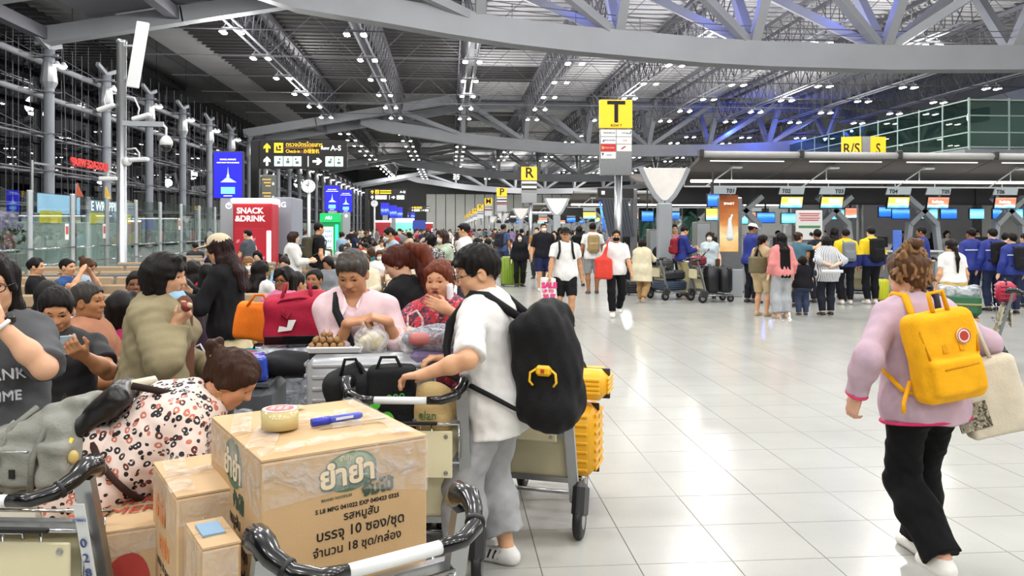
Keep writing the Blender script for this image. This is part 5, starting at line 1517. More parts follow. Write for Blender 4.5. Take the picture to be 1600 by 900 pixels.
# A: the front trolley under the big carton
TA = trolley(CAMV(-.348, 1.975), math.radians(35) - YAW, 'nearest trolley with black grips in front of the big noodle carton')
TB = trolley(CAMV(-1.555, 2.40), math.radians(-2) - YAW, 'trolley numbered 02887 at the left edge of the picture')
TC = trolley(CAMV(-.50, 3.72), math.radians(-2) - YAW, 'trolley whose bar the young man in the white T-shirt holds')
TD = trolley(CAMV(.03, 4.40), math.radians(-16) - YAW, 'trolley with a yellow suitcase standing behind the young man')
TE = trolley(CAMV(-1.78, 4.20), math.radians(-4) - YAW, 'trolley piled with a blue bag behind the stooping woman')
TF = trolley(CAMV(-.42, 5.15), math.radians(8) - YAW, 'trolley beside the woman in the red floral blouse')
TG = trolley(CAMV(1.92 + .0, 19.0) * 1.0, 0, 'trolley of blue suitcases pushed by the woman in cream')
TG.location = GX(1022, 19.2); TG.rotation_euler.z = -1.25
TH = trolley(GX(1082, 18.6), -1.45, 'trolley of black suitcases beside the man in the blue jacket')
TI = trolley(GX(1580, 9.5), 1.0, 'trolley at the right edge loaded with green and brown cases')
TJ = trolley(GX(1345, 18.6), -.5, 'trolley in the queue beside the yellow and blue jackets')
TK = trolley(GX(612, 7.6), .5, 'silver trolley behind the woman in the black jacket')
TL = trolley(GX(1448, 19.2), .4, 'trolley in front of the men in blue jackets')
# the number strip of trolley 02887
ns = MB().bar((.30, -.0, .0), (.30, .115, -.42), .004, .05, up=(1, 0, 0))
def post_strip(t):
    # lies on the right post's side and back
    a = Vector((.266, -.029, .90)); b = Vector((.268, .088, .45))
    dr = (b - a).normalized(); n_ = Vector((0, -abs(dr.z), -dr.y)).normalized()
    s_ = MB().bar(a, b, .034, .004, up=(0, -1, -.26)).build('number_strip', M_WHITE, t)
    up_ = -dr
    for i, ch in enumerate('02887'):
        c = a + dr * (.13 + i * .052) + Vector((0, -.008, -.002))
        text(ch, .042, flat('#3a4a80'), c, (1, 0, 0), up_, s_)
    text('870001', .014, flat('#7a86b0'), a + dr * .05 + Vector((0, -.008, -.002)), (1, 0, 0), up_, s_)
post_strip(TB)

# ------------------------------------------------------------------ cartons
M_CARD = mat('cardboard', (0.76, 0.63, 0.46), rough=.75, var=.06, vscale=3, bump=.08, bscale=140)
M_CARD2 = mat('cardboard_light', (0.79, 0.67, 0.51), rough=.75, var=.06, vscale=3, bump=.08, bscale=140)
def film_mat(name, dens, tint=(0.95, 0.96, 0.97), rough=.12, bs=14):
    k = NT(name); t = k.t; t.nodes.remove(k.b); out = t.nodes['Material Output']
    tr = k.n('ShaderNodeBsdfTransparent'); gl = k.n('ShaderNodeBsdfPrincipled'); gl.inputs['Base Color'].default_value = (*srgb(tint), 1); gl.inputs['Roughness'].default_value = rough
    gl.inputs['Specular IOR Level'].default_value = 1.0
    tc = k.n('ShaderNodeTexCoord'); nz = k.n('ShaderNodeTexNoise', Scale=bs, Detail=5.0, Distortion=1.5); k.l(tc.outputs['Object'], nz.inputs['Vector'])
    bp = k.n('ShaderNodeBump'); bp.inputs['Strength'].default_value = .9; bp.inputs['Distance'].default_value = .03; k.l(nz.outputs['Fac'], bp.inputs['Height']); k.l(bp.outputs['Normal'], gl.inputs['Normal'])
    mr = k.n('ShaderNodeMapRange'); mr.inputs['From Min'].default_value = .35; mr.inputs['From Max'].default_value = .75; mr.inputs['To Min'].default_value = dens * .3; mr.inputs['To Max'].default_value = dens * 1.6
    k.l(nz.outputs['Fac'], mr.inputs['Value'])
    mx = k.n('ShaderNodeMixShader'); k.l(mr.outputs[0], mx.inputs[0]); k.l(tr.outputs[0], mx.inputs[1]); k.l(gl.outputs[0], mx.inputs[2]); k.l(mx.outputs[0], out.inputs[0])
    MATS[name] = k.m
    return k.m
M_FILM = film_mat('cling_film', .22, rough=.07)
M_TAPE = film_mat('packing_tape', .16, (0.9, 0.82, 0.66), .15, 20)
M_BAGPL = film_mat('thin_plastic_bag', .55, (0.93, 0.93, 0.92), .3, 10)
M_WRAPG = film_mat('wrapped_plastic_grey', .8, (0.72, 0.75, 0.78), .2, 9)
def carton(corner, ang, w, dp, h, label, m, bulge=.012, tape=True):
    """corner: bottom corner nearest the camera; ang in world degrees; the box extends w along x and dp along y"""
    t = thing('carton', label, 'carton', corner, ang)
    MB().box((w / 2, dp / 2, h / 2 - .006), (w, dp, h - .012), ch=.006).build('body', m, t)
    # two long top flaps meeting in the middle, slightly bulged
    for i in (0, 1):
        y0 = 0.002 if i == 0 else dp / 2 + .002; y1 = dp / 2 - .002 if i == 0 else dp - .002
        zs = (0, bulge) if i == 0 else (bulge, 0)
        vs = []; n = 8
        for j in range(n + 1):
            x = w * j / n; bx = bulge * math.sin(math.pi * j / n)
            for (y, q) in ((y0, 0 if i == 0 else 1), ((y0 + y1) / 2, .7), (y1, 1 if i == 0 else 0)):
                vs.append((x, y, h - .010 + q * bx)); 
            for (y, q) in ((y1, 1 if i == 0 else 0), ((y0 + y1) / 2, .7), (y0, 0 if i == 0 else 1)):
                vs.append((x, y, h - .004 + q * bx))
        fs = []
        for j in range(n):
            for q in range(6): fs.append((j * 6 + q, (j + 1) * 6 + q, (j + 1) * 6 + (q + 1) % 6, j * 6 + (q + 1) % 6))
        fs += [tuple(range(6)), tuple(reversed(range(n * 6, n * 6 + 6)))]
        MB().add(vs, fs).build('flap', m, t)
    if tape:
        tp = MB(); n = 10
        vs = []
        for j in range(n + 1):
            x = -.002 + (w + .004) * j / n; bx = bulge * math.sin(math.pi * j / n)
            vs += [(x, dp / 2 - .04, h - .001 + bx), (x, dp / 2 + .04, h - .001 + bx)]
        tp.add(vs, [(2 * j, 2 * j + 2, 2 * j + 3, 2 * j + 1) for j in range(n)])
        for x in (-.003, w + .003): tp.box((x, dp / 2, h - .06), (.001, .08, .11))
        tp.build('packing_tape', M_TAPE, t)
    return t
def film_over(t, w, dp, h, bands, e=.004):
    """cling film: strips round the body; each band (z0,z1) on the sides, plus crumpled strips over the top"""
    m = MB()
    for (za, zb, za2, zb2) in bands:
        n = 10
        for (a, b, nrm) in (((0, -e), (w, -e), 0), ((w + e, 0), (w + e, dp), 0), ((-e, dp), (-e, 0), 0)):
            vs = []
            for j in range(n + 1):
                f_ = j / n; x = a[0] + (b[0] - a[0]) * f_; y = a[1] + (b[1] - a[1]) * f_
                vs += [(x, y, za + (za2 - za) * f_), (x, y, zb + (zb2 - zb) * f_)]
            m.add(vs, [(2 * j, 2 * j + 2, 2 * j + 3, 2 * j + 1) for j in range(n)])
    m.build('cling_film', M_FILM, t)
def top_film(t, w, dp, h, strips, bulge=.012):
    m = MB()
    for (x0, y0, x1, y1, wd) in strips:
        a = Vector((x0, y0, 0)); b = Vector((x1, y1, 0)); s_ = (b - a).cross(Vector((0, 0, 1))).normalized() * wd / 2; n = 12; vs = []
        for j in range(n + 1):
            p_ = a.lerp(b, j / n); z = h + .002 + bulge * math.sin(math.pi * max(0, min(1, p_.x / w))) + .004 * (j % 2)
            vs += [p_ + s_ + Vector((0, 0, z)), p_ + Vector((0, 0, z + .006 * ((j + 1) % 2))), p_ - s_ + Vector((0, 0, z))]
        m.add(vs, [f for j in range(n) for f in ((3 * j, 3 * j + 3, 3 * j + 4, 3 * j + 1), (3 * j + 1, 3 * j + 4, 3 * j + 5, 3 * j + 2))])
    m.build('cling_film', M_FILM, t)
ANG = math.radians(33) - YAW
ZB = .63; BH = .47; BW, BD = .495, .60
cb = CAMV(-.672, 2.13, ZB)
BIG = carton(cb, ANG, BW, BD, BH, 'big noodle carton with green oval logo, tape roll and blue pen on top', M_CARD)
GRN = flat('#4b6a4e', rough=.7, nm='ink'); GRND = flat('#2f4a3a', rough=.7, nm='ink'); CRM = flat('#e2cfae', rough=.7, nm='ink')
def ellipse(cx, cz, a, b, y, n=28, rot=0.0, y1=None):
    c, s_ = math.cos(rot), math.sin(rot)
    return MB().prism([(cx + a * math.cos(2 * math.pi * k / n) * c - b * math.sin(2 * math.pi * k / n) * s_, cz + a * math.cos(2 * math.pi * k / n) * s_ + b * math.sin(2 * math.pi * k / n) * c) for k in range(n)], y - .0006, y if y1 is None else y1)
# front face print (y = 0 plane)
f0 = BIG
ellipse(.250, .398, .082, .056, -.0012, rot=.16).build('logo_oval', GRN, f0)
ellipse(.248, .406, .071, .043, -.0022, rot=.16).build('logo_inner_oval', flat('#86966a', nm='ink'), f0)
text('ยำยำ', .084, GRND, (.244, -.0032, .387), (1, 0, .06), (-.06, 0, 1), f0, bold=.007, extrude=.0004)
text('ยำยำ', .084, CRM, (.242, -.0042, .389), (1, 0, .06), (-.06, 0, 1), f0, bold=.0025, extrude=.0004)
text('ยำยำ', .018, CRM, (.235, -.0034, .437), (1, 0, .06), (-.06, 0, 1), f0, extrude=.0004)
text('จัมโบ้', .048, GRND, (.335, -.0032, .337), (1, 0, .06), (-.06, 0, 1), f0, bold=.0022, extrude=.0004)
text('BRAND NOODLES', .011, GRND, (.21, -.0012, .328), (1, 0, .04), (0, 0, 1), f0, extrude=.0004)
text('S L8 MFG 041022 EXP 040423 0325', .0172, M_INK, (.275, -.0012, .300), (1, 0, .02), (0, 0, 1), f0, extrude=.0004, bold=.0004)
text('รสหมูสับ', .032, M_INK, (.285, -.0012, .272), (1, 0, .02), (0, 0, 1), f0, extrude=.0004, bold=.0004)
text('บรรจุ 10 ซอง/ชุด', .040, M_INK, (.285, -.0012, .230), (1, 0, .02), (0, 0, 1), f0, extrude=.0004, bold=.0006)
text('จำนวน 18 ชุด/กล่อง', .034, M_INK, (.275, -.0012, .184), (1, 0, .02), (0, 0, 1), f0, extrude=.0004, bold=.0004)
# left face print (x = 0 plane, read from -x): right vector -y
def left_print(t, dp, cy, z, col1, col2, s=1.0, big=True):
    m = MB(); n = 26
    pts = [(cy + .10 * s * math.cos(2 * math.pi * k / n), z + .072 * s * math.sin(2 * math.pi * k / n)) for k in range(n)]
    vs = [(-.0012, a, b) for a, b in pts]; m.add(vs, [tuple(reversed(range(n)))]); m.build('logo_oval', col1, t)
    text('ยำยำ', .10 * s, col2, (-.003, cy, z - .012), (0, -1, 0), (0, 0, 1), t, bold=.006, extrude=.0004)
    if big:
        text('ยำยำ', .10 * s, CRM, (-.004, cy, z - .012), (0, -1, 0), (0, 0, 1), t, bold=.002, extrude=.0004)
        text('จัมโบ้', .058 * s, col2, (-.0015, cy - .06, z - .105), (0, -1, 0), (0, 0, 1), t, bold=.004, extrude=.0004)
left_print(BIG, BD, .30, .385, GRN, GRND)
for i, tx in enumerate(('รสหมูสับ', 'บรรจุ 10 ซอง/ชุด', 'จำนวน 18 ชุด/กล่อง')):
    text(tx, .048, M_INK, (-.0015, .30, .22 - i * .068), (0, -1, 0), (0, 0, 1), BIG, extrude=.0004, bold=.0005)
# green print on the top flap
ellipse(0, 0, .001, .001, 0)
tp = MB(); n = 20
tp.add([(.22 + .07 * math.cos(2 * math.pi * k / n), .52 + .035 * math.sin(2 * math.pi * k / n), BH + .013) for k in range(n)], [tuple(range(n))]); tp.build('top_logo', flat('#9a9468', nm='ink'), BIG)
MB().box((.34, .20, BH + .0125), (.22, .010, .001), Matrix.Rotation(.05, 3, 'Z')).build('top_print', flat('#8a8a60', nm='ink'), BIG)
film_over(BIG, BW, BD, BH, [(.33, .46, .37, .47), (.40, .45, .30, .40)])
top_film(BIG, BW, BD, BH, [(.02, .10, .20, .50, .08), (.0, .05, .46, .06, .07), (.16, .40, .46, .22, .10), (.30, .15, .40, .40, .09), (.02, .3, .10, .58, .06), (.44, .02, .47, .58, .05)])
# under the big carton: a plain carton on the trolley bed
CB2 = carton(CAMV(-.658, 2.155, BED), ANG, .47, .57, .395, 'plain carton underneath the big noodle carton', M_CARD2, tape=False)
# tape roll and pen on the carton
def on(t, x, y, z): return t.matrix_world @ Vector((x, y, z)) if False else Vector(t.location) + Matrix.Rotation(t.rotation_euler.z, 3, 'Z') @ Vector((x, y, z))
p = on(BIG, .13, .27, BH + .012); t = thing('tape_roll', 'roll of clear packing tape with a red core on the big carton', 'tape roll', p)
MB().lathe([(.056, 0), (.056, .056)], 28).build('tape_body', mat('amber_tape', (0.80, 0.74, 0.52), rough=.15, coat=.6, var=.05), t, True)
MB().lathe([(.040, .001), (.041, .0585), (.052, .058), (.0525, .057)], 28).build('core_ring', flat('#d9cfc0'), t)
MB().lathe([(.042, .055), (.042, .0592)], 28).build('core_label', flat('#a8383c'), t)
m = MB()
for i in range(3): m.box((-.02 + i * .02, .0, .0596), (.014, .05, .0008))
m.build('core_print', flat('#d88a88'), t)
p = on(BIG, .30, .235, BH + .023); t = thing('marker_pen', 'blue marker pen lying on the big carton', 'pen', p, ANG + .10)
MB().lathe([(.0115, -.03), (.0115, .075), (.008, .085)], 14, axis='x').build('barrel', flat('#4a58b8', rough=.3), t, True)
MB().lathe([(.013, -.085), (.0135, -.028)], 14, axis='x').build('cap', flat('#2a35b0', rough=.25), t, True)
MB().box((.02, -.0112, .002), (.06, .001, .008)).build('pen_label', flat('#d5d8e6'), t)
# left cartons
C2 = carton(CAMV(-.985, 2.33, .545), ANG, .30, .42, .39, 'narrower carton with orange print left of the big noodle carton', M_CARD2, .006)
ORG = flat('#d98a52', rough=.7, nm='ink'); left_print(C2, .4, .26, .28, flat('#dba672', nm='ink'), ORG, .8, False)
text('หมูสับ', .07, ORG, (-.0015, .20, .17), (0, -1, 0), (0, 0, 1), C2, bold=.005, extrude=.0004)
for i, tx in enumerate(('บรรจุ 10 ซอง/ชุด', 'จำนวน 18')): text(tx, .036, M_INK, (-.0015, .2, .10 - i * .05), (0, -1, 0), (0, 0, 1), C2, extrude=.0004)
film_over(C2, .30, .42, .39, [(.30, .38, .24, .37)]); top_film(C2, .30, .42, .39, [(.02, .02, .06, .40, .07), (.2, .05, .22, .4, .08), (.05, .2, .28, .25, .06)], .006)
C2b = carton(CAMV(-.975, 2.345, BED), ANG, .29, .40, .32, 'carton underneath the narrower orange printed carton', M_CARD, tape=False)
C3 = carton(CAMV(-.815, 2.09, .62), ANG, .10, .22, .26, 'small film-wrapped carton tucked in front of the left cartons', M_CARD2, .004)
MB().box((.045, .12, .262), (.06, .1, .006)).build('blue_cover', flat('#7fa3c0'), C3); film_over(C3, .09, .22, .26, [(.02, .25, .02, .25)])
C3b = carton(CAMV(-.825, 2.10, BED), ANG, .11, .22, .395, 'plain carton supporting the small film-wrapped carton', M_CARD, tape=False)
a4 = math.radians(26) - YAW
C4 = carton(CAMV(-1.42, 2.52, .28), a4, .46, .40, .46, 'wide carton with red print on trolley 02887', M_CARD2, .006)
RED = flat('#b8403a', rough=.7, nm='ink')
ellipse(.16, .22, .085, .16, -.0012, rot=-.2).build('red_oval', RED, C4); ellipse(.13, .25, .03, .05, -.002).build('noodle_print', flat('#d88a70', nm='ink'), C4); ellipse(.18, .2, .03, .05, -.002).build('noodle_print', flat('#d88a70', nm='ink'), C4)
ellipse(.36, .24, .06, .075, -.0012).build('red_badge', RED, C4); text('10', .06, CRM, (.36, -.0022, .25), (1, 0, 0), (0, 0, 1), C4, bold=.003, extrude=.0004)
text('10m', .05, RED, (.35, -.0012, .10), (1, 0, 0), (0, 0, 1), C4, bold=.002, extrude=.0004)
for i in range(2): text('NUMERO', .085, RED, (.16, .25 - i * .09, .4665), (1, 0, 0), (0, 1, 0), C4, extrude=.0004, shear=.3)
film_over(C4, .46, .40, .46, [(.36, .45, .40, .46)])
C4b = carton(CAMV(-1.98, 2.62, .28), math.radians(2) - YAW, .46, .40, .30, 'carton lying on the bed of trolley 02887 behind its boards', M_CARD, .004)

# ------------------------------------------------------------------ bags and suitcases
def suitcase(loc, rz, w, dp, h, colr, label, ridges='v', handle=0.0, m=None, wheels=True, lying=False, group=None, trim='#202226'):
    t = thing('suitcase', label, 'suitcase', loc, rz, group)
    zo = .05 if wheels else 0.0
    mm = m or M_PLASTIC
    b = MB().box((0, 0, zo + h / 2), (w, dp, h), ch=min(.05, dp * .2)).build('shell', mm, t, False, colr); smooth_by_angle(b, 50)
    rg = MB(); n = max(4, int(w / .075))
    if ridges == 'v':
        for i in range(n):
            x = -w / 2 + .06 + (w - .12) * i / (n - 1)
            for sy in (-1, 1): rg.box((x, sy * (dp / 2 + .002), zo + h / 2), (.025, .012, h - .12), ch=.005)
    elif ridges == 'h':
        n = max(4, int(h / .06))
        for i in range(n):
            z = zo + .05 + (h - .10) * i / (n - 1)
            for sy in (-1, 1): rg.box((0, sy * (dp / 2 + .002), z), (w - .08, .014, .022), ch=.006)
            for sx in (-1, 1): rg.box((sx * (w / 2 + .002), 0, z), (.014, dp - .08, .022), ch=.006)
    if rg.v: rg.build('ridge', mm, b, False, colr, kind='stuff')
    MB().box((0, 0, zo + h / 2), (w + .004, .014, h + .004), ch=.004).build('zip_seam', M_DGREY, t)
    MB().tube([(-.07, 0, zo + h), (-.06, 0, zo + h + .03), (.06, 0, zo + h + .03), (.07, 0, zo + h)], .010, 8).build('carry_handle', M_GRIP, t, True)
    if wheels:
        for sx in (-1, 1):
            for sy in (-1, 1):
                x, y = sx * (w / 2 - .05), sy * (dp / 2 - .04)
                wv = MB().lathe([(.018, -.014), (.026, -.012), (.026, .012), (.018, .014)], 14, (x, y, .027), 'x').build('wheel', M_RUBBER, t, True)
                MB().box((x, y, .055), (.05, .045, .03), ch=.008).build('wheel_housing', M_DGREY, t)
    if handle:
        m2 = MB()
        for sx in (-.09, .09): m2.tube([(sx, dp / 2 - .03, zo + h - .02), (sx, dp / 2 - .03, zo + h + handle)], .010, 8)
        ph = m2.build('telescopic_handle', M_STEEL, t, True)
        MB().box((0, dp / 2 - .03, zo + h + handle + .012), (.23, .03, .035), ch=.012).build('handle_grip', flat('#cfc7b0'), ph)
    return t
# white suitcase with the grey backpack at the left
WS = suitcase(CAMV(-1.66, 2.95), math.radians(4) - YAW, .40, .28, .74, '#d9d5c8', 'cream-white suitcase under the grey backpack with raised handle', 'h', .0)
m = MB()
for sx in (0, .085): m.tube([(.235 + sx * .6, .02 + sx, .72), (.235 + sx * .6, .02 + sx, 1.12)], .011, 8)
ph = m.build('telescopic_handle', M_STEEL, WS, True)
MB().tube([(.232, .015, 1.11), (.24, .02, 1.135), (.285, .09, 1.135), (.288, .105, 1.11)], .018, 8).build('handle_grip', flat('#d2ccb4'), ph, True)
for i in range(3):
    MB().box((.0 + i * .09, -.158, .70), (.05, .02, .05), ch=.006).build('latch', flat('#c8c4ba'), WS)
t = thing('backpack', 'grey canvas roll-top backpack lying on the cream suitcase', 'backpack', CAMV(-1.665, 2.90, .795), math.radians(-6) - YAW)
F = Field(); F.box((-.02, 0, .12), (.165, .12, .125), .04, R=fr((-.25, 0, 1), (0, 1, 0)), k=.02); F.box((.05, .02, .245), (.10, .09, .055), .03, R=fr((-.35, 0, 1), (0, 1, 0)), k=.03); F.box((.08, -.10, .10), (.06, .05, .08), .02, k=.012); F.box((-.06, -.11, .09), (.075, .035, .07), .02, k=.012)
F.plane((0, 0, 0), (0, 0, -1)); F.wrinkle(.007, 34, 5); F.wrinkle(.004, 80, 6)
soft('body', F, .010, M_FABRIC, t, '#8e8f87')
for x in (-.12, .01):
    MB().tube([(x, -.148, .01), (x + .005, -.146, .12), (x + .03, -.115, .22), (x + .06, -.02, .275)], .011, 6).build('strap', M_FABRIC, t, True, '#7e7f77')
MB().box((-.115, -.158, .12), (.03, .012, .028), ch=.004).build('buckle', M_GRIP, t); MB().box((-.06, -.147, .07), (.02, .006, .03)).build('brand_tab', M_INK, t)
MB().tube([(-.125, -.147, .145), (.0, -.147, .150)], .004, 6).build('zip', M_STEEL, t)

# big silver ribbed suitcase lying flat on a trolley, wrapped ones beside it
SV = suitcase(CAMV(-.73, 4.13, BED), math.radians(2) - YAW, .64, .28, .86, '#b7babd', 'large silver ribbed suitcase in front of the man in the pink shirt', 'h', m=mat('silver_shell', (.70, .71, .72), rough=.3, metal=.35, var=.05), wheels=False)
S2 = suitcase(CAMV(-1.50, 5.55), math.radians(8) - YAW, .46, .34, .84, '#9aa2a8', 'film-wrapped grey suitcase below the red holdall', 'h')
F = Field(); F.box((0, 0, .46), (.26, .20, .45), .05); F.wrinkle(.006, 30, 3)
t = soft('plastic_wrap', F, .016, M_WRAPG, S2)
MB().box((0, -.205, .74), (.2, .02, .05), ch=.01).build('side_handle', M_GRIP, S2); MB().box((-.15, -.205, .5), (.14, .02, .04), ch=.01).build('side_handle', M_GRIP, S2)
S3 = suitcase(CAMV(-1.80, 5.75), math.radians(4) - YAW, .34, .26, .80, '#2aa0a8', 'teal suitcase half hidden behind the red holdall', 'v')
# wheels of an overturned base seen near the stooping woman
t = thing('folded_cart', 'folded black luggage cart with a caster lying beside the wrapped suitcase', 'cart', CAMV(-1.05, 3.75), .3)
MB().box((0, 0, .35), (.22, .06, .70), ch=.02).build('frame', M_GRIP, t)
for i in range(4): MB().box((-.12 + i * .06, -.05, .62 + .02 * i), (.02, .10, .16), Matrix.Rotation(.5, 3, 'X')).build('clip', M_GRIP, t)
for x in (-.1, .1): MB().lathe([(.03, -.02), (.05, -.018), (.05, .018), (.03, .02)], 16, (x, .0, .05), 'x').build('wheel', M_RUBBER, t, True)

# red holdall and orange bag
t = thing('holdall', 'red soft holdall with a white tag standing on the wrapped suitcase', 'bag', CAMV(-1.50, 5.55, .93), math.radians(12) - YAW)
F = Field(); F.box((0, 0, .155), (.215, .15, .155), .06); F.cone((-.15, 0, .26), (.15, 0, .29), .05, .07, k=.08); F.plane((0, 0, 0), (0, 0, -1)); F.wrinkle(.007, 24, 9)
soft('body', F, .010, M_FABRIC, t, '#a81e3a')
MB().tube([(-.19, -.13, .22), (-.10, -.14, .30), (.02, -.13, .315), (.14, -.08, .30)], .008, 6).build('piping', M_FABRIC, t, True, '#7e1229')
MB().tube([(-.08, -.15, .24), (-.09, -.175, .20), (-.06, -.18, .18), (-.04, -.165, .22)], .010, 6).build('zip_pull', M_FABRIC, t, True, '#7e1229')
MB().prism([(-.12, .09), (-.03, .10), (-.0, .17), (-.05, .17), (-.06, .12), (-.11, .13)], -.172, -.168).build('luggage_tag', flat('#e8e8e4'), t)
MB().box((.08, -.152, .05), (.05, .004, .012)).build('brand_tab', flat('#e8e8e4'), t); MB().box((0, -.152, .03), (.42, .01, .06), ch=.004).build('base_trim', M_GRIP, t)
for sx in (-.1, .1): MB().tube([(sx, -.10, .30), (sx * .8, -.03, .40), (sx * .8, .03, .40), (sx, .10, .30)], .012, 8).build('carry_handle', M_FABRIC, t, True, '#8e1630')
t = thing('tote_bag', 'bright orange cloth tote slumped beside the red holdall', 'bag', CAMV(-1.86, 5.75, .91), math.radians(10) - YAW)
F = Field(); F.box((0, 0, .135), (.14, .06, .135), .04, R=fr((.15, 0, 1), (0, 1, 0))); F.cone((.04, 0, .25), (.17, 0, .28), .025, .04, k=.06); F.plane((0, 0, 0.0), (0, 0, -1)); F.wrinkle(.010, 22, 2)
soft('body', F, .011, M_FABRIC, t, '#ee7d1e')
MB().tube([(-.05, -.05, .25), (.0, -.03, .33), (.06, -.03, .33), (.10, -.05, .26)], .010, 6).build('strap', M_FABRIC, t, True, '#d96c12')

# fruit tray, plastic bags on the silver suitcase
top_s = BED + .86
t = thing('fruit_tray', 'white foam tray on the silver suitcase', 'tray', CAMV(-.91, 4.12, top_s + .004), math.radians(5) - YAW)
m = MB(); m.box((0, 0, .006), (.26, .16, .010), ch=.003)
for sx in (-1, 1): m.box((sx * .132, 0, .018), (.012, .17, .032), Matrix.Rotation(sx * .5, 3, 'Y'), ch=.003); m.box((0, sx * .082, .018), (.26, .012, .032), Matrix.Rotation(-sx * .5, 3, 'X'), ch=.003)
m.build('tray', M_WHITE, t)
r_ = random.Random(4); ball = MB(); ball.lathe([(.004, -.0175), (.012, -.013), (.0178, 0), (.012, .013), (.004, .0175)], 12)
ball_me = ball.mesh('skin', mat('longan_skin', (.62, .47, .28), rough=.6, var=.2, vscale=60), True)
stem_me = MB().tube([(0, 0, .016), (.002, 0, .026)], .0015, 5).mesh('stem', mat('twig', (.35, .25, .15)))
k_ = 0
for (nx, ny, z, s) in ((5, 3, .031, 0), (4, 2, .060, .0), (2, 1, .086, 0)):
    for i in range(nx):
        for j in range(ny):
            p = on(t, -.05 + (i - (nx - 1) / 2) * .036 + r_.uniform(-.003, .003), .0 + (j - (ny - 1) / 2) * .036, z); k_ += 1
            o = thing('longan', 'round brown longan fruit in the heap on the white tray', 'fruit', p, r_.random() * 6, 'longans on the white tray'); link('skin', ball_me, o); link('stem', stem_me, o)
def plastic_bag(loc, rz, s, label, colr, m, content=None, handles=True, seed=1):
    t = thing('plastic_bag', label, 'bag', loc, rz)
    F = Field(); F.ell((0, 0, .36 * s), np.array([.52, .36, .40]) * s); F.box((0, 0, .10 * s), np.array([.42, .30, .12]) * s, .08 * s, k=.12 * s); F.cone((-.2 * s, 0, .6 * s), (-.25 * s, 0, .85 * s), .10 * s, .05 * s, k=.15 * s); F.cone((.2 * s, 0, .6 * s), (.22 * s, 0, .82 * s), .10 * s, .05 * s, k=.15 * s)
    F.plane((0, 0, 0), (0, 0, -1)); F.wrinkle(.05 * s, 8 / s, seed)
    soft('film', F, .045 * s, m, t, colr)
    if content:
        F = Field(); F.ell((0, 0, .28 * s), np.array([.40, .26, .26]) * s); F.plane((0, 0, .02 * s), (0, 0, -1)); F.wrinkle(.03 * s, 12 / s, seed + 4)
        soft('contents', F, .05 * s, M_FABRIC, t, content)
    if handles:
        MB().tube([(-.25 * s, 0, .8 * s), (-.22 * s, .02, 1.1 * s), (.05 * s, .02, 1.22 * s), (.2 * s, .0, 1.0 * s), (.22 * s, 0, .78 * s)], .035 * s, 8).build('handle', m, t, True, colr)
    return t
plastic_bag(CAMV(-.73, 4.12, top_s + .004), .3, .17, 'clear plastic bag of pale fruit beside the fruit tray', '#e8e2c8', M_BAGPL, '#e0d2a0', False, 3)
plastic_bag(CAMV(-.50, 4.12, top_s + .004), .2, .17, 'white plastic bag with loop handle behind the black shopping bag', '#e6e6e4', M_BAGPL, '#d8d8d6', True, 6)
WHB = MB
# black shopping bags with green print on trolley C
t = thing('shopping_bag', 'black reusable shopping bag with a green print', 'bag', CAMV(-.60, 3.84, .745), math.radians(6) - YAW)
F = Field(); F.box((.02, 0, .155), (.115, .08, .155), .03); F.plane((0, 0, 0), (0, 0, -1)); F.wrinkle(.007, 26, 11)
soft('body', F, .009, M_FABRIC, t, '#16191a')
ellipse(.0, .06, .035, .05, -.092).build('green_print', flat('#4ab830'), t); ellipse(-.055, .15, .025, .03, -.092).build('green_print', flat('#4ab830'), t)
text('999', .06, flat('#57a848'), (.04, -.096, .17), (1, 0, .1), (0, 0, 1), t)
MB().tube([(-.06, -.06, .28), (-.03, -.05, .36), (.04, -.05, .36), (.08, -.06, .28)], .009, 6).build('handle', M_FABRIC, t, True, '#141618')
t = thing('shopping_bag', 'plain black shopping bag left of the green printed one', 'bag', CAMV(-.78, 3.84, .745), math.radians(14) - YAW)
F = Field(); F.box((0, 0, .13), (.11, .08, .13), .035); F.cone((-.05, 0, .22), (.03, 0, .31), .06, .02, k=.08); F.plane((0, 0, 0), (0, 0, -1)); F.wrinkle(.009, 22, 12)
soft('body', F, .009, M_FABRIC, t, '#1a1c1e'); MB().tube([(-.05, -.05, .27), (-.03, -.05, .35), (.02, -.05, .35), (.05, -.05, .28)], .009, 6).build('handle', M_FABRIC, t, True, '#141618')
SUP = thing('supply_box', 'low grey box in the basket under the shopping bags', 'box', CAMV(-.55, 3.84, .665), math.radians(-2) - YAW)
MB().box((0, 0, .038), (.46, .15, .07), ch=.01).build('body', flat('#9aa3a8'), SUP); MB().box((0, 0, .074), (.47, .155, .008)).build('lid', flat('#8a9297'), SUP)
t = thing('snack_bag', 'kraft paper snack bag with green lettering under the young man\'s hand', 'bag', CAMV(-.385, 3.84, .745), math.radians(-10) - YAW)
F = Field(); F.ell((0, 0, .10), (.14, .085, .13)); F.wrinkle(.008, 34, 4); F.plane((0, 0, 0), (0, 0, -1)); soft('body', F, .009, M_FABRIC, t, '#cdb27c')
text('elan', .055, flat('#3e6a34'), (-.0, -.088, .09), (1, 0, 0), (0, .25, 1), t)
MB().tube([(-.10, -.02, .15), (.0, -.05, .175), (.12, -.03, .17)], .012, 6).build('twist', M_FABRIC, t, True, '#c89a50')
t = thing('bottle_bag', 'crumpled clear bag of bottles with a red label above the snack bag', 'bag', CAMV(-.38, 4.10, 1.10), .2)
F = Field(); F.ell((0, 0, .06), (.19, .09, .065)); F.wrinkle(.012, 40, 4); soft('film', F, .011, film_mat('crumpled_film', .75, (.62, .65, .70), .15, 18), t)
MB().lathe([(.02, -.08), (.034, -.06), (.034, .06), (.014, .09)], 14, (-.08, -.05, .06), 'x').build('bottle', flat('#c0706c'), t, True)
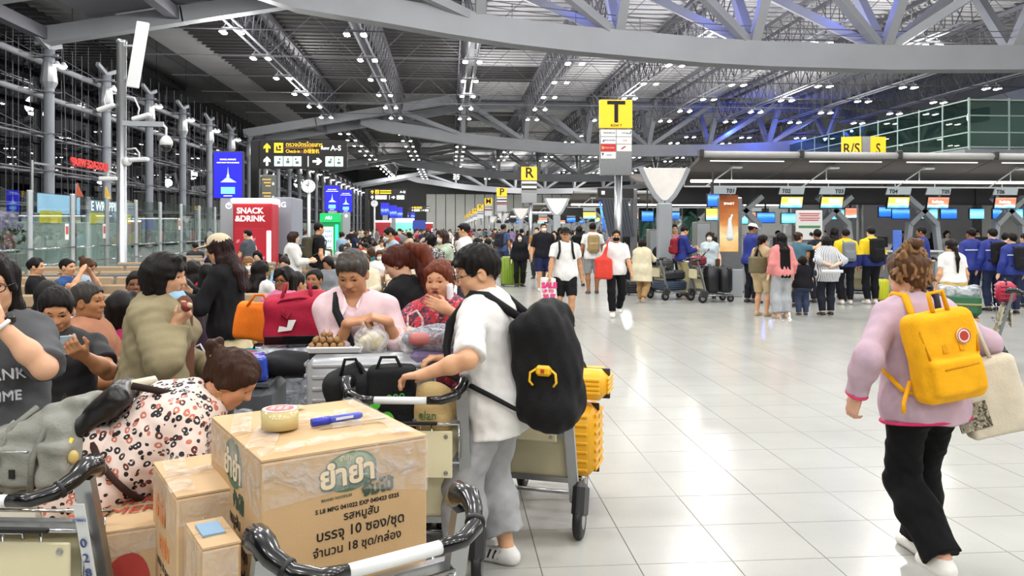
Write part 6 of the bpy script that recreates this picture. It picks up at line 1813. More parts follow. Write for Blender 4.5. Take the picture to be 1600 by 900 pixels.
MB().box((0, 0, -.05), (.30, .12, .10), ch=.03).build('contents', flat('#7d6f96'), t)
# trolley E: blue bag, plastic, grey sacks
SUP2 = thing('supply_box', 'grey wrapped crate on the trolley behind the stooping woman', 'crate', CAMV(-1.70, 4.72, BED), 0.0)
MB().box((0, 0, .30), (.62, .50, .60), ch=.05).build('body', flat('#5b6066'), SUP2); MB().box((0, 0, .61), (.60, .48, .02)).build('lid', flat('#4d5258'), SUP2)
t = thing('cooler_bag', 'shiny blue bag on the trolley behind the stooping woman', 'bag', CAMV(-1.62, 4.58, .845), .25)
F = Field(); F.box((0, 0, .07), (.20, .10, .075), .03); F.wrinkle(.008, 30, 7); F.plane((0, 0, 0), (0, 0, -1)); soft('body', F, .010, mat('shiny_blue_film', (.12, .28, .72), rough=.2, coat=.6, var=.2, vscale=30), t)
plastic_bag(CAMV(-1.80, 4.55, .845), .1, .17, 'white plastic bag left of the shiny blue bag', '#e4e4e2', M_BAGPL, '#d0d0cc', True, 21)
t = thing('jacket_heap', 'crumpled black jacket heaped beside the shiny blue bag', 'jacket', CAMV(-1.42, 4.78, .845), 0.1)
F = Field(); F.ell((0, 0, .06), (.20, .13, .07)); F.ell((.12, 0, .05), (.13, .12, .06), k=.05); F.wrinkle(.018, 24, 31); F.plane((0, 0, 0), (0, 0, -1)); soft('cloth', F, .011, M_CLOTH, t, '#232426')
t = thing('red_cloth', 'folded red cloth behind the black jacket heap', 'cloth', CAMV(-1.66, 4.86, .845), 0.1)
F = Field(); F.ell((0, 0, .06), (.17, .09, .065)); F.wrinkle(.012, 24, 33); F.plane((0, 0, 0), (0, 0, -1)); soft('cloth', F, .012, M_CLOTH, t, '#b02438')
t = thing('grey_sack', 'dark grey sack hanging over the trolley left of the white plastic bag', 'bag', CAMV(-1.98, 4.55, .845), 0.1)
F = Field(); F.ell((0, 0, .06), (.15, .12, .08)); F.wrinkle(.012, 24, 35); F.plane((0, 0, 0), (0, 0, -1)); soft('body', F, .011, M_FABRIC, t, '#5a5e62')
# trolley D: yellow and bronze suitcases
suitcase(on(TD, .04, .62, BED), TD.rotation_euler.z, .62, .34, .42, '#eeb01c', 'bright yellow suitcase on the trolley behind the young man', 'h', wheels=False)
t = suitcase(on(TD, .20, .60, BED + .46), TD.rotation_euler.z, .44, .26, .18, '#f0b422', 'small yellow case on top of the yellow suitcase', 'h', wheels=False)
BZ = suitcase(CAMV(-.28, 4.55, .02), math.radians(-8) - YAW, .34, .24, .56, '#8a6a60', 'bronze ribbed suitcase between the two trolleys at the young man', 'h')
for z in (.44, .62): 
    w_ = MB().lathe([(.026, -.02), (.042, -.018), (.042, .018), (.026, .02)], 16, (.15, -.16, z), 'y').build('caster', M_RUBBER, BZ, True); MB().lathe([(.02, -.023), (.02, .023)], 10, (.15, -.16, z), 'y').build('caster_hub', M_STEEL, w_)
# trolleys in the middle distance
for (tr, items) in ((TG, [(0, .45, .0, .50, .70, .24, '#39485e', 'dark blue suitcase lowest on the trolley of the woman in cream'), (0, .45, .26, .48, .62, .22, '#2c2e33', 'black suitcase on top of the dark blue one'), (0, .30, .50, .34, .30, .26, '#3a3a3c', 'charcoal bag topmost on the trolley of the woman in cream')]),
                    (TH, [(0, .42, .0, .52, .30, .62, '#1c1c20', 'black ribbed suitcase standing on the trolley by the blue jacket'), (0, .76, .0, .52, .28, .60, '#232327', 'second black suitcase at the front of the same trolley'), (0, .15, .64, .40, .26, .22, '#7a2030', 'dark red bag on top of the black suitcases')]),
                    (TI, [(.02, .06, .62, .34, .20, .24, '#b02844', 'crimson bag in the basket of the right-edge trolley')]),
                    (TJ, [(0, .5, 0, .46, .5, .30, '#3a3f4c', 'slate suitcase on the trolley in the queue')]),
                    (TL, [(0, .45, 0, .5, .5, .34, '#24262c', 'black case on the trolley of the blue jackets')]),
                    (TK, [(0, .45, 0, .44, .5, .30, '#6a6f78', 'grey case on the silver trolley')]),
                    (TF, [(0, .48, 0, .46, .4, .40, '#50545c', 'dark grey case on the trolley by the red floral blouse')])):
    for (x, y, z, w_, dp, h, c, lab) in items:
        suitcase(on(tr, x, y, BED + z), tr.rotation_euler.z, w_, dp, h, c, lab, 'v' if h > .4 else 'h', wheels=False)
t = thing('carton', 'brown carton with dark print low on the right-edge trolley', 'carton', on(TI, 0, .55, BED), TI.rotation_euler.z)
MB().box((0, 0, .21), (.44, .42, .42), ch=.006).build('body', M_CARD, t)
text('MOTORING', .07, M_INK, (-.225, .0, .17), (0, -1, 0), (0, 0, 1), t); MB().box((-.222, -.05, .33), (.004, .09, .06)).build('paper_label', M_WHITE, t); MB().box((0, 0, .422), (.44, .06, .003)).build('packing_tape', M_TAPE, t)
t = thing('suitcase', 'green suitcase wrapped in film on the brown carton', 'suitcase', on(TI, 0, .55, BED + .43), TI.rotation_euler.z)
b = MB().box((0, 0, .15), (.46, .48, .28), ch=.05).build('shell', M_PLASTIC, t, False, '#35684a'); MB().box((0, 0, .16), (.468, .488, .02)).build('band', flat('#a8a060'), t); MB().box((-.235, 0, .10), (.02, .22, .05), ch=.01).build('side_handle', flat('#6a4a3c'), t)
F = Field(); F.box((0, 0, .30), (.22, .22, .06), .03); F.wrinkle(.02, 20, 3); soft('film', F, .02, M_WRAPG, t)
suitcase(GX(799, 23.6), .15, .62, .34, .84, '#7d9a2c', 'lime green suitcase standing beside the woman in black', 'v')
suitcase(G(1376, 473), .2, .34, .24, .50, '#c8cc2a', 'small yellow-green suitcase by the yellow and blue jacket', 'v')
suitcase(GX(856, 23.0), .1, .42, .26, .62, '#3a4038', 'dark suitcase behind the man in navy shorts', 'v')
suitcase(GX(992, 20.5), .1, .5, .3, .34, '#1e1f22', 'low black case on the floor behind the woman in cream', 'h')

# ------------------------------------------------------------------ bench seating
M_SEAT = mat('beige_leatherette', (0.62, 0.53, 0.41), rough=.5, var=.08, vscale=6, bump=.06, bscale=160)
def build_bench(n=4):
    t = thing('bench', 'bench', 'bench', (0, 0, 0)); W = .60
    for i in range(n):
        x = (i - (n - 1) / 2) * W
        MB().box((x, .05, .43), (W - .03, .50, .09), ch=.03).build('seat', M_SEAT, t)
        R = Matrix.Rotation(math.radians(12), 3, 'X')
        b = MB().box((x, -.23, .70), (W - .03, .075, .46), R, ch=.03).build('backrest', M_SEAT, t)
        MB().box((x, -.185, .78), (W - .05, .012, .012), R).build('seam', M_DGREY, b)
        MB().box((x, -.275, .68), (W - .06, .02, .40), R, ch=.005).build('back_shell', M_STEEL, b)
    MB().box((0, -.02, .35), (n * W, .10, .06), ch=.01).build('beam', M_STEEL, t)
    for i in range(n + 1):
        x = (i - n / 2) * W
        MB().tube([(x, -.22, .42), (x, -.2, .64), (x, .22, .64), (x, .25, .44)], .014, 6).build('armrest', M_STEEL, t, True)
    for sx in (-1, 1):
        MB().bar((sx * W * (n / 2 - .5), -.25, .02), (sx * W * (n / 2 - .5), .25, .02), .05, .04).build('foot', M_STEEL, t); MB().bar((sx * W * (n / 2 - .5), -.02, .02), (sx * W * (n / 2 - .5), -.02, .36), .06, .06).build('leg', M_STEEL, t)
    return t
BENCH = build_bench(); _bused = [False]; NB = 0
def bench(loc, rz, label):
    global NB
    NB += 1
    if not _bused[0]:
        _bused[0] = True; BENCH.location = loc; BENCH.rotation_euler = (0, 0, rz); BENCH['label'] = label; BENCH['group'] = 'beige benches of the waiting area'; return BENCH
    return dup(BENCH, loc, rz, label, 'beige benches of the waiting area')
# ------------------------------------------------------------------ patterned cloth
def leopard_mat():
    k = NT('leopard_print'); tc = k.n('ShaderNodeTexCoord')
    nz = k.n('ShaderNodeTexNoise', Scale=9.0); k.l(tc.outputs['Object'], nz.inputs['Vector'])
    ad = k.n('ShaderNodeMix', data_type='RGBA', blend_type='LINEAR_LIGHT'); ad.inputs['Factor'].default_value = .02; k.l(tc.outputs['Object'], ad.inputs[6]); k.l(nz.outputs['Color'], ad.inputs[7])
    vo = k.n('ShaderNodeTexVoronoi', Scale=36.0); vo.inputs['Randomness'].default_value = .85; k.l(ad.outputs[2], vo.inputs['Vector'])
    a = k.n('ShaderNodeMath', operation='COMPARE'); a.inputs[1].default_value = .31; a.inputs[2].default_value = .14; k.l(vo.outputs['Distance'], a.inputs[0])
    n2 = k.n('ShaderNodeTexNoise', Scale=70.0); k.l(tc.outputs['Object'], n2.inputs['Vector'])
    g = k.n('ShaderNodeMath', operation='GREATER_THAN'); g.inputs[1].default_value = .37; k.l(n2.outputs['Fac'], g.inputs[0])
    ring = k.n('ShaderNodeMath', operation='MULTIPLY'); k.l(a.outputs[0], ring.inputs[0]); k.l(g.outputs[0], ring.inputs[1])
    sp = k.n('ShaderNodeSeparateColor'); k.l(vo.outputs['Color'], sp.inputs[0])
    cr = k.n('ShaderNodeValToRGB'); cr.color_ramp.interpolation = 'CONSTANT'; el = cr.color_ramp.elements
    el[0].position = 0; el[0].color = (*srgb('#17161a'), 1); el[1].position = .62; el[1].color = (*srgb('#c0705c'), 1); e = el.new(.86); e.color = (*srgb('#5a2a22'), 1)
    k.l(sp.outputs[0], cr.inputs[0])
    mx = k.n('ShaderNodeMix', data_type='RGBA'); mx.inputs[6].default_value = (*srgb('#e3cfc4'), 1); k.l(ring.outputs[0], mx.inputs['Factor']); k.l(cr.outputs[0], mx.inputs[7]); k.l(mx.outputs[2], k.b.inputs['Base Color'])
    k.b.inputs['Roughness'].default_value = .7; return k.m
def patch_mat(name, base, cols, scale, th=.5):
    k = NT(name); tc = k.n('ShaderNodeTexCoord'); prev = None
    for i, (c, sc, t_) in enumerate(cols):
        mp = k.n('ShaderNodeMapping'); mp.inputs['Location'].default_value = (i * 3.1, i * 1.7, i * .9); k.l(tc.outputs['Object'], mp.inputs[0])
        nz = k.n('ShaderNodeTexNoise', Scale=scale * sc, Detail=3.0, Distortion=1.0); k.l(mp.outputs[0], nz.inputs['Vector'])
        g = k.n('ShaderNodeMath', operation='GREATER_THAN'); g.inputs[1].default_value = t_; k.l(nz.outputs['Fac'], g.inputs[0])
        mx = k.n('ShaderNodeMix', data_type='RGBA'); k.l(g.outputs[0], mx.inputs['Factor']); mx.inputs[7].default_value = (*srgb(c), 1)
        if prev is None: mx.inputs[6].default_value = (*srgb(base), 1)
        else: k.l(prev, mx.inputs[6])
        prev = mx.outputs[2]
    k.l(prev, k.b.inputs['Base Color']); k.b.inputs['Roughness'].default_value = .75; return k.m
def stripe_mat(name, c1, c2, scale, axis=0, duty=.5):
    k = NT(name); tc = k.n('ShaderNodeTexCoord'); sp = k.n('ShaderNodeSeparateXYZ'); k.l(tc.outputs['Object'], sp.inputs[0])
    m1 = k.n('ShaderNodeMath', operation='MULTIPLY'); m1.inputs[1].default_value = scale; k.l(sp.outputs[axis], m1.inputs[0]); f_ = k.n('ShaderNodeMath', operation='FRACT'); k.l(m1.outputs[0], f_.inputs[0])
    g = k.n('ShaderNodeMath', operation='GREATER_THAN'); g.inputs[1].default_value = duty; k.l(f_.outputs[0], g.inputs[0])
    mx = k.n('ShaderNodeMix', data_type='RGBA'); k.l(g.outputs[0], mx.inputs['Factor']); mx.inputs[6].default_value = (*srgb(c1), 1); mx.inputs[7].default_value = (*srgb(c2), 1)
    k.l(mx.outputs[2], k.b.inputs['Base Color']); k.b.inputs['Roughness'].default_value = .8; return k.m
def split_mat(name, c_top, c_bot, z):
    k = NT(name); tc = k.n('ShaderNodeTexCoord'); sp = k.n('ShaderNodeSeparateXYZ'); k.l(tc.outputs['Object'], sp.inputs[0])
    g = k.n('ShaderNodeMath', operation='GREATER_THAN'); g.inputs[1].default_value = z; k.l(sp.outputs[2], g.inputs[0])
    mx = k.n('ShaderNodeMix', data_type='RGBA'); k.l(g.outputs[0], mx.inputs['Factor']); mx.inputs[6].default_value = (*srgb(c_bot), 1); mx.inputs[7].default_value = (*srgb(c_top), 1)
    k.l(mx.outputs[2], k.b.inputs['Base Color']); k.b.inputs['Roughness'].default_value = .8; return k.m
M_LEO = leopard_mat()
M_FLORAL = patch_mat('red_floral', '#c02a34', [('#2a2634', 1.0, .50), ('#8a3048', 1.6, .57), ('#d9808c', 2.2, .62), ('#34304a', 2.4, .58), ('#c02a34', 3.2, .60)], 15)
M_BWPAT = patch_mat('black_white_print', '#24242a', [('#c9c4bc', 1.0, .56), ('#24242a', 2.0, .6)], 26)
M_STRIPE = stripe_mat('pinstripe', '#e9e9ec', '#2c3a52', 34, 0, .62)
M_TIGER = patch_mat('black_tee_print', '#17171a', [('#17171a', 1, .5), ('#3a3026', 2.2, .70)], 8)
M_JACKYB = split_mat('yellow_blue_jacket', '#e8c81c', '#1e2a6e', 1.13)
M_SARI = stripe_mat('red_scarf_weave', '#b8485a', '#8a6a3a', 60, 2, .5)
M_BLJ = mat('blue_uniform_cloth', (0.10, 0.17, 0.50), rough=.7, var=.12, vscale=8, bump=.2, bscale=24)

def LOC(x, d, face):
    """maps camera-relative metres (x,d,z) to the local frame of a figure at x,d"""
    base = CAMV(x, d); R = Matrix.Rotation(math.radians(face), 3, 'Z')
    def f(X, D, Z):
        v = R @ (CAMV(X, D) - base); return (v.x, v.y, Z)
    return base, f
def xd(px, d): return (px - 800) / FPX * d
def strap(B, root, name, pts, r, color, m=None):
    MB().tube(pts, r, 8).build(name, m or M_FABRIC, root, True, color)

# ---- the young man in the white T-shirt
x0, d0 = xd(792, 3.95), 3.95; fc = -64
base, Lf = LOC(x0, d0, fc)
YM, B = person(base, fc, 'young man in a white T-shirt and grey trousers leaning on a trolley', 0, H=1.645, wd=1.06, skin='#d8a580', hair='spiky', glasses=True,
    pose=dict(spine=(0, .12, 1), head=(-36, 16, 0), hsc=1.10, feet=[(-.10, .20, 0, -12), (.12, .05, 0, 6)], lean_off=(0, .06), arms=(dict(w=Lf(-.415, 3.66, 1.045), p=(-.8, -.5, -.6), pn=(0, 0, -1), hd=(.1, 1, -.15), curl=.4), dict(w=Lf(-.33, 4.02, 1.06), p=(.7, -.5, -.5), pn=(0, 0, -1), curl=.4))),
    top=dict(col='#e4e3e0', sleeve=.93, fit=.030, sfit=.034, hem=.19, flare=.025, wr=.009), bottom=dict(col='#a5a6a9', frac=1.78, fit=.030, flare=.035), shoes='#e6e5e2')
for i in (0, 1):
    an = B.ank[i]; yw = B.fyaw[i]
    for j in range(3):
        c = Vector((an[0] + math.sin(yw) * (.03 + .03 * j), an[1] + math.cos(yw) * (.03 + .03 * j), .045)); 
        MB().bar(c + Vector((-.049, 0, -.012)), c + Vector((-.043, -.015, .03)), .004, .011).build('shoe_stripe', M_INK, YM)
sl = B.sh[0] + (B.el[0] - B.sh[0]) * .9; 
MB().box((B.pel[0] - .10, B.pel[1] + .14, B.pel[2] - .11), (.022, .02, .04)).build('hem_tab', M_INK, YM)
u_, f_, r_ax = B.T[2], B.T[1], B.T[0]
bp = thing('backpack', 'black sport backpack worn by the young man in the white T-shirt', 'backpack', base, -math.radians(fc))
F = Field(); ctr = B.chest - u_ * .19 - f_ * .285
F.box(ctr + u_ * .0, (.175, .135, .27), .09, R=B.T); F.cone(ctr - u_ * .18 - f_ * .03 - r_ax * .06, ctr - u_ * .18 - f_ * .03 + r_ax * .06, .13, .13, k=.06); F.cone(ctr + u_ * .24 - f_ * .03 - r_ax * .08, ctr + u_ * .24 - f_ * .03 + r_ax * .08, .075, .075, k=.04); F.ell(ctr - f_ * .11 + u_ * .02, (.14, .06, .19), B.T, k=.03)
F.wrinkle(.008, 28, 8); F.wrinkle(.004, 70, 3); soft('body', F, .009, M_FABRIC, bp, '#131315')
for sg in (-1, 1):
    a = B.sh[0 if sg < 0 else 1] * .55 + B.neck * .45
    pts = [ctr + u_ * .24 + r_ax * sg * .06 + f_ * .08, a + u_ * .055 - f_ * .05, a + u_ * .07 + f_ * .02, a + f_ * .150 - u_ * .06 + r_ax * sg * .02, a + f_ * .165 - u_ * .17 + r_ax * sg * .06, a + f_ * .115 - u_ * .29 + r_ax * sg * .165, ctr - u_ * .10 + r_ax * sg * .235 + f_ * .20, ctr - u_ * .16 + r_ax * sg * .20 + f_ * .12, ctr - u_ * .20 + r_ax * sg * .15 + f_ * .08]
    MB().tube([Vector(p_) for p_ in pts], [.020, .027, .027, .026, .020, .014, .012, .011, .010], 8).build('strap', M_FABRIC, bp, True, '#19191b')
yc = ctr - r_ax * .185 - u_ * .0 - f_ * .05
hk = MB().box(yc, (.03, .075, .05), ch=.012).build('yellow_lid', flat('#f0bd22', rough=.35), bp)
MB().box(Vector(yc) + Vector((-.016, 0, 0)), (.004, .018, .018)).build('lid_mark', flat('#b0402a'), hk)
for s_ in (-1, 1): MB().tube([Vector(yc) + Vector((0, s_ * .03, .01)), Vector(yc) + Vector((-.01, s_ * .062, -.01)), Vector(yc) + Vector((-.01, s_ * .066, -.05)), Vector(yc) + Vector((-.005, s_ * .05, -.07))], .006, 8).build('lid_loop', flat('#f0bd22', rough=.35), hk, True)
MB().tube([Vector(ctr - f_ * .155 + u_ * .1), Vector(ctr - f_ * .157 - u_ * .05)], .004, 6).build('zip', M_STEEL, bp)

# ---- the woman in the lilac sweater with the yellow backpack
x0, d0 = xd(1442, 3.98), 3.98; fc = -6
base, Lf = LOC(x0, d0, fc)
PW, B = person(base, fc, 'woman in a lilac sweater and black flared trousers walking away', 0, H=1.65, wd=1.02, fem=True, skin='#dba98c', hair='bun_top', haircol='#5a3f2a',
    pose=dict(spine=(-.05, .10, 1), head=(8, 12, 4), hsc=1.10, feet=[(-.06, -.22, .07, 4), (.13, .20, 0, 6)], arms=(dict(w=(-.36, .02, .88), p=(-.6, -.7, .2), pn=(.7, .2, 0), curl=.4), dict(w=(.24, .18, 1.06), p=(.8, -.6, -.2), pn=(-1, 0, 0), curl=.8))),
    top=dict(col='#bfa6b4', sleeve=1.9, fit=.030, sfit=.028, hem=.12, flare=.02, high=True, wr=.008), bottom=dict(col='#0d0d0f', frac=1.97, fit=.014, flare=.042), shoes='#e9e7e2')
F = Field(); P_ = B.hp
rr = np.random.default_rng(5)
for j in range(60):
    th_ = rr.uniform(0, 6.28); z = rr.uniform(-.07, .12); rad_ = .085 * math.sqrt(max(.1, 1 - ((z - .03) / .12) ** 2)); a = rad_ * math.cos(th_); y = -.03 - abs(rad_ * 1.1 * math.sin(th_))
    F.cone(P_(a * .95, y, z), P_(a * 1.12 + rr.uniform(-.02, .02), y * 1.1, z + rr.uniform(-.05, .045)), .012, .005, k=.010)
soft('loose_hair', F, .0075, M_HAIR, PW, '#8a6846')
for (ax, col) in ((1.87, '#d83a6e'),):
    for i in (0, 1):
        w_ = B.el[i] + (B.wr[i] - B.el[i]) * .9; dv = _n(B.wr[i] - B.el[i])
        rr2 = fr(dv, (0, 0, 1) if abs(dv[2]) < .9 else (0, 1, 0))
        MB().tube([Vector(w_ + rr2[0] * .050 * math.cos(t_) + rr2[1] * .050 * math.sin(t_)) for t_ in [2 * math.pi * q / 18 for q in range(18)]], .006, 6, closed=True).build('pink_cuff', M_CLOTH, PW, True, col)
hz = B.pel - B.T[2] * (.12 * B.k - .006)
MB().tube([Vector(hz + B.T[0] * .222 * math.cos(t_) + B.T[1] * .172 * math.sin(t_)) for t_ in [2 * math.pi * q / 28 for q in range(28)]], .008, 6, closed=True).build('pink_hem', M_CLOTH, PW, True, '#d83a6e')
u_, f_, r_ax = B.T[2], B.T[1], B.T[0]
bp = thing('backpack', 'bright yellow square backpack with a round red logo on the lilac sweater', 'backpack', base, -math.radians(fc))
ctr = B.chest - u_ * .10 - f_ * .235 - r_ax * .045
RB = fr(u_ + r_ax * -.10, f_)
F = Field(); F.box(ctr, (.165, .075, .215), .05, R=RB); F.box(ctr - f_ * .075 - u_ * .09, (.135, .035, .085), .025, R=RB, k=.015); F.wrinkle(.004, 30, 8); soft('body', F, .0085, M_FABRIC, bp, '#f2ae12')
def bpt(x, y, z): return Vector(ctr + RB[0] * x + RB[1] * y + RB[2] * z)
MB().tube([bpt(-.13, -.075, .0), bpt(-.145, -.06, .13), bpt(-.10, -.03, .205), bpt(.10, -.03, .205), bpt(.145, -.06, .13), bpt(.13, -.075, .0)], .007, 6).build('zip_piping', M_FABRIC, bp, True, '#d08f08')
for sx in (-.045, .045): MB().bar(bpt(sx, -.08, .02), bpt(sx, -.05, .20), .025, .006, up=f_).build('webbing', M_FABRIC, bp, color='#e09c0c')
MB().tube([bpt(-.04, -.04, .21), bpt(-.038, -.03, .30), bpt(.038, -.03, .30), bpt(.04, -.04, .21)], .011, 8).build('grab_handle', M_FABRIC, bp, True, '#e8a30e')
lg = MB().lathe([(.036, 0), (.036, .006)], 26, (0, 0, 0)); 
RL = Matrix([list(RB[0]), list(RB[2]), list(-RB[1])]).transposed()
lg.v = [tuple(RL @ Vector(v) + bpt(.06, -.082, .085)) for v in lg.v]; lgo = lg.build('logo_patch', flat('#e9e2d8'), bp)
l2 = MB().lathe([(.022, .006), (.022, .009)], 22); l2.v = [tuple(RL @ Vector(v) + bpt(.06, -.082, .085)) for v in l2.v]; l2.build('logo_centre', flat('#b83a2e'), lgo)
l3 = MB(); l3.tube([(.033 * math.cos(t_), .033 * math.sin(t_), .007) for t_ in [2 * math.pi * q / 22 for q in range(22)]], .002, 5, closed=True); l3.v = [tuple(RL @ Vector(v) + bpt(.06, -.082, .085)) for v in l3.v]; l3.build('logo_ring', flat('#b83a2e'), lgo)
MB().tube([bpt(-.09, -.112, -.05), bpt(.09, -.112, -.045)], .004, 6).build('pocket_zip', M_FABRIC, bp, True, '#c78806')
for sg in (-1, 1):
    a = B.sh[0 if sg < 0 else 1] * .55 + B.neck * .45
    MB().tube([bpt(sg * .07, .06, .17), Vector(a + u_ * .065 - f_ * .06), Vector(a + u_ * .075 + f_ * .02), Vector(a + f_ * .13 - u_ * .06), Vector(a + f_ * .10 - u_ * .25 + r_ax * sg * .10), bpt(sg * .18 , .10, -.14), bpt(sg * .15, .06, -.16)], [.016, .020, .022, .02, .014, .012, .010], 8).build('strap', M_FABRIC, bp, True, '#eba811' if sg < 0 else '#22222a')
MB().tube([bpt(-.165, .05, -.10), bpt(-.235, .03, -.19), bpt(-.25, .02, -.23)], .011, 6).build('loose_strap', M_FABRIC, bp, True, '#e8a30e')
tb = thing('tote_bag', 'off-white canvas tote hanging at the right of the yellow backpack', 'bag', CAMV(xd(1546, 3.95), 3.95, .0), -.1 - YAW)
F = Field(); zc = ZAT(620, 3.95); F.box((0, 0, zc), (.15, .055, .19), .03, R=fr((-.30, 0, 1), (0, 1, 0))); F.wrinkle(.006, 20, 4); soft('body', F, .010, M_FABRIC, tb, '#d6cdb8')
MB().box((-.10, -.052, zc - .09), (.15, .012, .13), Matrix.Rotation(-.3, 3, 'Y')).build('printed_panel', patch_mat('engraving_print', '#8f8874', [('#4a4638', 1, .52), ('#c2baa2', 2.2, .6)], 30), tb)
for sx in (-.05, .06): MB().tube([(sx - .06, -.03, zc + .17), (sx - .13, -.02, zc + .34), (sx - .15, .02, zc + .42)], .010, 6).build('strap', M_FABRIC, tb, True, '#d6cdb8')
# ---- the stooping woman in the animal-print dress
x0, d0 = xd(158, 2.98), 2.98; fc = 80
base, Lf = LOC(x0, d0, fc)
SW, B = person(base, fc, 'woman in an animal-print dress stooping over the cartons', 0, H=1.57, wd=1.10, fem=True, skin='#c98f6a', hair='bun', haircol='#3a2418', earring=1,
    pose=dict(spine=(0, .88, .70), head=(6, 40, 4), stoop=.09, feet=[(-.12, -.02, 0, 0), (.12, .05, 0, 0)], arms=(dict(w=(-.16, .55, .75), p=(-.4, -.6, .2)), dict(w=(.20, .50, .60), p=(.5, -.8, .4)))),
    top=dict(mat=M_LEO, col='#ffffff', sleeve=.98, fit=.030, sfit=.036, hem=.14, flare=.04, wr=.010), bottom=dict(kind='skirt', mat=M_LEO, col='#ffffff', len=.62, flare=.06, fit=.035, axis=True), shoes='#2a2422')
u_, f_, r_ax = B.T[2], B.T[1], B.T[0]
wv = B.waist - u_ * .02
MB().tube([Vector(wv + r_ax * .235 * math.cos(t_) + f_ * .182 * math.sin(t_)) for t_ in [2 * math.pi * q / 30 for q in range(30)]], .012, 6, closed=True).build('belt', M_FABRIC, SW, True, '#3a2620')
MB().tube([Vector(B.hp(0, -.135, .055) + B.HR[0] * .030 * math.cos(t_) + B.HR[2] * .030 * math.sin(t_)) for t_ in [2 * math.pi * q / 14 for q in range(14)]], .006, 6, closed=True).build('hair_tie', M_FABRIC, SW, True, '#c8a070')
lb = thing('leather_bag', 'black leather bag with a yellow charm on the stooping woman\'s back', 'bag', base, -math.radians(fc))
ctr = B.waist + u_ * .03 - f_ * .215 + r_ax * .05
F = Field(); F.box(ctr - u_ * .02, (.12, .045, .165), .035, R=fr(u_, f_)); F.wrinkle(.009, 26, 3); F.wrinkle(.004, 70, 8); soft('body', F, .010, mat('black_leather', (.05, .045, .045), rough=.35, var=.2, bump=.1), lb)
MB().tube([Vector(ctr + u_ * .17 + r_ax * .08), Vector(B.sh[1] * .6 + B.neck * .4 - f_ * .10), Vector(B.sh[1] * .6 + B.neck * .4 + u_ * .03 + f_ * .09), Vector(B.chest + f_ * .16), Vector(B.waist + r_ax * .20)], .014, 6).build('strap', M_FABRIC, lb, True, '#2a1c18')
cp = ctr + r_ax * .14 - u_ * .06 - np.array([0, 0, .02])
ch = MB().tube([Vector(cp), Vector(cp + np.array([.02, -.02, -.05])), Vector(cp + np.array([.02, -.05, -.10])), Vector(cp + np.array([.01, -.04, -.11])), Vector(cp + np.array([.01, -.01, -.06]))], .008, 6).build('charm', flat('#d9c24a'), lb, True)
F = Field(); F.ell(cp + np.array([.025, .01, -.06]), (.014, .018, .024)); soft('charm_drop', F, .006, M_PLASTIC, ch, '#c8b06a')

# ---- the man in the pink shirt
x0, d0 = xd(557, 4.42), 4.42; fc = 182
base, Lf = LOC(x0, d0, fc)
PM, B = person(base, fc, 'older man in a pale pink shirt peeling fruit over the silver suitcase', 0, H=1.615, wd=.98, skin='#c08c68', hair='tidy', haircol='#4a4540', gaze=34,
    pose=dict(spine=(0, .10, 1), head=(8, 28, 0), hsc=1.03, arms=(dict(w=Lf(-.655, 4.16, 1.235), p=(-.35, -.5, -1), pn=(.4, -.2, -.9), hd=(.75, .2, .25), curl=.6), dict(w=Lf(-.86, 4.16, 1.225), p=(.35, -.5, -1), pn=(-.4, -.2, -.9), hd=(-.75, .2, .15), curl=.6))),
    top=dict(col='#e2c6cb', sleeve=1.55, fit=.028, sfit=.026, hem=.12, vneck=.07, wr=.008), bottom=dict(col='#3a3f48'))
u_, f_, r_ax = B.T[2], B.T[1], B.T[0]
MB().tube([Vector(B.neck + r_ax * .07 - f_ * .05 + u_ * .01), Vector(B.neck + r_ax * .095 + f_ * .045 + u_ * .01), Vector(B.neck + r_ax * .085 + f_ * .125 - u_ * .06), Vector(B.chest + r_ax * .03 + f_ * .178), Vector(B.waist - r_ax * .06 + f_ * .185), Vector(B.waist - r_ax * .17 + f_ * .09 - u_ * .05)], .021, 8).build('cross_strap', M_FABRIC, PM, True, '#17171a')
for sg in (-1, 1):
    MB().add([Vector(B.neck + r_ax * sg * .068 + f_ * .045 + u_ * .02), Vector(B.neck + r_ax * sg * .085 + f_ * .095 - u_ * .03), Vector(B.neck + r_ax * sg * .045 + f_ * .145 - u_ * .085), Vector(B.neck + r_ax * sg * .022 + f_ * .12 - u_ * .035), Vector(B.neck + r_ax * sg * .050 + f_ * .07 + u_ * .02)], [(0, 1, 2, 3, 4)]).build('collar', M_CLOTH, PM, color='#efdce0')
for j in range(4): MB().lathe([(.006, 0), (.005, -.004)], 10, tuple(B.chest + f_ * .155 + u_ * (.06 - .07 * j)), 'y').build('button', M_WHITE, PM)

# ---- the woman in the red floral blouse
x0, d0 = xd(692, 4.62), 4.62; fc = 196
base, Lf = LOC(x0, d0, fc)
RW, B = person(base, fc, 'older woman in a red floral blouse raising a hand to her mouth', 0, H=1.54, wd=1.12, fem=True, skin='#d09a76', hair='bun', haircol='#6a3420', mouth=1.0, puff=.15,
    pose=dict(spine=(0, .05, 1), head=(4, 6, 2), hsc=1.04, arms=(dict(w=Lf(-.36, 4.34, 1.28), p=(-.9, -.4, -.6), pn=(.2, -.9, -.2), hd=(.8, .1, .35), curl=.25), dict(w=Lf(-.60, 4.36, 1.16), p=(.9, -.4, -.6), pn=(-.2, .2, -1), hd=(-.5, .8, .2), curl=.8))),
    top=dict(mat=M_FLORAL, col='#ffffff', sleeve=1.05, fit=.026, sfit=.034, hem=.22, flare=.03), bottom=dict(col='#7d6f90'))
u_, f_, r_ax = B.T[2], B.T[1], B.T[0]
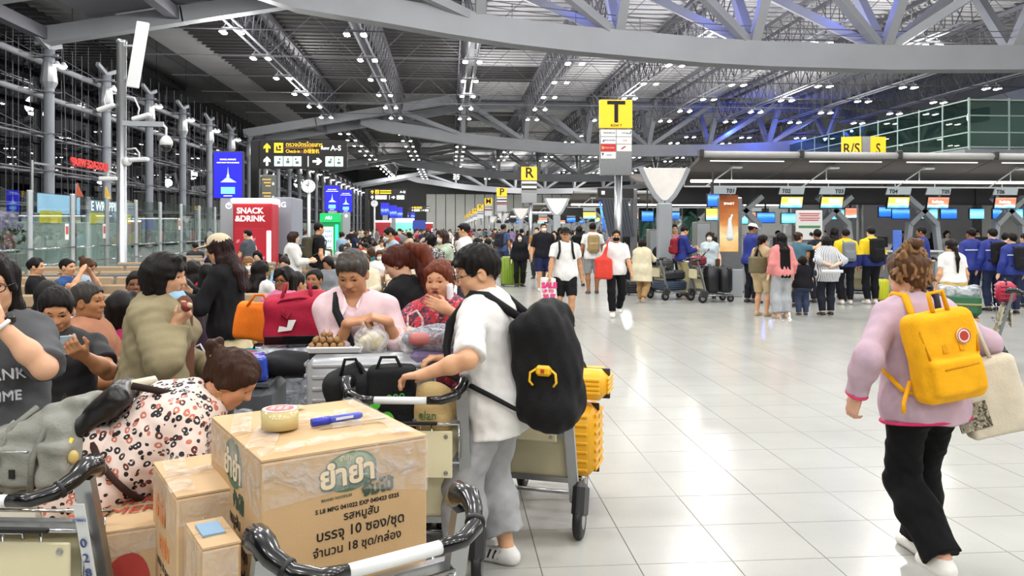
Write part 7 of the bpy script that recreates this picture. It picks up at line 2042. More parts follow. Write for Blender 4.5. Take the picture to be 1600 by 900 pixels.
MB().tube([Vector(B.neck - r_ax * .075 - f_ * .02), Vector(B.neck - r_ax * .085 + f_ * .07 - u_ * .04), Vector(B.chest - r_ax * .01 + f_ * .19), Vector(B.waist + r_ax * .12 + f_ * .16), Vector(B.waist + r_ax * .21)], .014, 6).build('cross_strap', M_FABRIC, RW, True, '#c9bfb0')
F = Field(); F.box(B.hp(-.075, .035, -.06), (.014, .03, .05), .012, R=B.HR); soft('hanging_mask', F, .008, M_CLOTH, RW, '#e8eaec')
# ---- the woman in the black jacket
x0, d0 = xd(643, 5.25), 5.25; fc = -62
base, Lf = LOC(x0, d0, fc)
BW_, B = person(base, fc, 'woman in a black jacket with a reddish ponytail bending her head', 0, H=1.63, fem=True, skin='#d8aa8a', hair='pony', haircol='#4a2218', pose=dict(spine=(0, .10, 1), head=(-18, 28, 0), arms=(dict(w=(-.15, .34, 1.0)), dict(w=(.12, .34, 1.0)))), top=dict(col='#141416', sleeve=1.95, fit=.026, sfit=.026, high=True, hem=.16), bottom=dict(col='#1c1c20'))
F = Field(); F.cone(B.hp(.0, -.13, .07), B.hp(.0, -.20, .0), .035, .05, k=.03); F.cone(B.hp(.0, -.20, .0), B.hp(.0, -.205, -.20), .05, .055, k=.03); F.cone(B.hp(.0, -.205, -.20), B.hp(.0, -.17, -.42), .055, .02, k=.03); F.wrinkle(.004, 140, 3, (1, 1, .15)); soft('ponytail', F, .009, M_HAIR, BW_, '#6a3322')
# ---- the woman in the olive jacket
x0, d0 = xd(243, 4.05), 4.05; fc = 88
base, Lf = LOC(x0, d0, fc)
GW, B = person(base, fc, 'woman in an olive jacket eating fruit, blue mask under her chin', 0, H=1.60, wd=1.08, fem=True, skin='#c99a78', hair='bobshort', mask='-#9cc3dc', puff=.2,
    pose=dict(spine=(0, .04, 1), head=(2, 6, 0), hsc=1.05, arms=(dict(w=(-.10, .26, .98), p=(-.6, -.5, -.8)), dict(w=Lf(-1.66, 3.92, 1.25), p=(.8, -.4, -.8), pn=(-.3, -.6, .5), hd=(-.1, .75, .7), curl=.65))),
    top=dict(col='#8d8366', sleeve=1.92, fit=.038, sfit=.040, hem=.22, flare=.03, high=True, wr=.012, kind='jacket'), bottom=dict(col='#33404e'))
u_, f_, r_ax = B.T[2], B.T[1], B.T[0]
F = Field(); F.cone(B.chest + f_ * .10 + u_ * .14, B.pel + f_ * .115 - u_ * .12, .062, .085, k=.03); F.wrinkle(.005, 30, 2); soft('blouse', F, .011, M_CLOTH, GW, '#6a4838')
fp = Vector(CAMV(-1.60, 3.90, 1.335)); t = thing('fruit', 'dark red fruit held by the woman in the olive jacket', 'fruit', fp)
soft('skin', Field().ell((0, 0, 0), (.026, .026, .024)), .007, M_PLASTIC, t, '#7a2420'); soft('bite', Field().ell((.018, -.01, .008), (.014, .014, .014)), .006, M_PLASTIC, t, '#c8b090')
# ---- seated man in the black T-shirt with a phone
x0, d0 = xd(88, 4.3), 4.3; fc = 150
base, Lf = LOC(x0, d0, fc)
BM, B = person(base, fc, 'man in a black printed T-shirt looking down at his phone', 0, H=1.70, wd=1.04, skin='#c08a64', hair='short', gaze=34,
    pose=dict(sit=.55, feet=[(-.12, .42, 0, -6), (.12, .40, 0, 6)], spine=(0, .0, 1), head=(6, 22, 0), arms=(dict(w=Lf(-2.17, 4.0, 1.085), p=(-.8, -.4, -.8), pn=(.2, -.5, .8), hd=(.4, .7, .35), curl=.55), dict(w=(.26, .22, .80), p=(.8, -.4, -.3)))),
    top=dict(mat=M_TIGER, col='#ffffff', sleeve=.7, fit=.022, sfit=.026, hem=.12), bottom=dict(col='#22262e'))
t = thing('phone', 'dark phone in the hand of the man in the black T-shirt', 'phone', CAMV(-2.205, 3.93, 1.13), math.radians(150) * -1)
MB().box((0, 0, .01), (.072, .010, .145), Matrix.Rotation(-.7, 3, 'X'), ch=.004).build('body', M_GRIP, t); MB().box((0, .006, .012), (.066, .004, .135), Matrix.Rotation(-.7, 3, 'X')).build('display', flat('#9fb2c0', emit=.2), t)
# ---- woman with glasses at the left edge
x0, d0 = xd(-12, 3.05), 3.05; fc = 142
base, Lf = LOC(x0, d0, fc)
EW, B = person(base, fc, 'woman in a grey printed T-shirt and glasses eating at the left edge', 0, H=1.64, wd=1.0, fem=True, skin='#d9a988', hair='longfront', haircol='#15110f', glasses=True,
    pose=dict(spine=(0, .02, 1), head=(16, 8, 0), arms=(dict(w=Lf(-1.86, 2.86, 1.385), p=(-.9, -.2, -.9), pn=(.4, -.8, .2), hd=(.5, .25, .8), curl=.6), dict(w=(.18, .16, .95)))),
    top=dict(col='#56575a', sleeve=.95, fit=.028, sfit=.034, hem=.2, flare=.02), bottom=dict(col='#2a2c32'))
el, wr = Vector(B.el[0]), Vector(B.wr[0]); dv = (wr - el).normalized(); c = el.lerp(wr, .90)
rr2 = fr(np.array(dv), (0, 0, 1)); MB().tube([c + Vector(rr2[0] * .034 * math.cos(t_) + rr2[1] * .034 * math.sin(t_)) for t_ in [2 * math.pi * q / 18 for q in range(18)]], .009, 6, closed=True).build('watch_strap', M_WHITE, EW, True)
MB().box(c + Vector(-rr2[0] * .0 + rr2[1] * .036), (.036, .036, .036), ch=.010).build('watch_face', M_GRIP, EW)
u_, f_, r_ax = B.T[2], B.T[1], B.T[0]; cf = B.chest + f_ * .195
text('BANK', .055, flat('#b9bcc0'), Vector(cf + u_ * -.03), Vector(-r_ax), Vector(u_), EW, extrude=.012); text('ITIME', .05, flat('#b9bcc0'), Vector(cf - u_ * .11 + f_ * .0), Vector(-r_ax), Vector(u_), EW, extrude=.012)
MB().add([Vector(cf - r_ax * q * .035 * -1 - u_ * (.20 + .03 * ((i) % 2)) - f_ * .005) for i, q in enumerate((-3, -2, -1, 0, 1, 2, 3))] + [Vector(cf + r_ax * q * .035 - u_ * .27 - f_ * .005) for q in (3, -3)], [(0, 1, 2, 3, 4, 5, 6, 7, 8)]).build('mountain_print', flat('#c9ccd0'), EW)
t = thing('fruit', 'yellow fruit at the mouth of the woman with glasses', 'fruit', CAMV(-1.90, 2.86, 1.475)); soft('skin', Field().ell((0, 0, 0), (.035, .026, .026)), .007, M_PLASTIC, t, '#e0b030')
# ---- seated man in profile, brown shirt
x0, d0 = xd(140, 5.1), 5.1; fc = 96
base, Lf = LOC(x0, d0, fc)
QM, B = person(base, fc, 'grey-haired man in a brown shirt seated in profile behind the phone user', 0, H=1.68, wd=1.1, skin='#a8744e', hair='short', haircol='#3a3632',
    pose=seat(.52, head=(0, 0, 0), spine=(0, -.05, 1)), top=dict(col='#a8765c', sleeve=1.0, fit=.028, sfit=.032, hem=.1), bottom=dict(col='#39404c'))
for j, z in enumerate((.62, .74, .86)):
    a = B.sh[1] + (B.el[1] - B.sh[1]) * z; dv = _n(B.el[1] - B.sh[1]); rr2 = fr(dv, (0, 1, 0)); MB().tube([Vector(a + rr2[0] * .073 * math.cos(t_) + rr2[1] * .073 * math.sin(t_)) for t_ in [2 * math.pi * q / 18 for q in range(18)]], .007, 5, closed=True).build('sleeve_stripe', M_CLOTH, QM, True, ('#c0483e', '#e8e4e0', '#e8e4e0')[j])
# ---- cap woman standing behind
x0, d0 = xd(357, 6.5), 6.5; fc = -88
base, Lf = LOC(x0, d0, fc)
CW, B = person(base, fc, 'woman in a beige cap, black top and cream skirt standing behind the benches', 0, H=1.69, fem=True, skin='#dcb08e', hair='long', haircol='#2a1a18', cap='#c9bca0',
    pose=dict(spine=(0, .08, 1), head=(0, 14, 0), arms=(dict(w=(-.12, .34, 1.18), p=(-.6, -.6, -.6), curl=.5), dict(w=(.10, .36, 1.2), p=(.6, -.6, -.6), curl=.5))), top=dict(col='#17171a', sleeve=1.9, fit=.024, sfit=.026, high=True), bottom=dict(kind='skirt', col='#cdbf98', len=.75, flare=.06))

# ------------------------------------------------------------------ people in the middle distance
def mid(px, d, face, label, ytop=None, H=None, **k):
    if H is None: H = ZAT(ytop, d) if ytop is not None else 1.68
    k.setdefault('lod', 1)
    return person(GX(px, d), face, label, H=max(.9, min(1.88, H * 1.0)), **k)
WHT = '#e6e6e4'; BLK = '#18181b'; NVY = '#20263e'
# walkers
W1, B1 = mid(883, 14.1, 182, 'man in a white T-shirt, black shorts and black cap walking towards us', 354, skin='#c0906c', hair='short', cap='#1c1c1e', wd=1.05, pose=walk(1, .16), top=dict(col=WHT, fit=.03, sfit=.03, hem=.14), bottom=dict(col='#17171a', frac=.92, fit=.03), shoes='#1d1d20')
for sg in (-1, 1): strap(B1, W1, 'backpack_strap', [Vector(B1.sh[0 if sg < 0 else 1] * .6 + B1.neck * .4 + B1.T[2] * .085), Vector(B1.sh[0 if sg < 0 else 1] * .6 + B1.neck * .4 + B1.T[1] * .10 + B1.T[2] * .05), Vector(B1.sh[0 if sg < 0 else 1] * .6 + B1.neck * .4 + B1.T[1] * .16 - B1.T[2] * .08), Vector(B1.chest + B1.T[0] * sg * .15 + B1.T[1] * .13 - B1.T[2] * .1)], .02, '#1a1a1c')
p = P(857, 452, 13.9); t = thing('carrier_bag', 'white carrier bag with pink SALE lettering carried by the man in the cap', 'bag', (p.x, p.y, p.z - .27), 0.1)
soft('body', Field().box((0, 0, .24), (.14, .05, .24), .03).wrinkle(.01, 14, 2), .018, M_FABRIC, t, '#e8e6e4')
text('SALE', .13, flat('#e0307a'), (0, -.062, .34), (1, 0, 0), (0, 0, 1), t, bold=.008); text('UP TO', .07, flat('#e0307a'), (-.02, -.062, .24), (1, 0, 0), (0, 0, 1), t, bold=.004); text('20 FF', .10, flat('#e0307a'), (0, -.062, .15), (1, 0, 0), (0, 0, 1), t, bold=.006)
MB().tube([(-.05, 0, .46), (-.02, 0, .55), (.03, 0, .55), (.05, 0, .46)], .012, 6).build('handle', M_FABRIC, t, True, '#dddbd8')
W2, B2 = mid(962, 15.6, 186, 'man in a white shirt and black trousers with a black mask striding towards us', 357, skin='#c8966e', hair='fringe', mask='#141416', pose=walk(-1, .24), top=dict(col=WHT, fit=.024, sleeve=.8), bottom=dict(col='#141417'), shoes='#e6e5e2')
p = P(943, 418, 15.3); t = thing('shopping_bag', 'red cloth bag carried by the man with the black mask', 'bag', (p.x, p.y, p.z - .24), 0.1)
soft('body', Field().box((0, 0, .22), (.17, .06, .20), .05).cone((0, 0, .4), (.06, 0, .62), .05, .02, k=.1).wrinkle(.016, 12, 5), .018, M_FABRIC, t, '#d84438'); MB().tube([(.05, 0, .5), (.08, 0, .72), (.12, .02, .80)], .015, 6).build('strap', M_FABRIC, t, True, '#d84438')
mid(1003, 18.3, 30, 'woman in a cream tunic and khaki trousers pushing the trolley of blue suitcases', 372, fem=True, hair='bobshort', wd=1.12, pose=walk(1, .2, arms=(dict(w=(-.15, .36, 1.0)), dict(w=(.18, .40, .98)))), top=dict(col='#d6cdb0', sleeve=1.9, hem=.34, fit=.03, flare=.05), bottom=dict(col='#a5865c'), shoes='#b09070')
mid(849, 21.8, 176, 'broad man in a navy T-shirt and navy shorts with a white mask', 347, wd=1.25, hair='buzz', mask='#eceeee', top=dict(col='#1b1c24', fit=.03, sleeve=.9), bottom=dict(col='#20284a', frac=.98, fit=.03), shoes='#cfcfc8')
mid(866, 22.6, 190, 'long-haired woman in black beside the broad man with the white mask', 360, fem=True, hair='long', top=dict(col=BLK), bottom=dict(col=BLK, frac=.9), shoes='#d8d4cc')
mid(812, 23.3, 180, 'masked woman in black standing behind the lime green suitcase', 364, fem=True, hair='bob', mask='#e6e9ea', top=dict(col='#1a1a1e', sleeve=1.9), bottom=dict(col=BLK))
W7, B7 = mid(926, 20.8, 4, 'man in a white T-shirt seen from behind with a tan backpack', 345, hair='short', wd=1.08, top=dict(col=WHT, fit=.03), bottom=dict(col='#8d8f92', frac=.95, fit=.03), shoes='#4a443c')
def bag_on(B, root, color, label, w_=.15, t_=.09, h_=.23, low=.08, strapc=None, back=1):
    r, f, u = B.T; c = B.chest - u * low - f * (.12 + .03 + t_) * back
    b = thing('backpack', label, 'backpack', root.location, root.rotation_euler.z)
    soft('body', Field().box(c, (w_, t_, h_), .06, R=B.T).box(c - f * t_ - u * .08, (w_ * .75, .03, h_ * .4), .025, R=B.T, k=.03).wrinkle(.006, 22, 2), .018, M_FABRIC, b, color)
    for sg in (-1, 1):
        a = B.sh[0 if sg < 0 else 1] * .6 + B.neck * .4
        MB().tube([Vector(c + u * h_ * .8 + r * sg * .07 + f * t_ * .5), Vector(a + u * .07), Vector(a + f * .14 - u * .06), Vector(a + f * .10 - u * .24 + r * sg * .07), Vector(c - u * h_ * .7 + r * sg * .14 + f * t_)], .018, 6).build('strap', M_FABRIC, b, True, strapc or color)
    return b
bag_on(B7, W7, '#a08a60', 'tan backpack of the man in the white T-shirt seen from behind')
mid(905, 23.5, 10, 'woman with long black hair and black clothes seen from behind', 352, fem=True, hair='verylong', top=dict(col='#151518', sleeve=1.8), bottom=dict(col='#b8aaa0', frac=1.4))
mid(987, 24.2, 60, 'man in a black cap and black T-shirt near the flight board', 350, hair='short', cap='#161618', top=dict(col=BLK), bottom=dict(col='#20242c'))
mid(975, 25.5, 250, 'woman with tied hair in dark clothes near the flight board', 350, fem=True, hair='bun', top=dict(col='#26262b'), bottom=dict(col=BLK))
mid(1036, 21.6, 270, 'long-haired masked woman in a cream blouse by the glass screens', 360, fem=True, hair='long', haircol='#4a3426', mask='#e8ecec', top=dict(col='#d8cfae', sleeve=1.8), bottom=dict(col='#55504a'))
mid(1024, 22.4, 60, 'person in black leaning over the trolley of blue suitcases', 374, hair='short', pose=dict(spine=(0, .4, 1), arms=(dict(w=(-.2, .5, .9)), dict(w=(.2, .5, .9)))), top=dict(col=BLK), bottom=dict(col=BLK))
W11, B11 = mid(1066, 20.2, 85, 'man in a blue jacket and khaki trousers looking at his phone', 352, hair='fringe', pose=dict(head=(0, 22, 0), arms=(dict(w=(-.08, .34, 1.22), curl=.6), dict(w=(.10, .34, 1.18), curl=.6))), top=dict(mat=M_BLJ, col='#ffffff', sleeve=1.9, fit=.03, sfit=.03, kind='jacket'), bottom=dict(col='#b0a67c'), shoes='#5a1c1e')
bag_on(B11, W11, '#8c2430', 'dark red backpack of the man in the blue jacket', .13, .08, .2)
mid(1053, 21.5, 180, 'person in a pink top just behind the man in the blue jacket', 350, hair='short', top=dict(col='#c88a98'), bottom=dict(col='#30343c'))
W12, B12 = mid(1109, 19.4, 205, 'masked woman in a pale blue T-shirt with a brown shoulder bag', 362, fem=True, hair='bobshort', haircol='#2c1e1a', mask='#eceeee', top=dict(col='#c3d2d6', fit=.026), bottom=dict(col='#3c424a'))
strap(B12, W12, 'bag_strap', [Vector(B12.sh[0] * .5 + B12.neck * .5 + B12.T[2] * .05), Vector(B12.chest + B12.T[1] * .16), Vector(B12.waist + B12.T[0] * .17 + B12.T[1] * .1)], .014, '#3a2a22'); soft('shoulder_bag', Field().box(B12.pel - B12.T[0] * .2 + B12.T[1] * .05, (.05, .11, .09), .03), .018, M_FABRIC, W12, '#5a3a2a')
# queue
Q1, BQ = mid(1173, 18.2, 80, 'man in a blue uniform jacket and white cap at the left of the queue', 348, hair='short', cap='#e6e4dd', wd=1.08, pose=dict(head=(0, 12, 0), arms=(dict(w=(-.12, .3, 1.1)), dict(w=(.12, .3, 1.08)))), top=dict(mat=M_BLJ, col='#ffffff', sleeve=1.92, fit=.034, sfit=.032, kind='jacket'), bottom=dict(col='#1c1e28'), shoes='#222226')
for i in (0, 1):
    a = B11
    w_ = BQ.el[i] + (BQ.wr[i] - BQ.el[i]) * .3; dv = _n(BQ.wr[i] - BQ.el[i]); rr2 = fr(dv, (0, 0, 1)); MB().tube([Vector(w_ + rr2[0] * .074 * math.cos(t_) + rr2[1] * .074 * math.sin(t_)) for t_ in [2 * math.pi * q / 14 for q in range(14)]], .014, 5, closed=True).build('reflective_band', M_CLOTH, Q1, True, '#d5dae2')
Q2, B_ = mid(1190, 15.6, 60, 'woman in beige with bare legs carrying an olive tote', 366, fem=True, hair='pony_low', mask='#e2e6e8', top=dict(col='#bfa684', sleeve=.5), bottom=dict(col='#c4ae88', frac=.95, fit=.03), shoes='#b89a78')
p = P(1184, 413, 15.4); t = thing('tote_bag', 'olive tote bag of the woman in beige', 'bag', (p.x, p.y, p.z - .17), .3); soft('body', Field().box((0, 0, .16), (.19, .06, .16), .03).wrinkle(.008, 16, 2), .018, M_FABRIC, t, '#6e684e'); MB().tube([(-.1, 0, .3), (.0, .02, .52), (.1, 0, .3)], .014, 6).build('strap', M_FABRIC, t, True, '#6e684e')
mid(1222, 15.2, -4, 'woman with very long black hair, pink jacket and grey trousers', 363, fem=True, hair='verylong', haircol='#0e0c0c', top=dict(col='#d88a88', sleeve=1.85, fit=.03, sfit=.03), bottom=dict(col='#a6aaae', fit=.03, flare=.04), shoes='#c8a48c')
mid(1254, 15.6, 10, 'small child in a black T-shirt and jeans standing in the queue', 403, hair='short', top=dict(col='#1c1c22'), bottom=dict(col='#3c4660'), shoes='#3a342e', pose=dict(hsc=1.25))
Q5, B_ = mid(1292, 15.6, 2, 'woman in a pinstriped shirt holding her hands behind her back', 368, fem=True, hair='bobshort', wd=1.15, pose=dict(arms=(dict(w=(-.06, -.20, 1.02), p=(-1, -.3, 0)), dict(w=(.06, -.20, 1.0), p=(1, -.3, 0)))), top=dict(mat=M_STRIPE, col='#ffffff', sleeve=1.4, fit=.03, sfit=.03, hem=.2), bottom=dict(col='#23252e'), shoes='#1e1c1e')
p = P(1300, 424, 15.3); t = thing('paper_roll', 'white rolled paper held behind the pinstriped shirt', 'paper roll', p, -.2); MB().lathe([(.03, -.2), (.03, .2)], 12, axis='x').build('roll', M_WHITE, t); MB().lathe([(.02, -.202), (.02, .202)], 12, axis='x').build('inner_roll', M_GREY, t)
mid(1246, 17.2, 60, 'woman in a teal T-shirt raising her right arm in the queue', 362, fem=True, hair='bun', haircol='#3a241c', pose=dict(arms=(dict(w=(-.1, .3, 1.05)), dict(w=(.30, .42, 1.42), p=(.8, -.3, -.6)))), top=dict(col='#4d7080'), bottom=dict(col='#2c3038'))
Q7, B_ = mid(1278, 18.2, 0, 'man in dark clothes with a navy backpack before the notice board', 358, hair='short', top=dict(col='#20242e'), bottom=dict(col='#22262e')); bag_on(B_, Q7, '#1c2234', 'navy backpack before the notice board')
mid(1304, 19.6, 20, 'long-haired woman in a red top near the notice board', 355, fem=True, hair='long', top=dict(col='#a82430'), bottom=dict(col='#2a2c30'))
Q9, B_ = mid(1322, 18.0, 10, 'person in a yellow and blue jacket with a grey backpack', 357, hair='short', top=dict(mat=M_JACKYB, col='#ffffff', sleeve=1.9, fit=.034, sfit=.032, kind='jacket'), bottom=dict(col='#181a20'), shoes='#e2e0dc'); bag_on(B_, Q9, '#7c8288', 'grey backpack on the left yellow and blue jacket', .14, .08, .22)
Q10, B_ = mid(1362, 18.1, 0, 'person in a yellow and blue jacket with a black backpack', 354, hair='short', wd=1.1, top=dict(mat=M_JACKYB, col='#ffffff', sleeve=1.9, fit=.034, sfit=.032, kind='jacket'), bottom=dict(col='#16181e'), shoes='#e2e0dc'); bag_on(B_, Q10, '#17171a', 'black backpack on the right yellow and blue jacket', .15, .10, .26)
mid(1442, 18.4, -50, 'man in a blue jacket turned left behind the woman in lilac', 354, hair='short', top=dict(mat=M_BLJ, col='#ffffff', sleeve=1.9, fit=.032, sfit=.03, kind='jacket'), bottom=dict(col='#23283a'))
mid(1432, 14.5, -40, 'dark-haired woman in blue partly hidden by the woman in lilac', 379, fem=True, hair='bob', top=dict(col='#31508c', sleeve=1.6), bottom=dict(col='#2a2c36'))
mid(1488, 12.8, 6, 'woman in a white T-shirt and sand trousers with a long ponytail', 373, fem=True, hair='pony_low', haircol='#17100e', top=dict(col=WHT, fit=.03, hem=.0), bottom=dict(col='#c4a968', fit=.034, flare=.03), shoes='#c9c4b8')
for (px, d, ft, lab, bc, bl) in ((1519, 16.6, 0, 'man in a blue uniform jacket right of the white T-shirt woman', None, None), (1552, 16.4, 8, 'man in a blue uniform jacket with a black backpack', '#141416', 'black backpack with a white patch on a blue uniform jacket'), (1583, 15.8, -5, 'man in a blue uniform jacket with a backpack marked K', '#1b1b1e', 'black backpack marked K'), (1604, 17.2, -20, 'man in a blue uniform jacket cut by the right edge', None, None), (1571, 19.0, 40, 'man in a pale blue T-shirt among the blue jackets', None, None)):
    pr, B_ = mid(px, d, ft, lab, 356 if px < 1560 else 364, hair='short', wd=1.08, top=dict(mat=M_BLJ, col='#ffffff', sleeve=1.92, fit=.034, sfit=.032, kind='jacket') if px != 1571 else dict(col='#9cb4c4'), bottom=dict(col='#28304a'), shoes='#1e1e22')
    if px != 1571:
        bd = B_.chest - B_.T[2] * .02
        MB().tube([Vector(bd + B_.T[0] * (.225) * math.cos(t_) + B_.T[1] * .165 * math.sin(t_)) for t_ in [2 * math.pi * q / 22 for q in range(22)]], .012, 5, closed=True).build('reflective_band', M_CLOTH, pr, True, '#cfd8e6')
    if bc:
        b = bag_on(B_, pr, bc, bl)
        c = B_.chest - B_.T[2] * .04 - B_.T[1] * .385
        if px == 1552: MB().box(c, (.035, .02, .12)).build('white_patch', M_WHITE, b)
        else: text('K', .16, flat('#e6e6e6'), Vector(c), (1, 0, 0), (0, 0, 1), b, bold=.008, extrude=.01)
# airline staff behind the counters
for i, (px, d, lab, tc) in enumerate(((1287, 25.5, 'staff member in a pale shirt behind counter T03', '#c9ccd2'), (1458, 25.0, 'staff member in black and white behind counter T05', '#1c1c20'), (1525, 25.0, 'masked staff member in a black suit left of counter T06', '#141418'), (1407, 25.6, 'staff member in dark clothes behind counter T04', '#2a2c34'), (1215, 25.6, 'staff member bending behind counter T02', '#d0d0d0'), (1478, 25.4, 'second staff member between counters T05 and T06', '#d4d4d8'))):
    mid(px, d, 180, lab, H=1.66, fem=i % 2 == 1, hair='bob' if i % 2 else 'short', mask='#e4e8ea' if i in (1, 2) else None, top=dict(col=tc, sleeve=1.9), bottom=dict(col=BLK))
# standing on the left and centre
mid(456, 15.0, 82, 'woman in a white blouse standing right of the grey booth', 361, fem=True, hair='bobshort', haircol='#33221c', wd=1.1, pose=dict(arms=(dict(w=(-.1, .34, 1.12)), dict(w=(.1, .36, 1.1)))), top=dict(col='#d8d8d4', sleeve=1.8, fit=.03), bottom=dict(col='#3a3c42'))
L19, B_ = mid(496, 17.0, 60, 'man in black standing left of the green kiosk', 347, hair='short', top=dict(col='#1b1c20'), bottom=dict(col='#22242a')); bag_on(B_, L19, '#4a4636', 'drab backpack of the man left of the green kiosk')
mid(389, 18.6, -70, 'man in a grey T-shirt in front of the red snack machine', 358, hair='buzz', pose=dict(arms=(dict(w=(-.1, .34, 1.05)), dict(w=(.1, .34, 1.05)))), top=dict(col='#4d535a'), bottom=dict(col='#b8bcc0'))
mid(621, 14.2, 250, 'man in a pale blue shirt and glasses with a mask, standing in the crowd', 353, hair='short', mask='#dfe6ea', pose=dict(spine=(0, .2, 1), head=(0, 15, 0)), top=dict(col='#9fb4c6', sleeve=1.9), bottom=dict(col='#3a4250'))
mid(728, 14.4, -75, 'young man in a white T-shirt facing left above the crowd', 348, hair='fringe', skin='#c99a74', top=dict(col=WHT, fit=.03, sfit=.03), bottom=dict(col='#3a3e48'))
mid(694, 13.2, -120, 'woman in a sage green blouse raising her hand to her mask', 358, fem=True, hair='bob', haircol='#33221e', mask='#e4e8ea', pose=dict(arms=(dict(w=(-.05, .28, 1.48), p=(-.8, 0, -1)), dict(w=(.15, .2, 1.0)))), top=dict(col='#a9b8a4', sleeve=1.5, fit=.03, sfit=.03), bottom=dict(col='#8c8a80'))
mid(675, 12.4, -30, 'woman in a black and white patterned dress beside the sage green blouse', 365, fem=True, hair='bun', wd=1.1, top=dict(mat=M_BWPAT, col='#ffffff', sleeve=1.3, hem=.45, fit=.03, flare=.04), bottom=dict(col='#2a2a2e'))
L_, B_ = mid(762, 17.4, 0, 'child in a royal blue T-shirt with a blue backpack', 374, H=1.50, hair='short', top=dict(col='#28409c'), bottom=dict(col='#2a3048')); bag_on(B_, L_, '#2a62c8', 'small bright blue backpack of the child', .12, .07, .18)
mid(745, 17.8, 10, 'woman in a pale blue T-shirt beside the child in royal blue', 372, H=1.52, fem=True, hair='long', top=dict(col='#a8c2d2'), bottom=dict(col='#3a3c44'))
L_, B_ = mid(786, 27.5, 40, 'tall man in blue with a dark backpack beyond the crowd', 346, hair='short', top=dict(col='#48587c'), bottom=dict(col='#38405a')); bag_on(B_, L_, '#22242c', 'dark backpack of the tall man beyond the crowd')
mid(839, 27.0, 200, 'person in an orange top behind the broad man', 355, hair='short', top=dict(col='#b87a34'), bottom=dict(col='#30323a'))
mid(875, 27.5, 160, 'person in a black shirt behind the man in the cap', 355, fem=True, hair='bob', top=dict(col='#1f1f24'), bottom=dict(col=BLK))
mid(815, 30.0, 20, 'person in a dark coat far beyond the lime green suitcase', 357, hair='short', top=dict(col='#33343c', sleeve=1.9), bottom=dict(col=BLK))

# ------------------------------------------------------------------ benches and the seated crowd
def xw(px, Y): return wx(px, Y)
rows = []
# (Y, bench centre xs, faces: 180 = towards us)
ROWS = [(8.4, [-5.1, -2.65 - .9], 0), (9.7, [-7.1, -4.6, -2.1], 180), (11.4, [-8.2, -5.7, -3.2], 180), (13.3, [-8.6, -6.1, -3.6, -1.1], 180), (15.6, [-8.4, -5.9, -3.4], 0), (17.0, [-7.4, -4.9, -2.4], 180), (19.6, [-6.6, -4.1, -1.6], 0), (21.4, [-6.8, -4.3, -1.8], 180), (24.2, [-6.6, -4.1, -1.6], 0), (27.4, [-6.4, -3.9, -1.4], 180), (31, [-6.0, -3.5, -1.0, 1.5], 0), (35, [-6.0, -3.5, -1.0, 1.5], 180), (40, [-6.0, -3.5, -1.0, 1.5], 180), (46, [-6.0, -3.5, -1.0, 1.5], 180), (52, [-6.0, -3.5, -1.0, 1.5], 0), (59, [-6.0, -3.5, -1.0, 1.5], 180)]
for ri, (Y, xs, fc) in enumerate(ROWS):
    for bi, x in enumerate(xs):
        bench((x, Y, 0), 0 if fc == 0 else math.pi, 'beige four-seat bench, %s row from the camera, %s from the glass' % (ORD[ri + 1], ORD[bi]))
bench(CAMV(-3.46, 3.75), math.radians(2) - YAW, 'beige bench end beside the grey backpack at the left edge')
bench(CAMV(-3.05, 4.62), math.pi + .1, 'beige bench under the man with the phone')
bench(CAMV(-3.35, 5.35), math.radians(-90) - YAW + .5, 'beige bench under the grey-haired man in brown')
def sit_at(px, Y, face, label, dz=0.0, **k):
    k.setdefault('pose', seat(.46)); k.setdefault('lod', 1)
    return person((wx(px, Y), Y, 0), face, label, H=k.pop('H', 1.70), **k)
sit_at(64, 11.4, 80, 'young man in black with earbuds seated in profile at the glass', hair='short', skin='#d2a078', top=dict(col='#1a1b1f'), bottom=dict(col='#2a2e38'))
sit_at(112, 11.2, 100, 'man in a blue shirt resting his head on his hand', hair='buzz', pose=seat(.46, arms=(dict(w=(-.1, .2, 1.12), p=(-.8, 0, -1)), dict(w=(.12, .22, 1.14), p=(.8, 0, -1)))), top=dict(col='#2e5286'), bottom=dict(col='#2c3240'))
sit_at(141, 11.5, 95, 'woman in a pale blue blouse bending her head beside the blue shirt', fem=True, hair='bun', haircol='#4a3020', pose=seat(.46, head=(0, 30, 0)), top=dict(col='#a8bccb', sleeve=1.2), bottom=dict(col='#3a3c44'))
sit_at(84, 6.5, 10, 'dark-haired woman in white seen from behind, left of the phone user', fem=True, hair='long', pose=seat(.46), top=dict(col='#c8ccd0'), bottom=dict(col='#30323a'))
sit_at(212, 7.6, 160, 'man with dark skin in a black shirt seated behind the olive jacket', hair='short', skin='#7a5238', top=dict(col='#22242a'), bottom=dict(col='#262a34'))
sit_at(201, 5.7, 20, 'woman in a magenta top half hidden by the olive jacket', fem=True, hair='bob', pose=seat(.44), top=dict(col='#b8366e'), bottom=dict(col='#2a2c34'))
sit_at(241, 11.0, 150, 'man with a pale green mask seated near the glass partition', hair='short', mask='#9cc8b8', top=dict(col='#2c2e34'), bottom=dict(col='#2a2c34'))
sit_at(290, 8.6, 150, 'man in a white shirt asleep with his head tilted back', hair='short', skin='#b07e58', pose=seat(.44, spine=(0, -.45, 1), head=(0, -40, 0)), top=dict(col='#d5d9de', sleeve=1.6, fit=.03), bottom=dict(col='#3a3f4c'))
sit_at(270, 7.4, 30, 'person in a dark plum jacket beside the sleeping man', hair='short', pose=seat(.40, spine=(0, .2, 1)), top=dict(col='#3a2c3a', sleeve=1.9), bottom=dict(col='#22242a'))
sit_at(306, 10.4, 20, 'long-haired person in a red top seen from behind near the cap woman', fem=True, hair='long', top=dict(col='#b8262e'), bottom=dict(col='#2a2c34'))
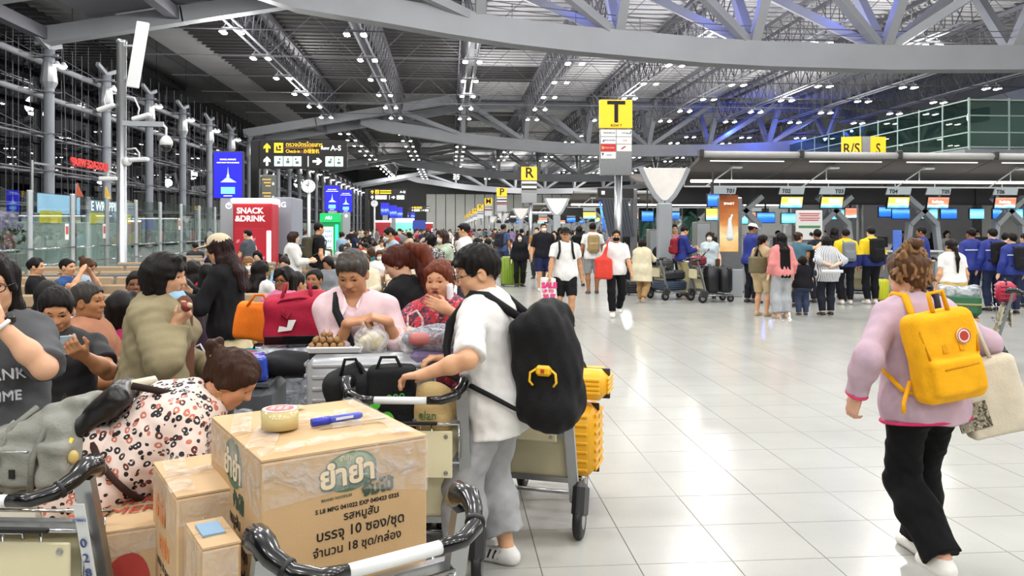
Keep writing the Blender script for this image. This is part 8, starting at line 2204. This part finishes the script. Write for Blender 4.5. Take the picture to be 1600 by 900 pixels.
sit_at(327, 9.6, 0, 'person with very dark hair seen from behind, next to the red top', fem=True, hair='long', haircol='#100d0d', top=dict(col='#2b2326'), bottom=dict(col='#2a2c34'))
sit_at(388, 11.6, 170, 'fair-haired masked woman seated left of the vending machine', fem=True, hair='bob', haircol='#8a6442', mask='#e6eaec', top=dict(col='#4a4440'), bottom=dict(col='#2a2c34'))
sit_at(413, 10.4, 40, 'dark-haired woman in a white sweater seen from behind', fem=True, hair='long', top=dict(col='#dad9d6', sleeve=1.9), bottom=dict(col='#2a2c34'))
SRW, B_ = sit_at(441, 7.3, 195, 'woman in glasses with a pink shawl and striped scarf', fem=True, hair='bob', skin='#a8744e', glasses=True, wd=1.15, pose=seat(.52, head=(10, 4, 0)), top=dict(col='#d87fa4', sleeve=1.7, fit=.03, sfit=.03), bottom=dict(col='#7a3a50'))
for sg in (-1, 1): MB().tube([Vector(B_.neck + B_.T[0] * sg * .06 - B_.T[1] * .03 + B_.T[2] * .02), Vector(B_.neck + B_.T[0] * sg * .085 + B_.T[1] * .09 - B_.T[2] * .04), Vector(B_.chest + B_.T[0] * sg * .05 + B_.T[1] * .2), Vector(B_.waist + B_.T[0] * sg * .04 + B_.T[1] * .2)], .032, 8).build('scarf', M_SARI, SRW, True)
sit_at(470, 8.0, 40, 'person with short black hair turned away beside the pink shawl', hair='short', pose=seat(.44), top=dict(col='#c8b8ae'), bottom=dict(col='#2a2c34'))
sit_at(506, 8.7, 160, 'bearded man in a slate T-shirt lounging on the bench', hair='short', skin='#9a6a48', beard='#1a1412', pose=seat(.44, spine=(.12, -.3, 1), head=(35, -4, 0)), top=dict(col='#474e54'), bottom=dict(col='#2c3240'))
names = ['white', 'black', 'grey', 'navy', 'red', 'pink', 'beige', 'olive', 'sky blue', 'mustard', 'brown', 'teal', 'lilac', 'cream', 'charcoal', 'maroon']
colsC = dict(zip(names, ['#dedddb', '#1b1b1f', '#7e8286', '#242c48', '#a52a34', '#cf8f9c', '#bfae90', '#5f6042', '#8fb0cc', '#c8982c', '#5f4434', '#336a70', '#9a86b0', '#dcd2b8', '#3a3c42', '#5e1f2c']))
PROTO = {}
def crowd(kind, variant):
    key = (kind, variant)
    if key in PROTO: return PROTO[key]
    fem = variant in (1, 2, 4)
    hr = ('short', 'long', 'bob', 'fringe', 'bun', 'short')[variant]
    pose = seat(.46, head=((0, 18, -20, 30, 10, -5)[variant], (10, 25, 0, 15, 30, 5)[variant], 0)) if kind == 'sit' else dict(head=((0, 20, -25, 10, -10, 30)[variant], 8, 0), arms=((None, None), (dict(w=(-.1, .32, 1.1)), dict(w=(.1, .32, 1.1))), (None, dict(w=(.12, .3, 1.15))), (None, None), (dict(w=(-.12, .32, 1.15)), None), (None, None))[variant])
    r, _ = person((0, 0, 0), 0, 'x', 2, H=(1.70, 1.60, 1.58, 1.72, 1.62, 1.66)[variant], fem=fem, hair=hr, mask='#e2e6e8' if variant in (2, 3) else None, pose=pose, top=dict(col='#888888', sleeve=(.6, 1.9, .7, .6, 1.5, 1.9)[variant], fit=.028, sfit=.028), bottom=dict(col='#2a2c34'))
    PROTO[key] = r; r['_fresh'] = True
    return r
def put_crowd(kind, x, y, face, label, group, top, bottom, hairc, skin, variant):
    r = crowd(kind, variant)
    cm = dict(shirt=top, trousers=bottom, hair=hairc, body=skin)
    if r.get('_fresh'):
        del r['_fresh']
        r.location = (x, y, 0); r.rotation_euler = (0, 0, -math.radians(face)); r['label'] = label; r['group'] = group
        for c in r.children:
            n_ = c.name.split('.')[0]
            if n_ in cm: c.color = (*srgb(cm[n_]), 1)
        return r
    return dup(r, (x, y, 0), -math.radians(face), label, group, cm)
rc = random.Random(21)
HC = ['#15110f', '#1b1512', '#0f0d0c', '#2c1d16', '#4a3020', '#3a3632']
taken = [(r.location.x, r.location.y) for r, _ in PEOPLE]
nsit = 0
for ri, (Y, xs, fc) in enumerate(ROWS):
    for bi, x in enumerate(xs):
        for si in range(4):
            sx = x + (si - 1.5) * .60
            if rc.random() > .86: continue
            if any(abs(sx - a) < .55 and abs(Y - b) < .8 for a, b in taken): continue
            if Y < 24 and 702 + sx / Y * FPX < 330: continue
            if ri < 3 and (702 + sx / Y * FPX > 500 or rc.random() < .45): continue
            c = rc.choice(names[:3] * 2 + names); v = rc.randrange(6)
            fa = (0 if fc == 0 else 180) + rc.uniform(-25, 25)
            put_crowd('sit', sx, Y - (.03 if fc == 0 else -.03), fa, 'seated person in %s, %s bench row from the camera, %s seat from the glass' % (c, ORD[ri + 1], ORD[bi * 4 + si]), 'people on the benches', colsC[c], rc.choice(['#20242c', '#2a2c34', '#33405a', '#5a5448', '#1a1a1e']), rc.choice(HC), rc.choice(SKINS), v)
            nsit += 1
# standing far crowd
nst = 0; spots = []
tries = 0
while nst < 140 and tries < 4000:
    tries += 1
    y = 24 + 76 * rc.random() ** 1.3; x = rc.uniform(-11, 14) if y > 44 else rc.uniform(-11.5, -.5)
    if 702 + x / y * FPX < 372: continue
    if y < 60 and -7.5 < x < 3.2 and any(abs(y - R_[0]) < 1.1 for R_ in ROWS): continue
    if x > 2.5 and x < 6.2 and abs((y - 19.6) % 21.6) < 1: continue
    if x > 6.0 and (y - 20.3) % 21.4 < 9: continue
    if any((x - a) ** 2 + (y - b) ** 2 < .8 for a, b in spots + taken): continue
    spots.append((x, y)); c = rc.choice(names[:3] * 2 + names); v = rc.randrange(6)
    z_ = ('between the benches and the glass', 'in the middle of the far crowd', 'near the far counters')[0 if x < -5 else (1 if x < 4 else 2)]
    b_ = ('nearer', 'middle', 'farther', 'farthest')[min(3, int((y - 24) / 20))]
    put_crowd('stand', x, y, rc.choice([0, 0, 180, 180, 90, -90]) + rc.uniform(-35, 35), 'far standing person in %s %s, %s band' % (c, z_, b_), 'standing people in the far crowd', colsC[c], rc.choice(['#20242c', '#2a2c34', '#33405a', '#5a5448', '#8a8c90']), rc.choice(HC), rc.choice(SKINS), v)
    nst += 1
print('crowd', nsit, nst, 'people', len(PEOPLE))
clean_people()
run_jobs()
print('SCRIPT TIME', time.time() - T_START)
